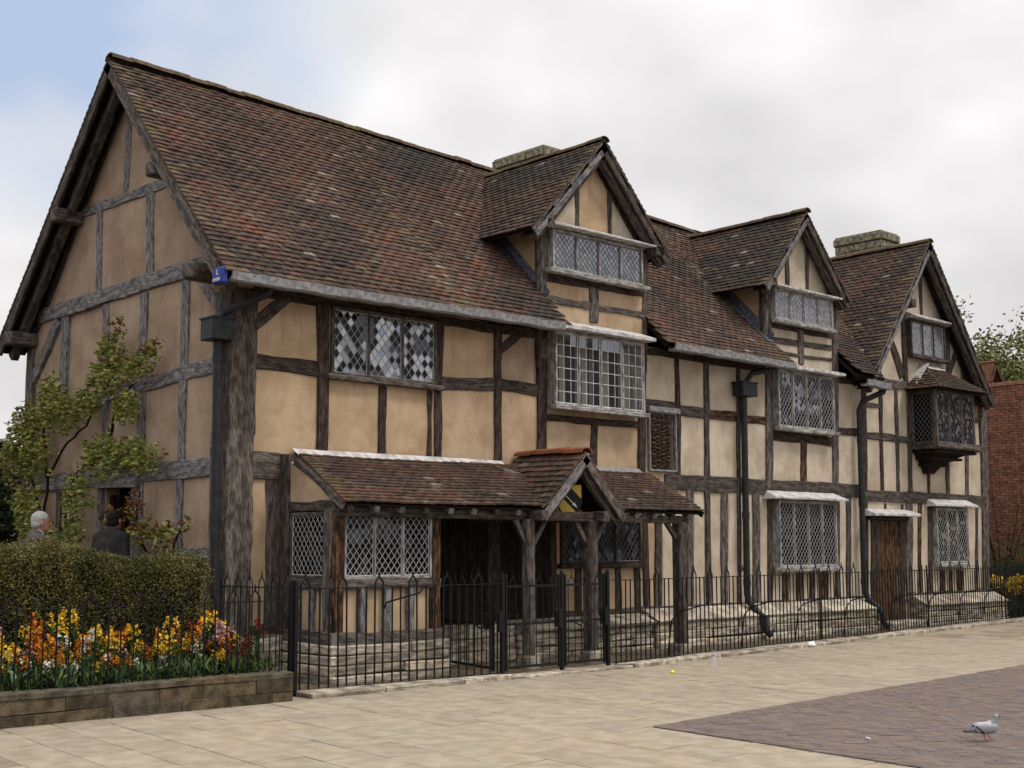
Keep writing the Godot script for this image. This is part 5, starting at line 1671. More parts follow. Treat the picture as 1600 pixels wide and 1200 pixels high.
func leaf_mesh(l: float, w: float, fold := 0.25) -> ArrayMesh:
	# a small pointed leaf along +y, folded along its rib
	var mb := MB.new()
	var p := [Vector3(0, 0, 0), Vector3(w / 2, l * 0.45, w * fold), Vector3(0, l, 0.1 * l), Vector3(-w / 2, l * 0.45, w * fold), Vector3(0, l * 0.5, 0)]
	mb.flat(p[0], p[1], p[4]); mb.flat(p[1], p[2], p[4]); mb.flat(p[2], p[3], p[4]); mb.flat(p[3], p[0], p[4])
	return mb.commit()

func any_turn() -> Basis:
	return Basis(Vector3.UP, rng.randf() * TAU) * Basis(Vector3.RIGHT, rng.randf_range(-1.3, 1.3)) * Basis(Vector3.BACK, rng.randf() * TAU)

func hedge_at(called: String, label: String, x0: float, x1: float, y0: float, z0: float, z1: float, top: Callable, count: int, tones: Array, size := 0.03) -> void:
	var o := thing(called, label, "hedge", Vector3.ZERO)
	var core := MB.new()
	var N := int((x1 - x0) / 0.25)
	var prev: Array = []
	for i in N + 1:
		var x := lerpf(x0 + 0.09, x1 - 0.09, float(i) / N)
		var t: float = top.call(x) - 0.1
		var row := [Vector3(x, y0, z1 - 0.16), Vector3(x, t - 0.2, z1 - 0.16), Vector3(x, t - 0.06, z1 - 0.26), Vector3(x, t - 0.06, z0 + 0.2), Vector3(x, y0, z0 + 0.1)]
		if i:
			for j in 4: core.quad(prev[j], row[j], row[j + 1], prev[j + 1])
		prev = row
		if i == N or i == 0:
			for j in [1, 2, 3]:
				if i == N: core.flat(row[0], row[j + 1], row[j])
				else: core.flat(row[0], row[j], row[j + 1])
	put(o, "twigs", core.commit(), mat(L(0.012, 0.011, 0.006), 1.0))
	var wh: Array = []
	var co: Array = []
	for i in count:
		var x := rng.randf_range(x0, x1)
		var t: float = top.call(x)
		var p: Vector3
		var pick := rng.randf()
		var bump := nz.get_noise_2d(x * 28.0, 7.0) * 0.05
		if pick < 0.66: p = Vector3(x, y0 + (t - y0) * sqrt(rng.randf()), z1 - 0.08)
		elif pick < 0.9: p = Vector3(x, t - 0.05, rng.randf_range(z0, z1 - 0.05))
		else: p = Vector3(x1 - 0.08 if rng.randf() < 0.8 else x0, rng.randf_range(y0, t - 0.04), rng.randf_range(z0, z1))
		var f := nz.get_noise_3d(p.x * 24.0, p.y * 24.0, p.z * 24.0)
		var f2 := nz.get_noise_3d(p.x * 70.0, p.y * 70.0 + 50.0, p.z * 70.0)
		var outw := f * 0.09 + f2 * 0.05 + rng.randf_range(-0.09, 0.03)
		if pick < 0.66: p.z += outw
		elif pick < 0.9: p.y += outw + (0.06 * rng.randf() * rng.randf())
		else: p.x += outw
		if p.y > t - 0.1 and p.z > z1 - 0.14: p.z -= 0.05; p.y -= 0.03
		wh.append(Transform3D(any_turn() * Basis.from_scale(Vector3.ONE * rng.randf_range(0.7, 1.3)), p))
		var c: Color = tones[clampi(int((f * 0.9 + rng.randfn(0.5, 0.25)) * tones.size()), 0, tones.size() - 1)]
		co.append(c * rng.randf_range(0.8, 1.2))
	pieces(o, "foliage", leaf_mesh(size, size * 0.55), M.leaf, wh, co)

func flower_plant(kind: int, col: Array) -> Node3D:
	var o := Node3D.new()
	var h: float = [0.34, 0.42, 0.5, 0.26][kind]
	var green := MB.new()
	for s in (3 if kind < 3 else 2):
		var a := rng.randf() * TAU
		var base := Vector3(cos(a), 0, sin(a)) * 0.02
		var tip := Vector3(cos(a) * rng.randf_range(0.02, 0.09), h * rng.randf_range(0.8, 1.0), sin(a) * rng.randf_range(0.02, 0.09))
		green.col = Color(0.05, 0.085, 0.025)
		green.tube([base, base.lerp(tip, 0.5) + Vector3(0.01, 0, 0), tip], [0.006, 0.005, 0.004], 5, false)
		for i in 18:
			var k := rng.randf_range(0.05, 0.85)
			var p := base.lerp(tip, k)
			var b := Basis(Vector3.UP, rng.randf() * TAU) * Basis(Vector3.RIGHT, rng.randf_range(0.5, 1.25))
			var ln := rng.randf_range(0.06, 0.11)
			var w := 0.012
			green.col = [Color(0.045, 0.085, 0.022), Color(0.07, 0.12, 0.03), Color(0.035, 0.065, 0.02)][rng.randi() % 3]
			var q := [p, p + b * Vector3(w, ln * 0.5, 0), p + b * Vector3(0, ln, 0.02), p + b * Vector3(-w, ln * 0.5, 0)]
			green.quad(q[0], q[1], q[2], q[3])
		var bloom := MB.new()
		for i in 26:
			var t := rng.randf()
			var d := Vector3(rng.randfn(), 0, rng.randfn()).normalized() * sqrt(rng.randf()) * lerpf(0.04, 0.016, t)
			var p := tip + d + Vector3(0, lerpf(-0.075, 0.06, t), 0)
			var b := any_turn()
			var r := rng.randf_range(0.0075, 0.013)
			bloom.col = (col[rng.randi() % col.size()] as Color) * rng.randf_range(0.6, 1.05)
			bloom.quad(p + b * Vector3(-r, -r, 0), p + b * Vector3(r, -r, 0.004), p + b * Vector3(r, r, 0), p + b * Vector3(-r, r, 0.004))
		put(o, "bloom", bloom.commit(), M.petal)
	put(o, "foliage", green.commit(), M.leaf)
	return o

func flower_bed() -> void:
	var kinds := [
		["orange wallflower", [Color(0.6, 0.2, 0.015), Color(0.55, 0.13, 0.012), Color(0.65, 0.28, 0.02)], "orange wallflowers", 62],
		["yellow wallflower", [Color(0.7, 0.45, 0.02), Color(0.72, 0.52, 0.05), Color(0.66, 0.36, 0.02)], "yellow wallflowers", 72],
		["dark red wallflower", [Color(0.16, 0.015, 0.012), Color(0.22, 0.03, 0.012), Color(0.1, 0.01, 0.012)], "dark red wallflowers", 26],
		["cream white wallflower", [Color(0.72, 0.66, 0.52), Color(0.75, 0.7, 0.62), Color(0.6, 0.52, 0.36)], "cream wallflowers", 22],
		["pale pink wallflower", [Color(0.6, 0.32, 0.36), Color(0.66, 0.42, 0.42), Color(0.5, 0.24, 0.28)], "pink wallflowers", 20]]
	for k in kinds.size():
		var protos: Array = []
		for e in 3:
			var p := flower_plant(e, kinds[k][1])
			protos.append(p)
		for i in kinds[k][3]:
			var pr: Node3D = protos[i % 3]
			var o: Node3D = pr.duplicate()
			o.name = numbered("wallflower")
			add_child(o)
			var x: float
			if k == 4: x = -0.7 - pow(rng.randf(), 1.6) * 3.2
			elif k == 3: x = rng.randf_range(-6.2, -0.8) if rng.randf() < 0.4 else rng.randf_range(-4.2, -2.4)
			else: x = rng.randf_range(-5.6, -0.78)
			var z := rng.randf_range(1.0, 2.2)
			if k == 2 and rng.randf() < 0.4: x = rng.randf_range(-1.3, -0.72)
			o.position = Vector3(x, 0.24, z)
			var big := rng.randf_range(0.75, 1.35)
			var words := "%s %s, %s the %s of the bed" % ["tall" if big > 1.05 else "short", kinds[k][0], "at the back of" if z < 1.6 else "near the railing at", "right end" if x > -1.7 else ("middle" if x > -3.2 else "left part")]
			tag(o, words, "flower", ("tall " if big > 1.05 else "short ") + kinds[k][2] + words.get_slice(",", 1))
			o.rotation.y = rng.randf() * TAU
			o.scale = Vector3.ONE * big * lerpf(1.08, 0.78, (z - 1.0) / 1.2)
		for p in protos: p.free()
	# a few small white flowers near the wall
	var wp := flower_plant(3, [Color(0.75, 0.74, 0.7), Color(0.8, 0.8, 0.72)])
	for i in 12:
		var o: Node3D = wp.duplicate()
		o.name = numbered("white_flower")
		add_child(o)
		tag(o, "small white flower close behind the bed wall", "flower", "small white flowers")
		o.position = Vector3(rng.randf_range(-4.6, -1.6), 0.26, rng.randf_range(2.0, 2.24))
		o.rotation.y = rng.randf() * TAU
		o.scale = Vector3.ONE * rng.randf_range(0.7, 1.0)
	wp.free()
	# broad bluish leaves of bulbs gone over
	var nth := 0
	for e in [[-3.75, 2.2, 0.28], [-3.45, 2.2, 0.3], [-3.05, 2.22, 0.2], [-2.75, 2.18, 0.34], [-2.45, 2.2, 0.24], [-2.1, 2.2, 0.22]]:
		var mb := MB.new()
		for l in 3:
			var yaw := rng.randf() * TAU
			var b := Basis(Vector3.UP, yaw)
			var prev: Array = []
			for i in 7:
				var k := i / 6.0
				var w := 0.032 * sin(PI * (0.12 + 0.86 * k))
				var c := b * Vector3(0, e[2] * (k - 0.25 * k * k * k), 0.16 * k * k)
				var row := [c + b * Vector3(-w, 0, -w * 0.3), c, c + b * Vector3(w, 0, -w * 0.3)]
				mb.col = Color(0.1, 0.17, 0.085) * (1.0 if l else 1.3)
				if i:
					mb.quad(prev[0], prev[1], row[1], row[0])
					mb.quad(prev[1], prev[2], row[2], row[1])
				prev = row
		nth += 1
		var o := thing("tulip_plant", "broad grey-green bulb leaves close behind the bed wall, %s from the left" % ["first", "second", "third", "fourth", "fifth", "sixth"][nth - 1], "plant", Vector3(e[0], 0.25, e[1]), 0.0, "bulb leaves in the bed")
		put(o, "leaf", mb.commit(), M.leaf)
	# undergrowth of the bed
	var wh: Array = []
	var co: Array = []
	for i in 7000:
		var p := Vector3(rng.randf_range(-6.0, -0.72), 0.23, rng.randf_range(0.9, 2.27))
		p.y += rng.randf() * 0.16
		var b := Basis(Vector3.UP, rng.randf() * TAU) * Basis(Vector3.RIGHT, rng.randf_range(-0.2, 1.1)) * Basis.from_scale(Vector3.ONE * rng.randf_range(0.6, 1.4))
		wh.append(Transform3D(b, p))
		co.append([Color(0.04, 0.075, 0.02), Color(0.06, 0.1, 0.026), Color(0.03, 0.055, 0.018), Color(0.085, 0.12, 0.035)][rng.randi() % 4])
	var gc := pieces(self, "undergrowth", leaf_mesh(0.12, 0.024, 0.2), M.leaf, wh, co)
	tag(gc, "green leafy undergrowth filling the flower bed", "foliage")

func vine() -> void:
	var o := thing("climbing_plant", "green climbing plant trained over the shaded gable wall", "climber", Vector3(-0.2, 0.2, -4.2))
	var base := Vector3(-0.2, 0.2, -4.2)
	var X := -0.13
	var P := func(z: float, y: float, d := 0.0) -> Vector3: return Vector3(X - d, y if y < 3.0 else 3.0 + (y - 3.0) * 0.8, z) - base
	var stems := [
		[[-4.6, 0.2], [-4.7, 1.2], [-4.9, 2.0], [-4.8, 2.6], [-4.2, 3.1], [-3.6, 3.35], [-3.2, 3.8], [-2.7, 4.3], [-2.5, 4.6]],
		[[-3.95, 0.2], [-3.9, 1.2], [-4.1, 2.0], [-3.9, 2.6], [-3.4, 2.75], [-2.7, 2.9], [-1.9, 2.85]],
		[[-2.9, 2.9], [-2.75, 3.4], [-2.45, 3.8], [-2.2, 4.0]],
		[[-4.9, 2.0], [-5.4, 2.6], [-5.7, 3.2], [-5.6, 3.7]], [[-4.8, 2.6], [-5.0, 3.3], [-4.9, 3.9], [-4.5, 4.1]],
		[[-1.2, 0.3], [-1.35, 1.2], [-1.7, 1.5], [-2.0, 1.8], [-1.95, 2.3]], [[-1.6, 0.3], [-1.35, 0.9], [-1.0, 1.5], [-0.85, 1.9]], [[-4.7, 1.2], [-4.3, 1.7], [-3.9, 2.0]]]
	for s in stems:
		var pts: Array = []
		var rad: Array = []
		for i in s.size():
			for k in 3:
				if i == s.size() - 1 and k > 0: break
				var a: Array = s[i]
				var b: Array = s[mini(i + 1, s.size() - 1)]
				var t := k / 3.0
				pts.append(P.call(lerpf(a[0], b[0], t) + nz.get_noise_2d(i * 30.0 + k * 11.0, a[0] * 20.0) * 0.1, lerpf(a[1], b[1], t), 0.02 + 0.05 * absf(nz.get_noise_1d(i * 40.0 + k * 13.0))))
				rad.append(lerpf(0.024, 0.008, float(i) / s.size()))
		var mb := MB.new()
		mb.tube(pts, rad, 6)
		put(o, "stem", mb.commit(), M.bark)
	# clumps: z, y, radius along z, radius along y, leaves, rusty share
	var clumps := [[-2.75, 4.55, 0.45, 0.45, 420, 0.1], [-2.9, 4.15, 0.6, 0.4, 480, 0.05], [-2.0, 4.25, 0.5, 0.3, 330, 0.15], [-1.55, 4.45, 0.25, 0.16, 90, 0.5], [-2.6, 5.0, 0.12, 0.16, 45, 0.6],
		[-2.3, 3.55, 0.4, 0.3, 260, 0.05], [-4.7, 4.1, 0.4, 0.3, 230, 0.05], [-4.4, 3.7, 0.8, 0.4, 640, 0.08], [-5.5, 3.55, 0.7, 0.5, 480, 0.12], [-5.2, 2.95, 0.7, 0.45, 520, 0.12], [-5.8, 3.2, 0.45, 0.4, 250, 0.1], [-3.5, 3.75, 0.5, 0.35, 330, 0.05],
		[-3.0, 2.85, 0.6, 0.35, 460, 0.05], [-2.3, 2.8, 0.6, 0.25, 420, 0.05], [-1.65, 2.7, 0.4, 0.22, 220, 0.08], [-3.7, 2.3, 0.45, 0.4, 330, 0.02], [-5.4, 2.25, 0.6, 0.4, 360, 0.1], [-4.9, 1.75, 0.5, 0.25, 200, 0.1],
		[-3.8, 1.75, 0.4, 0.3, 210, 0.05], [-4.3, 1.45, 0.5, 0.2, 170, 0.05], [-1.95, 2.1, 0.16, 0.3, 110, 0.9], [-1.75, 1.75, 0.35, 0.22, 150, 0.6], [-2.6, 1.95, 0.3, 0.2, 100, 0.5], [-1.1, 1.72, 0.35, 0.2, 120, 0.3], [-0.6, 1.85, 0.12, 0.1, 25, 0.4], [-6.1, 2.9, 0.3, 0.5, 160, 0.1], [-1.8, 1.35, 0.3, 0.15, 60, 0.2], [-5.3, 1.9, 0.35, 0.5, 240, 0.08]]
	var wh: Array = []
	var co: Array = []
	for c in clumps:
		for i in int(c[4] * (0.85 if c[1] > 3.9 else 1.15)):
			var a := rng.randf() * TAU
			var r := pow(rng.randf(), 0.6) * (0.8 + 0.7 * nz.get_noise_2d(a * 40.0, c[0] * 30.0) + 0.1)
			var z: float = c[0] + cos(a) * r * c[2]
			var y: float = c[1] + sin(a) * r * c[3]
			var p: Vector3 = P.call(z, y, rng.randf_range(0.0, 0.2) * (1.1 - r * 0.7))
			var bs := Basis(Vector3.RIGHT, rng.randfn(0.0, 0.9)) * Basis(Vector3.BACK, rng.randf_range(0.4, 2.6)) * Basis(Vector3.UP, rng.randf() * TAU)
			wh.append(Transform3D(bs * Basis.from_scale(Vector3.ONE * rng.randf_range(0.7, 1.5)), p))
			var col: Color = [Color(0.23, 0.26, 0.055), Color(0.29, 0.31, 0.075), Color(0.17, 0.2, 0.05), Color(0.36, 0.36, 0.11), Color(0.13, 0.155, 0.04)][rng.randi() % 5]
			if rng.randf() < c[5]: col = [Color(0.16, 0.07, 0.025), Color(0.24, 0.13, 0.03), Color(0.12, 0.045, 0.02)][rng.randi() % 3]
			co.append(col)
	pieces(o, "foliage", leaf_mesh(0.07, 0.036, 0.2), M.leaf, wh, co)

func shrub(called: String, label: String, cat: String, at0: Vector3, size: Vector3, n: int, tones: Array, leaf := 0.06, bare := 0.0, group := "") -> Node3D:
	var o := thing(called, label, cat, at0, 0.0, group)
	var mb := MB.new()
	for i in 9:
		var a := TAU * i / 9.0 + rng.randf()
		var tip := Vector3(cos(a) * size.x * rng.randf_range(0.2, 0.8), size.y * rng.randf_range(0.6, 0.95), sin(a) * size.z * rng.randf_range(0.2, 0.8))
		mb.tube([Vector3(cos(a), 0, sin(a)) * 0.05, tip * Vector3(0.4, 0.5, 0.4), tip], [0.02, 0.014, 0.006], 5)
	put(o, "stem", mb.commit(), M.bark)
	var wh: Array = []
	var co: Array = []
	for i in n:
		var d := Vector3(rng.randfn(), rng.randfn(), rng.randfn()).normalized()
		var r := pow(rng.randf(), 0.45)
		var p := Vector3(d.x * size.x * r, size.y * 0.55 + d.y * size.y * 0.48 * r, d.z * size.z * r)
		var f := nz.get_noise_3d((p.x + at0.x) * 22.0, p.y * 22.0, (p.z + at0.z) * 22.0)
		if f < -0.12 + bare: continue
		wh.append(Transform3D(any_turn() * Basis.from_scale(Vector3.ONE * rng.randf_range(0.7, 1.4)), p))
		co.append((tones[rng.randi() % tones.size()] as Color) * rng.randf_range(0.8, 1.25))
	pieces(o, "foliage", leaf_mesh(leaf, leaf * 0.5), M.leaf, wh, co)
	return o

func tree(label: String, at0: Vector3, h: float, cr: float, n: int, tones: Array, sparse: float) -> void:
	var o := thing("tree", label, "tree", at0)
	var mb := MB.new()
	mb.tube([Vector3.ZERO, Vector3(0.1, h * 0.3, 0), Vector3(0.0, h * 0.6, 0.1), Vector3(0.1, h * 0.95, 0)], [0.22, 0.17, 0.1, 0.02], 8)
	put(o, "trunk", mb.commit(), M.bark)
	var tips: Array = []
	for i in 22:
		var y := h * rng.randf_range(0.22, 0.8)
		var a := rng.randf() * TAU
		var reach := cr * rng.randf_range(0.5, 1.0) * sin(PI * clampf((y / h - 0.05) / 1.1, 0.05, 1.0))
		var tip := Vector3(cos(a) * reach, y + h * rng.randf_range(0.08, 0.25), sin(a) * reach)
		var lb := MB.new()
		var mid := Vector3(cos(a) * reach * 0.45, y + h * 0.06, sin(a) * reach * 0.45)
		lb.tube([Vector3(0.05, y, 0.03), mid, tip], [0.06, 0.035, 0.01], 5)
		for e in 4:
			var t2 := tip + Vector3(rng.randfn() * 0.5, rng.randf_range(0.2, 1.1), rng.randfn() * 0.5)
			lb.tube([mid.lerp(tip, rng.randf_range(0.3, 1.0)), t2], [0.018, 0.004], 4)
			tips.append(t2)
		put(o, "limb", lb.commit(), M.bark)
		tips.append(tip)
		tips.append(mid)
	var wh: Array = []
	var co: Array = []
	for i in n:
		var c: Vector3 = tips[rng.randi() % tips.size()]
		var p := c + Vector3(rng.randfn(), rng.randfn() * 0.8, rng.randfn()) * cr * 0.11
		if p.y > h * 0.9 and rng.randf() < sparse: continue
		wh.append(Transform3D(any_turn() * Basis.from_scale(Vector3.ONE * rng.randf_range(0.7, 1.4)), p))
		co.append((tones[rng.randi() % tones.size()] as Color) * rng.randf_range(0.8, 1.2))
	pieces(o, "crown", leaf_mesh(0.19, 0.11), M.leaf, wh, co)

# ---------------------------------------------------------------- background buildings
func brick_face(par: Node, f: Array, u0: float, u1: float, v0: float, v1: float, tones: Array) -> void:
	var mb := MB.new()
	mb.box(Vector3.ZERO, f[1] * 0.105, f[2] * 0.0325, f[3] * 0.02, 0.003)
	var mesh := mb.commit()
	var wh: Array = []
	var co: Array = []
	var r := 0
	var v := v0
	while v < v1:
		var u := u0 + (0.11 if r % 2 else 0.0)
		while u < u1:
			wh.append(Transform3D(Basis.IDENTITY, at(f, u + 0.11, v + 0.035, rng.randf_range(-0.004, 0.003))))
			co.append(tones[rng.randi() % tones.size()])
			u += 0.222
		v += 0.074
		r += 1
	pieces(par, "bricks", mesh, M.brick_all, wh, co)

func background() -> void:
	var red := [Color(0.9, 0.92, 0.92), Color(0.72, 0.72, 0.73), Color(0.95, 0.86, 0.8), Color(0.6, 0.59, 0.62), Color(0.8, 0.75, 0.72)]
	var w := thing("brick_wall", "tall red brick wall beyond the right end of the timber house", "wall", Vector3(24.15, 0, 0))
	var wm := MB.new()
	wm.box(Vector3(0.0, 2.85, 0.9), Vector3(0.13, 0, 0), Vector3(0, 2.85, 0), Vector3(0, 0, 8.0))
	put(w, "core", wm.commit(), M.mortar)
	brick_face(w, [Vector3(-0.14, 0, 0), Vector3.BACK, Vector3.UP, Vector3.LEFT], -7.0, 4.0, 0.05, 5.68, red)
	for i in 20: block(w, "coping", Vector3(0, 5.74, -7.0 + i * 0.55), Vector3(0.36, 0.1, 0.54), M.brick, 0.01)
	var h := thing("red_roofed_house", "small house gable with a red tiled roof showing above the brick wall", "house", Vector3(29.75, -0.6, -6.0))
	var hm := MB.new()
	hm.box(Vector3(1.0, 3.0, -1.2), Vector3(2.5, 0, 0), Vector3(0, 3.0, 0), Vector3(0, 0, 2.0))
	put(h, "wall", hm.commit(), M.brick)
	var rm := MB.new()
	slab_quad(rm, Vector3(-0.3, 5.9, 1.0), Vector3(2.9, 5.9, 1.0), Vector3(-0.3, 5.9, 1.0) + Vector3(0.8, 1.75, 0) * 0.0 + Vector3(0, 0, 0), Vector3(2.9, 5.9, 1.0), 0.05) if false else null
	# ridge runs away to the left; the gable faces the street
	slab_quad(rm, Vector3(-1.0, 6.0, -5.0), Vector3(-1.0, 6.0, 1.05), Vector3(0.0, 7.85, -5.0), Vector3(0.0, 7.85, 1.05), 0.09)
	slab_quad(rm, Vector3(1.25, 6.0, 1.05), Vector3(1.25, 6.0, -5.0), Vector3(0.0, 7.85, 1.05), Vector3(0.0, 7.85, -5.0), 0.09)
	put(h, "roof", rm.commit(), M.tile[4])
	var gb := MB.new()
	extrude(gb, [Vector3(0, 0, 0.85), Vector3.RIGHT, Vector3.UP, Vector3.BACK], PackedVector2Array([Vector2(-0.85, 6.0), Vector2(1.1, 6.0), Vector2(0.0, 7.65)]), -0.05, 0.0)
	put(h, "gable_boarding", gb.commit(), M.wood[5])
	board(h, "bargeboard", Vector3(-1.02, 5.93, 1.08), Vector3(0, 7.78, 1.08), Vector3(-1.85, 1, 0), 0.16, 0.04, M.wood[4])
	board(h, "bargeboard", Vector3(1.27, 5.93, 1.08), Vector3(0, 7.78, 1.08), Vector3(1.5, 1, 0), 0.16, 0.04, M.wood[4])
	# left: brick house far behind the garden
	var b := thing("brick_house", "pink-red brick house with a low slate roof far behind the gable at the left edge", "house", Vector3(4.0, 0, -33.0))
	var bm := MB.new()
	bm.box(Vector3(0, 2.2, 0), Vector3(6.0, 0, 0), Vector3(0, 2.4, 0), Vector3(0, 0, 3.0))
	extrude(bm, [Vector3(0, 0, 3.0), Vector3.RIGHT, Vector3.UP, Vector3.BACK], PackedVector2Array([Vector2(2.0, 4.5), Vector2(6.0, 4.5), Vector2(5.2, 5.0)]), -6.0, 0.0)
	put(b, "wall", bm.commit(), M.brick)
	brick_face(b, [Vector3(0, 0, 3.02), Vector3.RIGHT, Vector3.UP, Vector3.BACK], 2.4, 5.9, 0.1, 4.6, red)
	var br := MB.new()
	slab_quad(br, Vector3(-6.2, 4.6, 3.2), Vector3(5.3, 5.25, 3.2), Vector3(-6.2, 5.0, -3.2), Vector3(5.3, 5.25, -3.2), 0.15)
	slab_quad(br, Vector3(5.3, 5.25, 3.2), Vector3(6.3, 4.75, 3.2), Vector3(5.3, 5.25, -3.2), Vector3(6.3, 4.75, -3.2), 0.15)
	put(b, "roof", br.commit(), M.lead)
	var gp := thing("gate_pier", "yellow brick gate pier with a stone cap at the left edge", "pier", Vector3(0.75, 0, -11.2))
	block(gp, "shaft", Vector3(0, 0.95, 0), Vector3(0.5, 1.9, 0.5), mat(L(0.42, 0.3, 0.13), 0.95), 0.02)
	block(gp, "cap", Vector3(0, 1.95, 0), Vector3(0.62, 0.12, 0.62), M.stone[1], 0.02)
	var dk := [Color(0.02, 0.035, 0.015), Color(0.03, 0.05, 0.018), Color(0.014, 0.026, 0.012)]
	shrub("evergreen_shrub", "tall dark evergreen shrub behind the far corner of the gable", "shrub", Vector3(0.2, 0, -8.0), Vector3(0.75, 3.3, 0.8), 9000, dk, 0.11, -0.6)
	var sp := [Color(0.15, 0.18, 0.045), Color(0.11, 0.135, 0.035), Color(0.2, 0.21, 0.06), Color(0.1, 0.105, 0.045)]
	tree("fresh green spring tree with thin bare twigs above the brick wall", Vector3(45.5, 0, -11.2), 10.4, 4.2, 40000, sp, 0.75)
	tree("second spring tree behind, mostly hidden by the right gable", Vector3(47.5, 0, -15.5), 10.2, 3.8, 24000, sp, 0.7)
	tree("third spring tree at the right edge above the brick wall", Vector3(43.0, 0, -6.8), 9.9, 3.8, 34000, sp, 0.7)
	shrub("bare_shrub", "thin brown shrub growing against the brick wall", "shrub", Vector3(23.3, 0, -1.8), Vector3(0.7, 3.2, 1.6), 1500, [Color(0.06, 0.06, 0.03), Color(0.08, 0.06, 0.03), Color(0.05, 0.06, 0.025)], 0.06, 0.05)
	shrub("green_shrub", "low green shrub at the foot of the brick wall", "shrub", Vector3(22.9, 0, -0.9), Vector3(0.6, 1.75, 1.7), 3000, [Color(0.06, 0.085, 0.02), Color(0.045, 0.07, 0.02), Color(0.09, 0.11, 0.025)], 0.06)
	hedge_at("clipped_hedge", "dark hedge behind the yellow flowers beyond the house", 19.4, 23.6, 0.0, -1.4, -0.6, func(x: float) -> float: return 1.15 + 0.06 * sin(x * 3.0), 5000, dk)
	var yp := flower_plant(1, [Color(0.72, 0.5, 0.03), Color(0.75, 0.56, 0.05), Color(0.62, 0.3, 0.02)])
	for i in 40:
		var o: Node3D = yp.duplicate()
		o.name = numbered("yellow_flower")
		add_child(o)
		var fx := rng.randf_range(19.6, 23.2)
		var fz := rng.randf_range(-0.5, 0.25)
		var fw := "yellow flower %s beyond the house, %s" % ["close behind the railing" if fz > -0.12 else "in front of the dark hedge", "next to the house corner" if fx < 20.8 else ("midway to the brick wall" if fx < 22.0 else "nearest the brick wall")]
		tag(o, fw, "flower", fw)
		o.position = Vector3(fx, 0.0, fz)
		o.rotation.y = rng.randf() * TAU
		o.scale = Vector3.ONE * rng.randf_range(1.5, 2.1)
	yp.free()
	var wh: Array = []
	var co: Array = []
	for i in 2500:
		wh.append(Transform3D(Basis(Vector3.UP, rng.randf() * TAU) * Basis(Vector3.RIGHT, rng.randf_range(-0.2, 1.0)), Vector3(rng.randf_range(19.3, 23.6), rng.randf() * 0.3, rng.randf_range(-0.6, 0.4))))
		co.append(dk[rng.randi() % 3])
	tag(pieces(self, "undergrowth", leaf_mesh(0.16, 0.04, 0.2), M.leaf, wh, co), "dark green leaves round the yellow flowers beyond the house", "foliage")

# ---------------------------------------------------------------- figures: a field of tapered capsules, meshed by surface nets
static func cap(p: Vector3, a: Vector3, b: Vector3, ra: float, rb: float) -> float:
	var d := b - a
	var h := clampf((p - a).dot(d) / d.length_squared(), 0.0, 1.0)
	return (p - a - d * h).length() - lerpf(ra, rb, h)

static func ell(p: Vector3, o: Vector3, r: Vector3) -> float:
	var q := (p - o) / r
	var k := q.length()
	return (k - 1.0) * minf(r.x, minf(r.y, r.z)) * (0.6 + 0.4 * k) if k > 0.001 else -r.x

static func smin(a: float, b: float, k: float) -> float:
	var h := clampf(0.5 + 0.5 * (b - a) / k, 0.0, 1.0)
	return lerpf(b, a, h) - k * h * (1.0 - h)

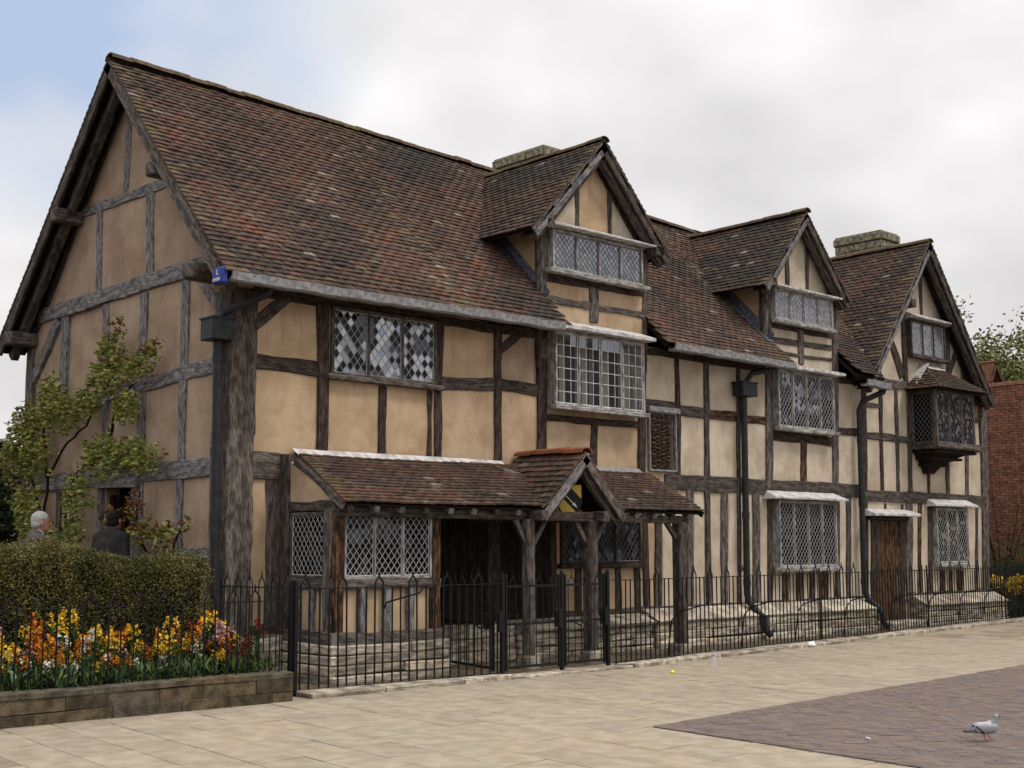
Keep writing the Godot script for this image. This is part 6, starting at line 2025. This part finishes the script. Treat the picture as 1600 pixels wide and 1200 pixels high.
func net(mb: MB, field: Callable, lo: Vector3, hi: Vector3, cell: float, paint: Callable) -> void:
	var nx := int((hi.x - lo.x) / cell) + 2
	var ny := int((hi.y - lo.y) / cell) + 2
	var nzz := int((hi.z - lo.z) / cell) + 2
	var val := PackedFloat32Array()
	val.resize(nx * ny * nzz)
	val.fill(1.0)
	var S := 4
	for bx in range(0, nx, S):
		for by in range(0, ny, S):
			for bz in range(0, nzz, S):
				var c := lo + Vector3(bx + S * 0.5, by + S * 0.5, bz + S * 0.5) * cell
				var dc: float = field.call(c)
				if absf(dc) > cell * S * 1.9:
					if dc < 0.0:
						for x in range(bx, mini(bx + S, nx)):
							for y in range(by, mini(by + S, ny)):
								for z in range(bz, mini(bz + S, nzz)): val[(x * ny + y) * nzz + z] = -1.0
					continue
				for x in range(bx, mini(bx + S, nx)):
					for y in range(by, mini(by + S, ny)):
						for z in range(bz, mini(bz + S, nzz)):
							val[(x * ny + y) * nzz + z] = field.call(lo + Vector3(x, y, z) * cell)
	var vid := {}
	var pts: Array = []
	for x in nx - 1:
		for y in ny - 1:
			for z in nzz - 1:
				var s := Vector3.ZERO
				var n := 0
				var inside := 0
				var vs := []
				for k in 8: vs.append(val[((x + (k & 1)) * ny + y + ((k >> 1) & 1)) * nzz + z + (k >> 2)])
				for k in 8:
					if vs[k] < 0.0: inside += 1
				if inside == 0 or inside == 8: continue
				for k in 8:
					for ax in [1, 2, 4]:
						if k & ax: continue
						var a: float = vs[k]
						var b: float = vs[k | ax]
						if (a < 0.0) == (b < 0.0): continue
						var t := a / (a - b)
						var p := Vector3(k & 1, (k >> 1) & 1, k >> 2)
						if ax == 1: p.x += t
						elif ax == 2: p.y += t
						else: p.z += t
						s += p
						n += 1
				vid[(x * ny + y) * nzz + z] = pts.size()
				pts.append(lo + (Vector3(x, y, z) + s / n) * cell)
	var nor: Array = []
	var colr: Array = []
	for p in pts:
		var e := cell * 0.6
		var g := Vector3(field.call(p + Vector3(e, 0, 0)) - field.call(p - Vector3(e, 0, 0)), field.call(p + Vector3(0, e, 0)) - field.call(p - Vector3(0, e, 0)), field.call(p + Vector3(0, 0, e)) - field.call(p - Vector3(0, 0, e)))
		nor.append(g.normalized())
		colr.append(paint.call(p))
	for x in range(1, nx - 1):
		for y in range(1, ny - 1):
			for z in range(1, nzz - 1):
				var i := (x * ny + y) * nzz + z
				var a := val[i] < 0.0
				for ax in 3:
					var j: int = i + [ny * nzz, nzz, 1][ax]
					if a == (val[j] < 0.0): continue
					var u: int = [nzz, 1, ny * nzz][ax]
					var w: int = [1, ny * nzz, nzz][ax]
					var q := [i - u - w, i - w, i, i - u]
					var ok := true
					for e in q:
						if not vid.has(e): ok = false
					if not ok: continue
					if not a: q.reverse()
					for tr in [[0, 1, 2], [0, 2, 3]]:
						var id := [vid[q[tr[0]]], vid[q[tr[1]]], vid[q[tr[2]]]]
						mb.v.append(pts[id[0]]); mb.v.append(pts[id[2]]); mb.v.append(pts[id[1]])
						mb.n.append(nor[id[0]]); mb.n.append(nor[id[2]]); mb.n.append(nor[id[1]])
						mb.c.append(colr[id[0]]); mb.c.append(colr[id[2]]); mb.c.append(colr[id[1]])
						for e in 3: mb.t.append(Vector2.ZERO)

func bones_field(bones: Array, k: float) -> Callable:
	return func(p: Vector3) -> float:
		var d := 9.0
		for b in bones:
			var e := cap(p, b[0], b[1], b[2], b[3])
			d = smin(d, e, k) if d < 8.0 else e
		return d

func person(label: String, at0: Vector3, turn: float, tall: float, lean: float, jacket: Color, trousers: Color, hair_c: Color, hair_len: float, collar: Color, bent: float) -> void:
	var o := thing("person", label, "person", at0, turn)
	var s := tall / 1.78
	var skin := Color(0.42, 0.2, 0.135)
	var V := func(x: float, y: float, z: float) -> Vector3: return Vector3(x, y + 0.0, z + lean * maxf(y - 0.95, 0.0)) * s
	var hc: Vector3 = V.call(0.0, 1.66, 0.035)
	# +z is forward
	var body: Array = []
	for e in [-1.0, 1.0]:
		body.append([V.call(0.1 * e, 0.92, 0), V.call(0.105 * e, 0.5, 0.015), 0.09 * s, 0.062 * s])
		body.append([V.call(0.105 * e, 0.5, 0.015), V.call(0.11 * e, 0.09, -0.02), 0.06 * s, 0.042 * s])
		body.append([V.call(0.11 * e, 0.045, -0.04), V.call(0.125 * e, 0.035, 0.15), 0.042 * s, 0.034 * s])
		body.append([V.call(0.185 * e, 1.42, -0.015), V.call(0.245 * e, 1.14, -0.03), 0.062 * s, 0.05 * s])
		var wr: Vector3 = V.call(0.255 * e, 0.9 + bent * 0.12, 0.05 + bent * 0.16)
		body.append([V.call(0.245 * e, 1.14, -0.03), wr, 0.048 * s, 0.034 * s])
		var hd: Vector3 = wr + Vector3(0.0, -0.08, 0.02) * s
		body.append([wr, hd, 0.03 * s, 0.034 * s])
		for fi in 4:
			var off2 := (fi - 1.5) * 0.017 * s
			body.append([hd + Vector3(0, -0.01, off2), hd + Vector3(-0.012 * e, -0.05, off2 + 0.004) * 1.0 + Vector3(0, -0.035 + absf(fi - 1.4) * 0.008, 0), 0.0095, 0.0075])
		body.append([wr + Vector3(0, -0.04, 0.025) * s, hd + Vector3(-0.01 * e, -0.02, 0.05) * s, 0.012, 0.009])
	body.append([V.call(0, 0.98, 0), V.call(0, 1.15, 0.0), 0.145 * s, 0.13 * s])
	body.append([V.call(0, 1.15, 0), V.call(0, 1.35, -0.015), 0.135 * s, 0.145 * s])
	body.append([V.call(-0.13, 1.42, -0.02), V.call(0.13, 1.42, -0.02), 0.085 * s, 0.085 * s])
	body.append([V.call(0, 1.4, -0.02), V.call(0, 1.58, 0.015), 0.068 * s, 0.056 * s])
	var bf := bones_field(body, 0.035)
	var mb := MB.new()
	var paint := func(p: Vector3) -> Color:
		if p.y > 1.5 * s: return skin
		if absf(p.x) > 0.21 * s and p.y < (0.9 + bent * 0.12) * s: return skin
		if p.y > 0.86 * s: return jacket
		if p.y > 0.075 * s: return trousers
		return Color(0.02, 0.018, 0.016)
	net(mb, bf, Vector3(-0.4, -0.02, -0.3), Vector3(0.4, 1.56 * s, 0.45), 0.016, paint)
	var hs := 1.06 * s
	var head := func(p: Vector3) -> float:
		var q := (p - hc) / hs
		q.x = absf(q.x)
		var d := ell(q, Vector3(0, 0.025, -0.012), Vector3(0.075, 0.095, 0.094))
		d = smin(d, ell(q, Vector3(0, -0.045, 0.03), Vector3(0.056, 0.068, 0.06)), 0.03)
		d = smin(d, cap(q, Vector3(0, -0.08, 0.055), Vector3(0.02, -0.078, 0.05), 0.024, 0.022), 0.02)
		d = smin(d, cap(q, Vector3(0, 0.012, 0.082), Vector3(0, -0.03, 0.108), 0.009, 0.014), 0.012)
		d = smin(d, cap(q, Vector3(0.01, 0.026, 0.082), Vector3(0.045, 0.024, 0.066), 0.011, 0.01), 0.012)
		d = smin(d, cap(q, Vector3(0.0, -0.056, 0.088), Vector3(0.02, -0.056, 0.08), 0.008, 0.006), 0.01)
		d = minf(d, ell(q, Vector3(0.03, 0.004, 0.075), Vector3(0.014, 0.01, 0.012)))
		d = smin(d, ell(q, Vector3(0.08, -0.01, -0.008), Vector3(0.011, 0.034, 0.021)), 0.008)
		d = smin(d, cap(q, Vector3(0, -0.05, -0.025), Vector3(0, -0.2, -0.045), 0.054, 0.06), 0.025)
		return d * hs
	net(mb, head, hc - Vector3(0.12, 0.21, 0.14) * s, hc + Vector3(0.12, 0.15, 0.15) * s, 0.0055, func(p: Vector3) -> Color:
		var q := (p - hc) / hs
		if absf(absf(q.x) - 0.03) < 0.009 and absf(q.y - 0.004) < 0.006 and q.z > 0.07: return Color(0.03, 0.025, 0.02)
		if absf(q.x) < 0.022 and absf(q.y + 0.056) < 0.007 and q.z > 0.07: return Color(0.3, 0.1, 0.08)
		return skin * (1.0 if absf(q.x) < 0.075 else 1.12))
	var skinm := vertexed(0.75)
	put(o, "body", mb.commit(), skinm)
	var hb := MB.new()
	net(hb, func(p: Vector3) -> float:
		var q := (p - hc) / hs
		q.x = absf(q.x)
		var n := nz.get_noise_3d(p.x * 900.0, p.y * 300.0, p.z * 900.0) * 0.006
		var d := ell(q, Vector3(0, 0.032, -0.018), Vector3(0.086, 0.1, 0.103)) + n
		d = smin(d, ell(q, Vector3(0, -0.03, -0.05), Vector3(0.078, 0.05 + hair_len, 0.062)), 0.02)
		d = maxf(d, (q.z - 0.048) * 0.8 + (0.03 - q.y) * 0.55)
		d = maxf(d, -ell(q, Vector3(0.083, -0.012, 0.005), Vector3(0.02, 0.045, 0.032)))
		return maxf(d, -(q.y + 0.085 + hair_len)) * hs, hc - Vector3(0.12, 0.17, 0.15) * s, hc + Vector3(0.12, 0.17, 0.13) * s, 0.0055, func(p: Vector3) -> Color: return hair_c * (1.0 + nz.get_noise_3d(p.x * 1500.0, p.y * 500.0, p.z * 1500.0) * 0.7))
	put(o, "hair", hb.commit(), vertexed(0.8))
	# jacket over the torso and arms
	var coat: Array = []
	for e in [-1.0, 1.0]:
		coat.append([V.call(0.19 * e, 1.43, -0.015), V.call(0.255 * e, 1.14, -0.03), 0.075 * s, 0.064 * s])
		coat.append([V.call(0.255 * e, 1.14, -0.03), V.call(0.258 * e, 0.93 + bent * 0.11, 0.04 + bent * 0.14), 0.062 * s, 0.05 * s])
		coat.append([V.call(0.07 * e, 1.32, -0.03), V.call(0.09 * e, 0.86, -0.005), 0.13 * s, 0.135 * s])
	coat.append([V.call(-0.14, 1.44, -0.03), V.call(0.14, 1.44, -0.03), 0.09 * s, 0.09 * s])
	coat.append([V.call(-0.03, 1.5, -0.03), V.call(0.03, 1.5, -0.03), 0.082 * s, 0.082 * s])
	var cf := bones_field(coat, 0.05)
	var cb := MB.new()
	net(cb, func(p: Vector3) -> float:
		var fold := nz.get_noise_3d(p.x * 90.0, p.y * 45.0, p.z * 90.0) * 0.014
		return maxf(maxf((cf as Callable).call(p) + fold, 0.8 * s - p.y), (p.y - 1.565 * s) * 0.8 + (p.z - 0.02) * 0.4), Vector3(-0.42, 0.76 * s, -0.3), Vector3(0.42, 1.64 * s, 0.42), 0.013, func(p: Vector3) -> Color: return jacket * (1.0 + nz.get_noise_3d(p.x * 400.0, p.y * 400.0, p.z * 400.0) * 0.25))
	put(o, "jacket", cb.commit(), vertexed(0.95))
	if collar.a > 0.5:
		var kb := MB.new()
		var prev: Array = []
		for i in 21:
			var a := TAU * i / 20.0
			var c: Vector3 = V.call(0, 1.545, -0.0)
			var row := [c + Vector3(sin(a) * 0.074, -0.035 + 0.0 * cos(a), cos(a) * 0.078 - 0.005) * s, c + Vector3(sin(a) * 0.069, 0.026 - 0.03 * maxf(cos(a), 0.0), cos(a) * 0.07 - 0.002) * s]
			if i: kb.quad(prev[0], row[0], row[1], prev[1])
			prev = row
		var km := mat(L(collar.r, collar.g, collar.b), 0.8)
		km.cull_mode = BaseMaterial3D.CULL_DISABLED
		put(o, "shirt_collar", kb.commit(), km)

func pigeon() -> void:
	var o := thing("pigeon", "pale grey pigeon with dark wing bars walking on the brick street", "bird", Vector3(1.66, 0.012, 8.79), -0.7)
	# +x is forward
	var body := func(p: Vector3) -> float:
		var q := Vector3(p.x, p.y, absf(p.z))
		var d := ell(p, Vector3(0.0, 0.118, 0), Vector3(0.098, 0.056, 0.052))
		d = smin(d, ell(p, Vector3(0.06, 0.13, 0), Vector3(0.05, 0.055, 0.046)), 0.03)
		d = smin(d, cap(p, Vector3(0.075, 0.15, 0), Vector3(0.098, 0.205, 0), 0.034, 0.021), 0.03)
		d = smin(d, ell(p, Vector3(0.106, 0.222, 0), Vector3(0.026, 0.022, 0.019)), 0.012)
		d = smin(d, cap(p, Vector3(0.126, 0.22, 0), Vector3(0.15, 0.212, 0), 0.0075, 0.003), 0.005)
		d = smin(d, ell(p, Vector3(-0.13, 0.09, 0), Vector3(0.085, 0.011, 0.03)), 0.02)
		d = smin(d, ell(q, Vector3(-0.02, 0.128, 0.046), Vector3(0.09, 0.04, 0.014)), 0.008)
		d = smin(d, ell(q, Vector3(-0.1, 0.1, 0.036), Vector3(0.075, 0.014, 0.01)), 0.012)
		return d
	var paint := func(p: Vector3) -> Color:
		var white := Color(0.34, 0.345, 0.375) * (1.0 + nz.get_noise_3d(p.x * 900.0, p.y * 2200.0, p.z * 2200.0) * 0.45) * (1.15 if p.y > 0.14 else 0.9)
		if p.x > 0.13 and p.y < 0.225: return Color(0.05, 0.045, 0.045)
		if absf(p.z) > 0.015 and Vector2(p.x - 0.114, p.y - 0.226).length() < 0.006: return Color(0.02, 0.01, 0.005)
		if p.y > 0.2: return Color(0.33, 0.34, 0.37) if p.x > 0.1 else Color(0.2, 0.22, 0.24)
		if p.y > 0.16 and p.x > 0.05: return Color(0.17, 0.2, 0.21) * (1.0 + nz.get_noise_3d(p.x * 1500.0, p.y * 1500.0, p.z * 1500.0) * 0.6)
		if p.x < -0.175: return Color(0.03, 0.028, 0.03)
		if p.x < -0.1: return Color(0.12, 0.12, 0.135)
		var bar := p.x * 0.75 + (p.y - 0.11) * 0.8
		if absf(p.z) > 0.02 and (absf(bar + 0.05) < 0.0085 or absf(bar + 0.088) < 0.008): return Color(0.05, 0.05, 0.06)
		if p.y < 0.085: return Color(0.3, 0.31, 0.34)
		return white
	var mb := MB.new()
	net(mb, body, Vector3(-0.23, 0.05, -0.08), Vector3(0.17, 0.26, 0.08), 0.0045, paint)
	mb.col = Color(0.4, 0.12, 0.1)
	for s in [[-0.022, 0.012, 0.0], [0.022, 0.05, 0.035]]:
		var hip := Vector3(0.005 + s[2] * 0.3, 0.075, s[0])
		var foot := Vector3(s[1] + 0.0, 0.008 + s[2] * 0.35, s[0])
		mb.tube([hip, hip.lerp(foot, 0.45) + Vector3(-0.012, 0, 0), foot], [0.008, 0.0045, 0.0035], 6)
		for a in [-0.55, 0.0, 0.55, PI]:
			mb.tube([foot, foot + Vector3(cos(a) * 0.028, -0.005, sin(a) * 0.028)], [0.0035, 0.002], 5)
	put(o, "body", mb.commit(), vertexed(0.8))
	o.scale = Vector3.ONE * 0.87

# ---------------------------------------------------------------- small things
func small_things() -> void:
	# hanging shield under the porch gable
	var s := thing("shield_sign", "yellow heraldic shield with a black band and silver spear hanging in the porch gable", "sign", Vector3(4.62, 2.22, 1.28), -0.5)
	var f := [Vector3.ZERO, Vector3.RIGHT, Vector3.UP, Vector3.BACK]
	var out := PackedVector2Array()
	for i in 25:
		var k := i / 24.0
		var y := 0.2 - k * 0.42
		out.append(Vector2(0.18 * (1.0 if k < 0.45 else sqrt(maxf(0.0, 1.0 - pow((k - 0.45) / 0.55, 2.0) * 0.98)) if k < 0.999 else 0.0), y))
	var full := PackedVector2Array(out)
	for i in range(23, -1, -1): full.append(Vector2(-out[i].x, out[i].y))
	var clean := PackedVector2Array()
	for p in full:
		if clean.is_empty() or clean[-1].distance_to(p) > 0.002: clean.append(p)
	var mb := MB.new()
	extrude(mb, f, clean, -0.015, 0.01)
	put(s, "board", mb.commit(), mat(L(0.5, 0.34, 0.07), 0.5))
	var rim := MB.new()
	for i in clean.size():
		var a := clean[i]
		var b := clean[(i + 1) % clean.size()]
		rim.tube([Vector3(a.x, a.y, 0), Vector3(b.x, b.y, 0)], [0.014, 0.014], 6)
	put(s, "rim", rim.commit(), M.iron)
	var bend := Geometry2D.intersect_polygons(clean, PackedVector2Array([Vector2(-0.3, 0.22), Vector2(-0.12, 0.3), Vector2(0.3, -0.12), Vector2(0.16, -0.24)]))
	var bm := MB.new()
	extrude(bm, f, bend[0], 0.0, 0.014)
	extrude(bm, f, bend[0], -0.019, 0.0)
	put(s, "band", bm.commit(), mat(L(0.012, 0.01, 0.01), 0.5))
	var spear := MB.new()
	for z in [0.016, -0.021]:
		spear.bar(Vector3(-0.15, 0.15, z), Vector3(0.06, -0.065, z), Vector3(1, 1, 0), 0.011, 0.005)
		spear.flat(Vector3(0.04, -0.075, z + 0.003), Vector3(0.115, -0.12, z + 0.003), Vector3(0.07, -0.045, z + 0.003))
		spear.flat(Vector3(0.07, -0.045, z - 0.003), Vector3(0.115, -0.12, z - 0.003), Vector3(0.04, -0.075, z - 0.003))
	put(s, "spear", spear.commit(), mat(L(0.6, 0.6, 0.6), 0.4))
	var arm := MB.new()
	arm.tube([Vector3(0, 0.21, 0), Vector3(0, 0.38, 0)], [0.008, 0.008], 6)
	put(s, "hanger", arm.commit(), M.iron)
	# blue alarm box at the end of the gutter
	var a := thing("alarm_box", "small blue alarm box with white lettering at the corner under the eave", "alarm box", Vector3(-0.42, 4.79, 0.4), 0.0)
	block(a, "casing", Vector3.ZERO, Vector3(0.1, 0.2, 0.22), mat(L(0.03, 0.05, 0.25), 0.4), 0.02)
	var fnt := SystemFont.new()
	fnt.font_names = PackedStringArray(["Droid Sans"])
	fnt.font_weight = 700
	for e in [["L", 0.085, 0.035, 0.03], ["CHUBB", 0.048, -0.05, 0.0]]:
		var tm := TextMesh.new()
		tm.text = e[0]
		tm.font = fnt
		tm.font_size = 32
		tm.pixel_size = e[1] / 30.0
		tm.depth = 0.004
		var t := put(a, "lettering", tm, mat(L(0.7, 0.7, 0.75), 0.6))
		t.transform = Transform3D(Basis(Vector3.BACK, Vector3.UP, Vector3.LEFT), Vector3(-0.053, e[2], e[3] * 0.7))
	# litter
	var b := thing("water_bottle", "small clear plastic water bottle standing on the pavement by the railing", "bottle", Vector3(5.46, 0.0, 3.08))
	var bb := MB.new()
	bb.tube([Vector3(0, 0.001, 0), Vector3(0, 0.02, 0), Vector3(0, 0.12, 0), Vector3(0, 0.15, 0), Vector3(0, 0.18, 0), Vector3(0, 0.19, 0)], [0.028, 0.032, 0.032, 0.03, 0.014, 0.012], 14)
	var gm := StandardMaterial3D.new()
	gm.transparency = BaseMaterial3D.TRANSPARENCY_ALPHA
	gm.albedo_color = Color(0.85, 0.88, 0.95, 0.25)
	gm.roughness = 0.1
	put(b, "bottle", bb.commit(), gm)
	var lb := MB.new()
	lb.tube([Vector3(0, 0.135, 0), Vector3(0, 0.16, 0)], [0.0335, 0.03], 14)
	put(b, "label_band", lb.commit(), mat(L(0.3, 0.32, 0.48), 0.5))
	var cb := MB.new()
	cb.tube([Vector3(0, 0.19, 0), Vector3(0, 0.21, 0)], [0.015, 0.015], 12)
	put(b, "cap", cb.commit(), mat(L(0.2, 0.25, 0.55), 0.5))
	var crumple := func(r: float, sd: float) -> ArrayMesh:
		var m := MB.new()
		m.ellipsoid(Vector3(0, r * 0.4, 0), Vector3(r, 0, 0), Vector3(0, r * 0.45, 0), Vector3(0, 0, r * 0.8), 7, 10)
		for i in m.v.size():
			var p := m.v[i]
			m.v[i] = p * (1.0 + nz.get_noise_3d(p.x * 900.0 + sd, p.y * 900.0, p.z * 900.0) * 0.8)
			m.v[i].y = maxf(m.v[i].y, 0.001)
		return m.commit()
	var y := thing("crumpled_wrapper", "crumpled yellow wrapper lying on the pavement", "litter", Vector3(4.4, 0.0, 3.26))
	put(y, "wrapper", crumple.call(0.035, 0.0), mat(L(0.75, 0.7, 0.05), 0.6))
	var w := thing("paper_scrap", "white scrap of paper lying by the kerb", "litter", Vector3(9.3, 0.0, 1.98))
	put(w, "paper", crumple.call(0.085, 50.0), mat(L(0.85, 0.84, 0.82), 0.8))
	var c := thing("cigarette_end", "small white cigarette end lying on the brick street", "litter", Vector3(1.11, 0.018, 8.07), 1.0)
	var ce := MB.new()
	ce.tube([Vector3(-0.035, 0, 0), Vector3(0.035, 0, 0)], [0.006, 0.006], 8)
	put(c, "paper_tube", ce.commit(), mat(L(0.85, 0.84, 0.8), 0.8))

# ---------------------------------------------------------------- sky
func sky_image() -> Image:
	var W := 768
	var H := 384
	var n1 := FastNoiseLite.new()
	n1.seed = 4
	n1.frequency = 1.0
	n1.fractal_octaves = 5
	n1.noise_type = FastNoiseLite.TYPE_SIMPLEX_SMOOTH
	var im := Image.create_empty(W, H, false, Image.FORMAT_RGBF)
	var clear := Vector3(0.385, 0.41, -0.825).normalized()
	for y in H:
		var el := (0.5 - (y + 0.5) / H) * PI
		for x in W:
			var az := (x + 0.5) / W * TAU
			var d := Vector3(sin(az) * cos(el), sin(el), -cos(az) * cos(el))
			var q := d / (0.35 + absf(d.y)) * 1.1
			var a := n1.get_noise_3d(q.x * 1.5, q.y * 1.5, q.z * 1.5)
			var b := n1.get_noise_3d(q.x * 3.4 + 20.0, q.y * 3.4, q.z * 3.4)
			var up := maxf(d.y, 0.0)
			var l := 0.79 + 0.3 * a + 0.17 * b + 0.16 * up + 0.85 * up * up
			var c := Color(l * 1.0, l * 0.985, l * 0.985)
			# thin places in the cloud where blue comes through
			var near := d.dot(clear)
			var gap := clampf((near - 0.978) / 0.016, 0.0, 1.0) * clampf(0.85 + a * 0.8 + b * 0.9, 0.0, 1.0)
			gap = maxf(gap * 0.95, clampf((n1.get_noise_3d(q.x * 0.9 + 60.0, q.y * 0.9, q.z * 0.9) - 0.33) * 2.0, 0.0, 0.6) * (0.0 if near > 0.75 else 1.0))
			c = c.lerp(Color(0.44, 0.56, 0.78), gap)
			if d.y < 0.0: c = c.lerp(Color(0.4, 0.37, 0.33), clampf(-d.y * 8.0, 0.0, 1.0))
			im.set_pixel(x, y, c)
	return im

func _ready() -> void:
	rng.seed = 20240517
	nz.seed = 9
	nz.frequency = 0.05
	nz.fractal_octaves = 3
	var yaw := 0.753515
	var pitch := 0.124358
	fwd = Vector3(sin(yaw) * cos(pitch), sin(pitch), -cos(yaw) * cos(pitch))
	var cam := Camera3D.new()
	cam.name = "camera"
	cam.fov = 32.624
	cam.near = 0.1
	cam.far = 1500.0
	add_child(cam)
	cam.position = CAM
	cam.basis = Basis(Vector3.UP, -yaw) * Basis(Vector3.RIGHT, pitch) * Basis(Vector3.BACK, -0.00255)
	cam.current = true
	var env := Environment.new()
	env.background_mode = Environment.BG_SKY
	var sky := Sky.new()
	var pm := PanoramaSkyMaterial.new()
	pm.panorama = ImageTexture.create_from_image(sky_image())
	pm.energy_multiplier = 1.0
	sky.sky_material = pm
	env.sky = sky
	env.tonemap_mode = Environment.TONE_MAPPER_LINEAR
	env.tonemap_exposure = 1.0
	env.sdfgi_enabled = true
	env.ssao_enabled = true
	env.ssil_enabled = true
	var we := WorldEnvironment.new()
	we.name = "environment"
	we.environment = env
	add_child(we)
	var sun := DirectionalLight3D.new()
	sun.name = "sun"
	sun.light_energy = 0.6
	sun.light_color = Color(1.0, 0.96, 0.9)
	sun.light_angular_distance = 12.0
	sun.shadow_enabled = true
	add_child(sun)
	sun.look_at_from_position(Vector3(0.48, 1.12, 0.6) * 50.0, Vector3.ZERO)
	materials()
	fr = [Vector3.ZERO, Vector3.RIGHT, Vector3.UP, Vector3.BACK]
	ga = [Vector3.ZERO, Vector3.BACK, Vector3.UP, Vector3.LEFT]
	ground()
	build_house()
	railings()
	planter()
	hedge_at("clipped_hedge", "broad clipped olive-green hedge between the flower bed and the gable", -5.6, -0.52, 0.2, -0.45, 0.62, func(x: float) -> float: return 1.5 + 0.05 * sin(x * 2.1) + (0.1 if x < -2.3 else 0.0) + 0.04 * sin(x * 5.3), 56000, [Color(0.06, 0.065, 0.018), Color(0.085, 0.086, 0.024), Color(0.11, 0.105, 0.03), Color(0.115, 0.085, 0.032), Color(0.15, 0.145, 0.036)])
	flower_bed()
	vine()
	background()
	person("grey-haired person in a brown jacket and white collar walking behind the hedge", Vector3(-1.58, 0.21, -1.85), 1.35, 1.79, 0.04, Color(0.1, 0.085, 0.078), Color(0.05, 0.05, 0.06), Color(0.4, 0.39, 0.38), 0.0, Color(0.72, 0.72, 0.74, 1.0), 0.3)
	person("person in a dark jacket with back turned, entering the side doorway", Vector3(-0.42, 0.21, -2.2), 2.0, 1.84, 0.06, Color(0.035, 0.03, 0.03), Color(0.02, 0.02, 0.022), Color(0.015, 0.012, 0.01), 0.01, Color(0, 0, 0, 0), 0.5)
	pigeon()
	small_things()
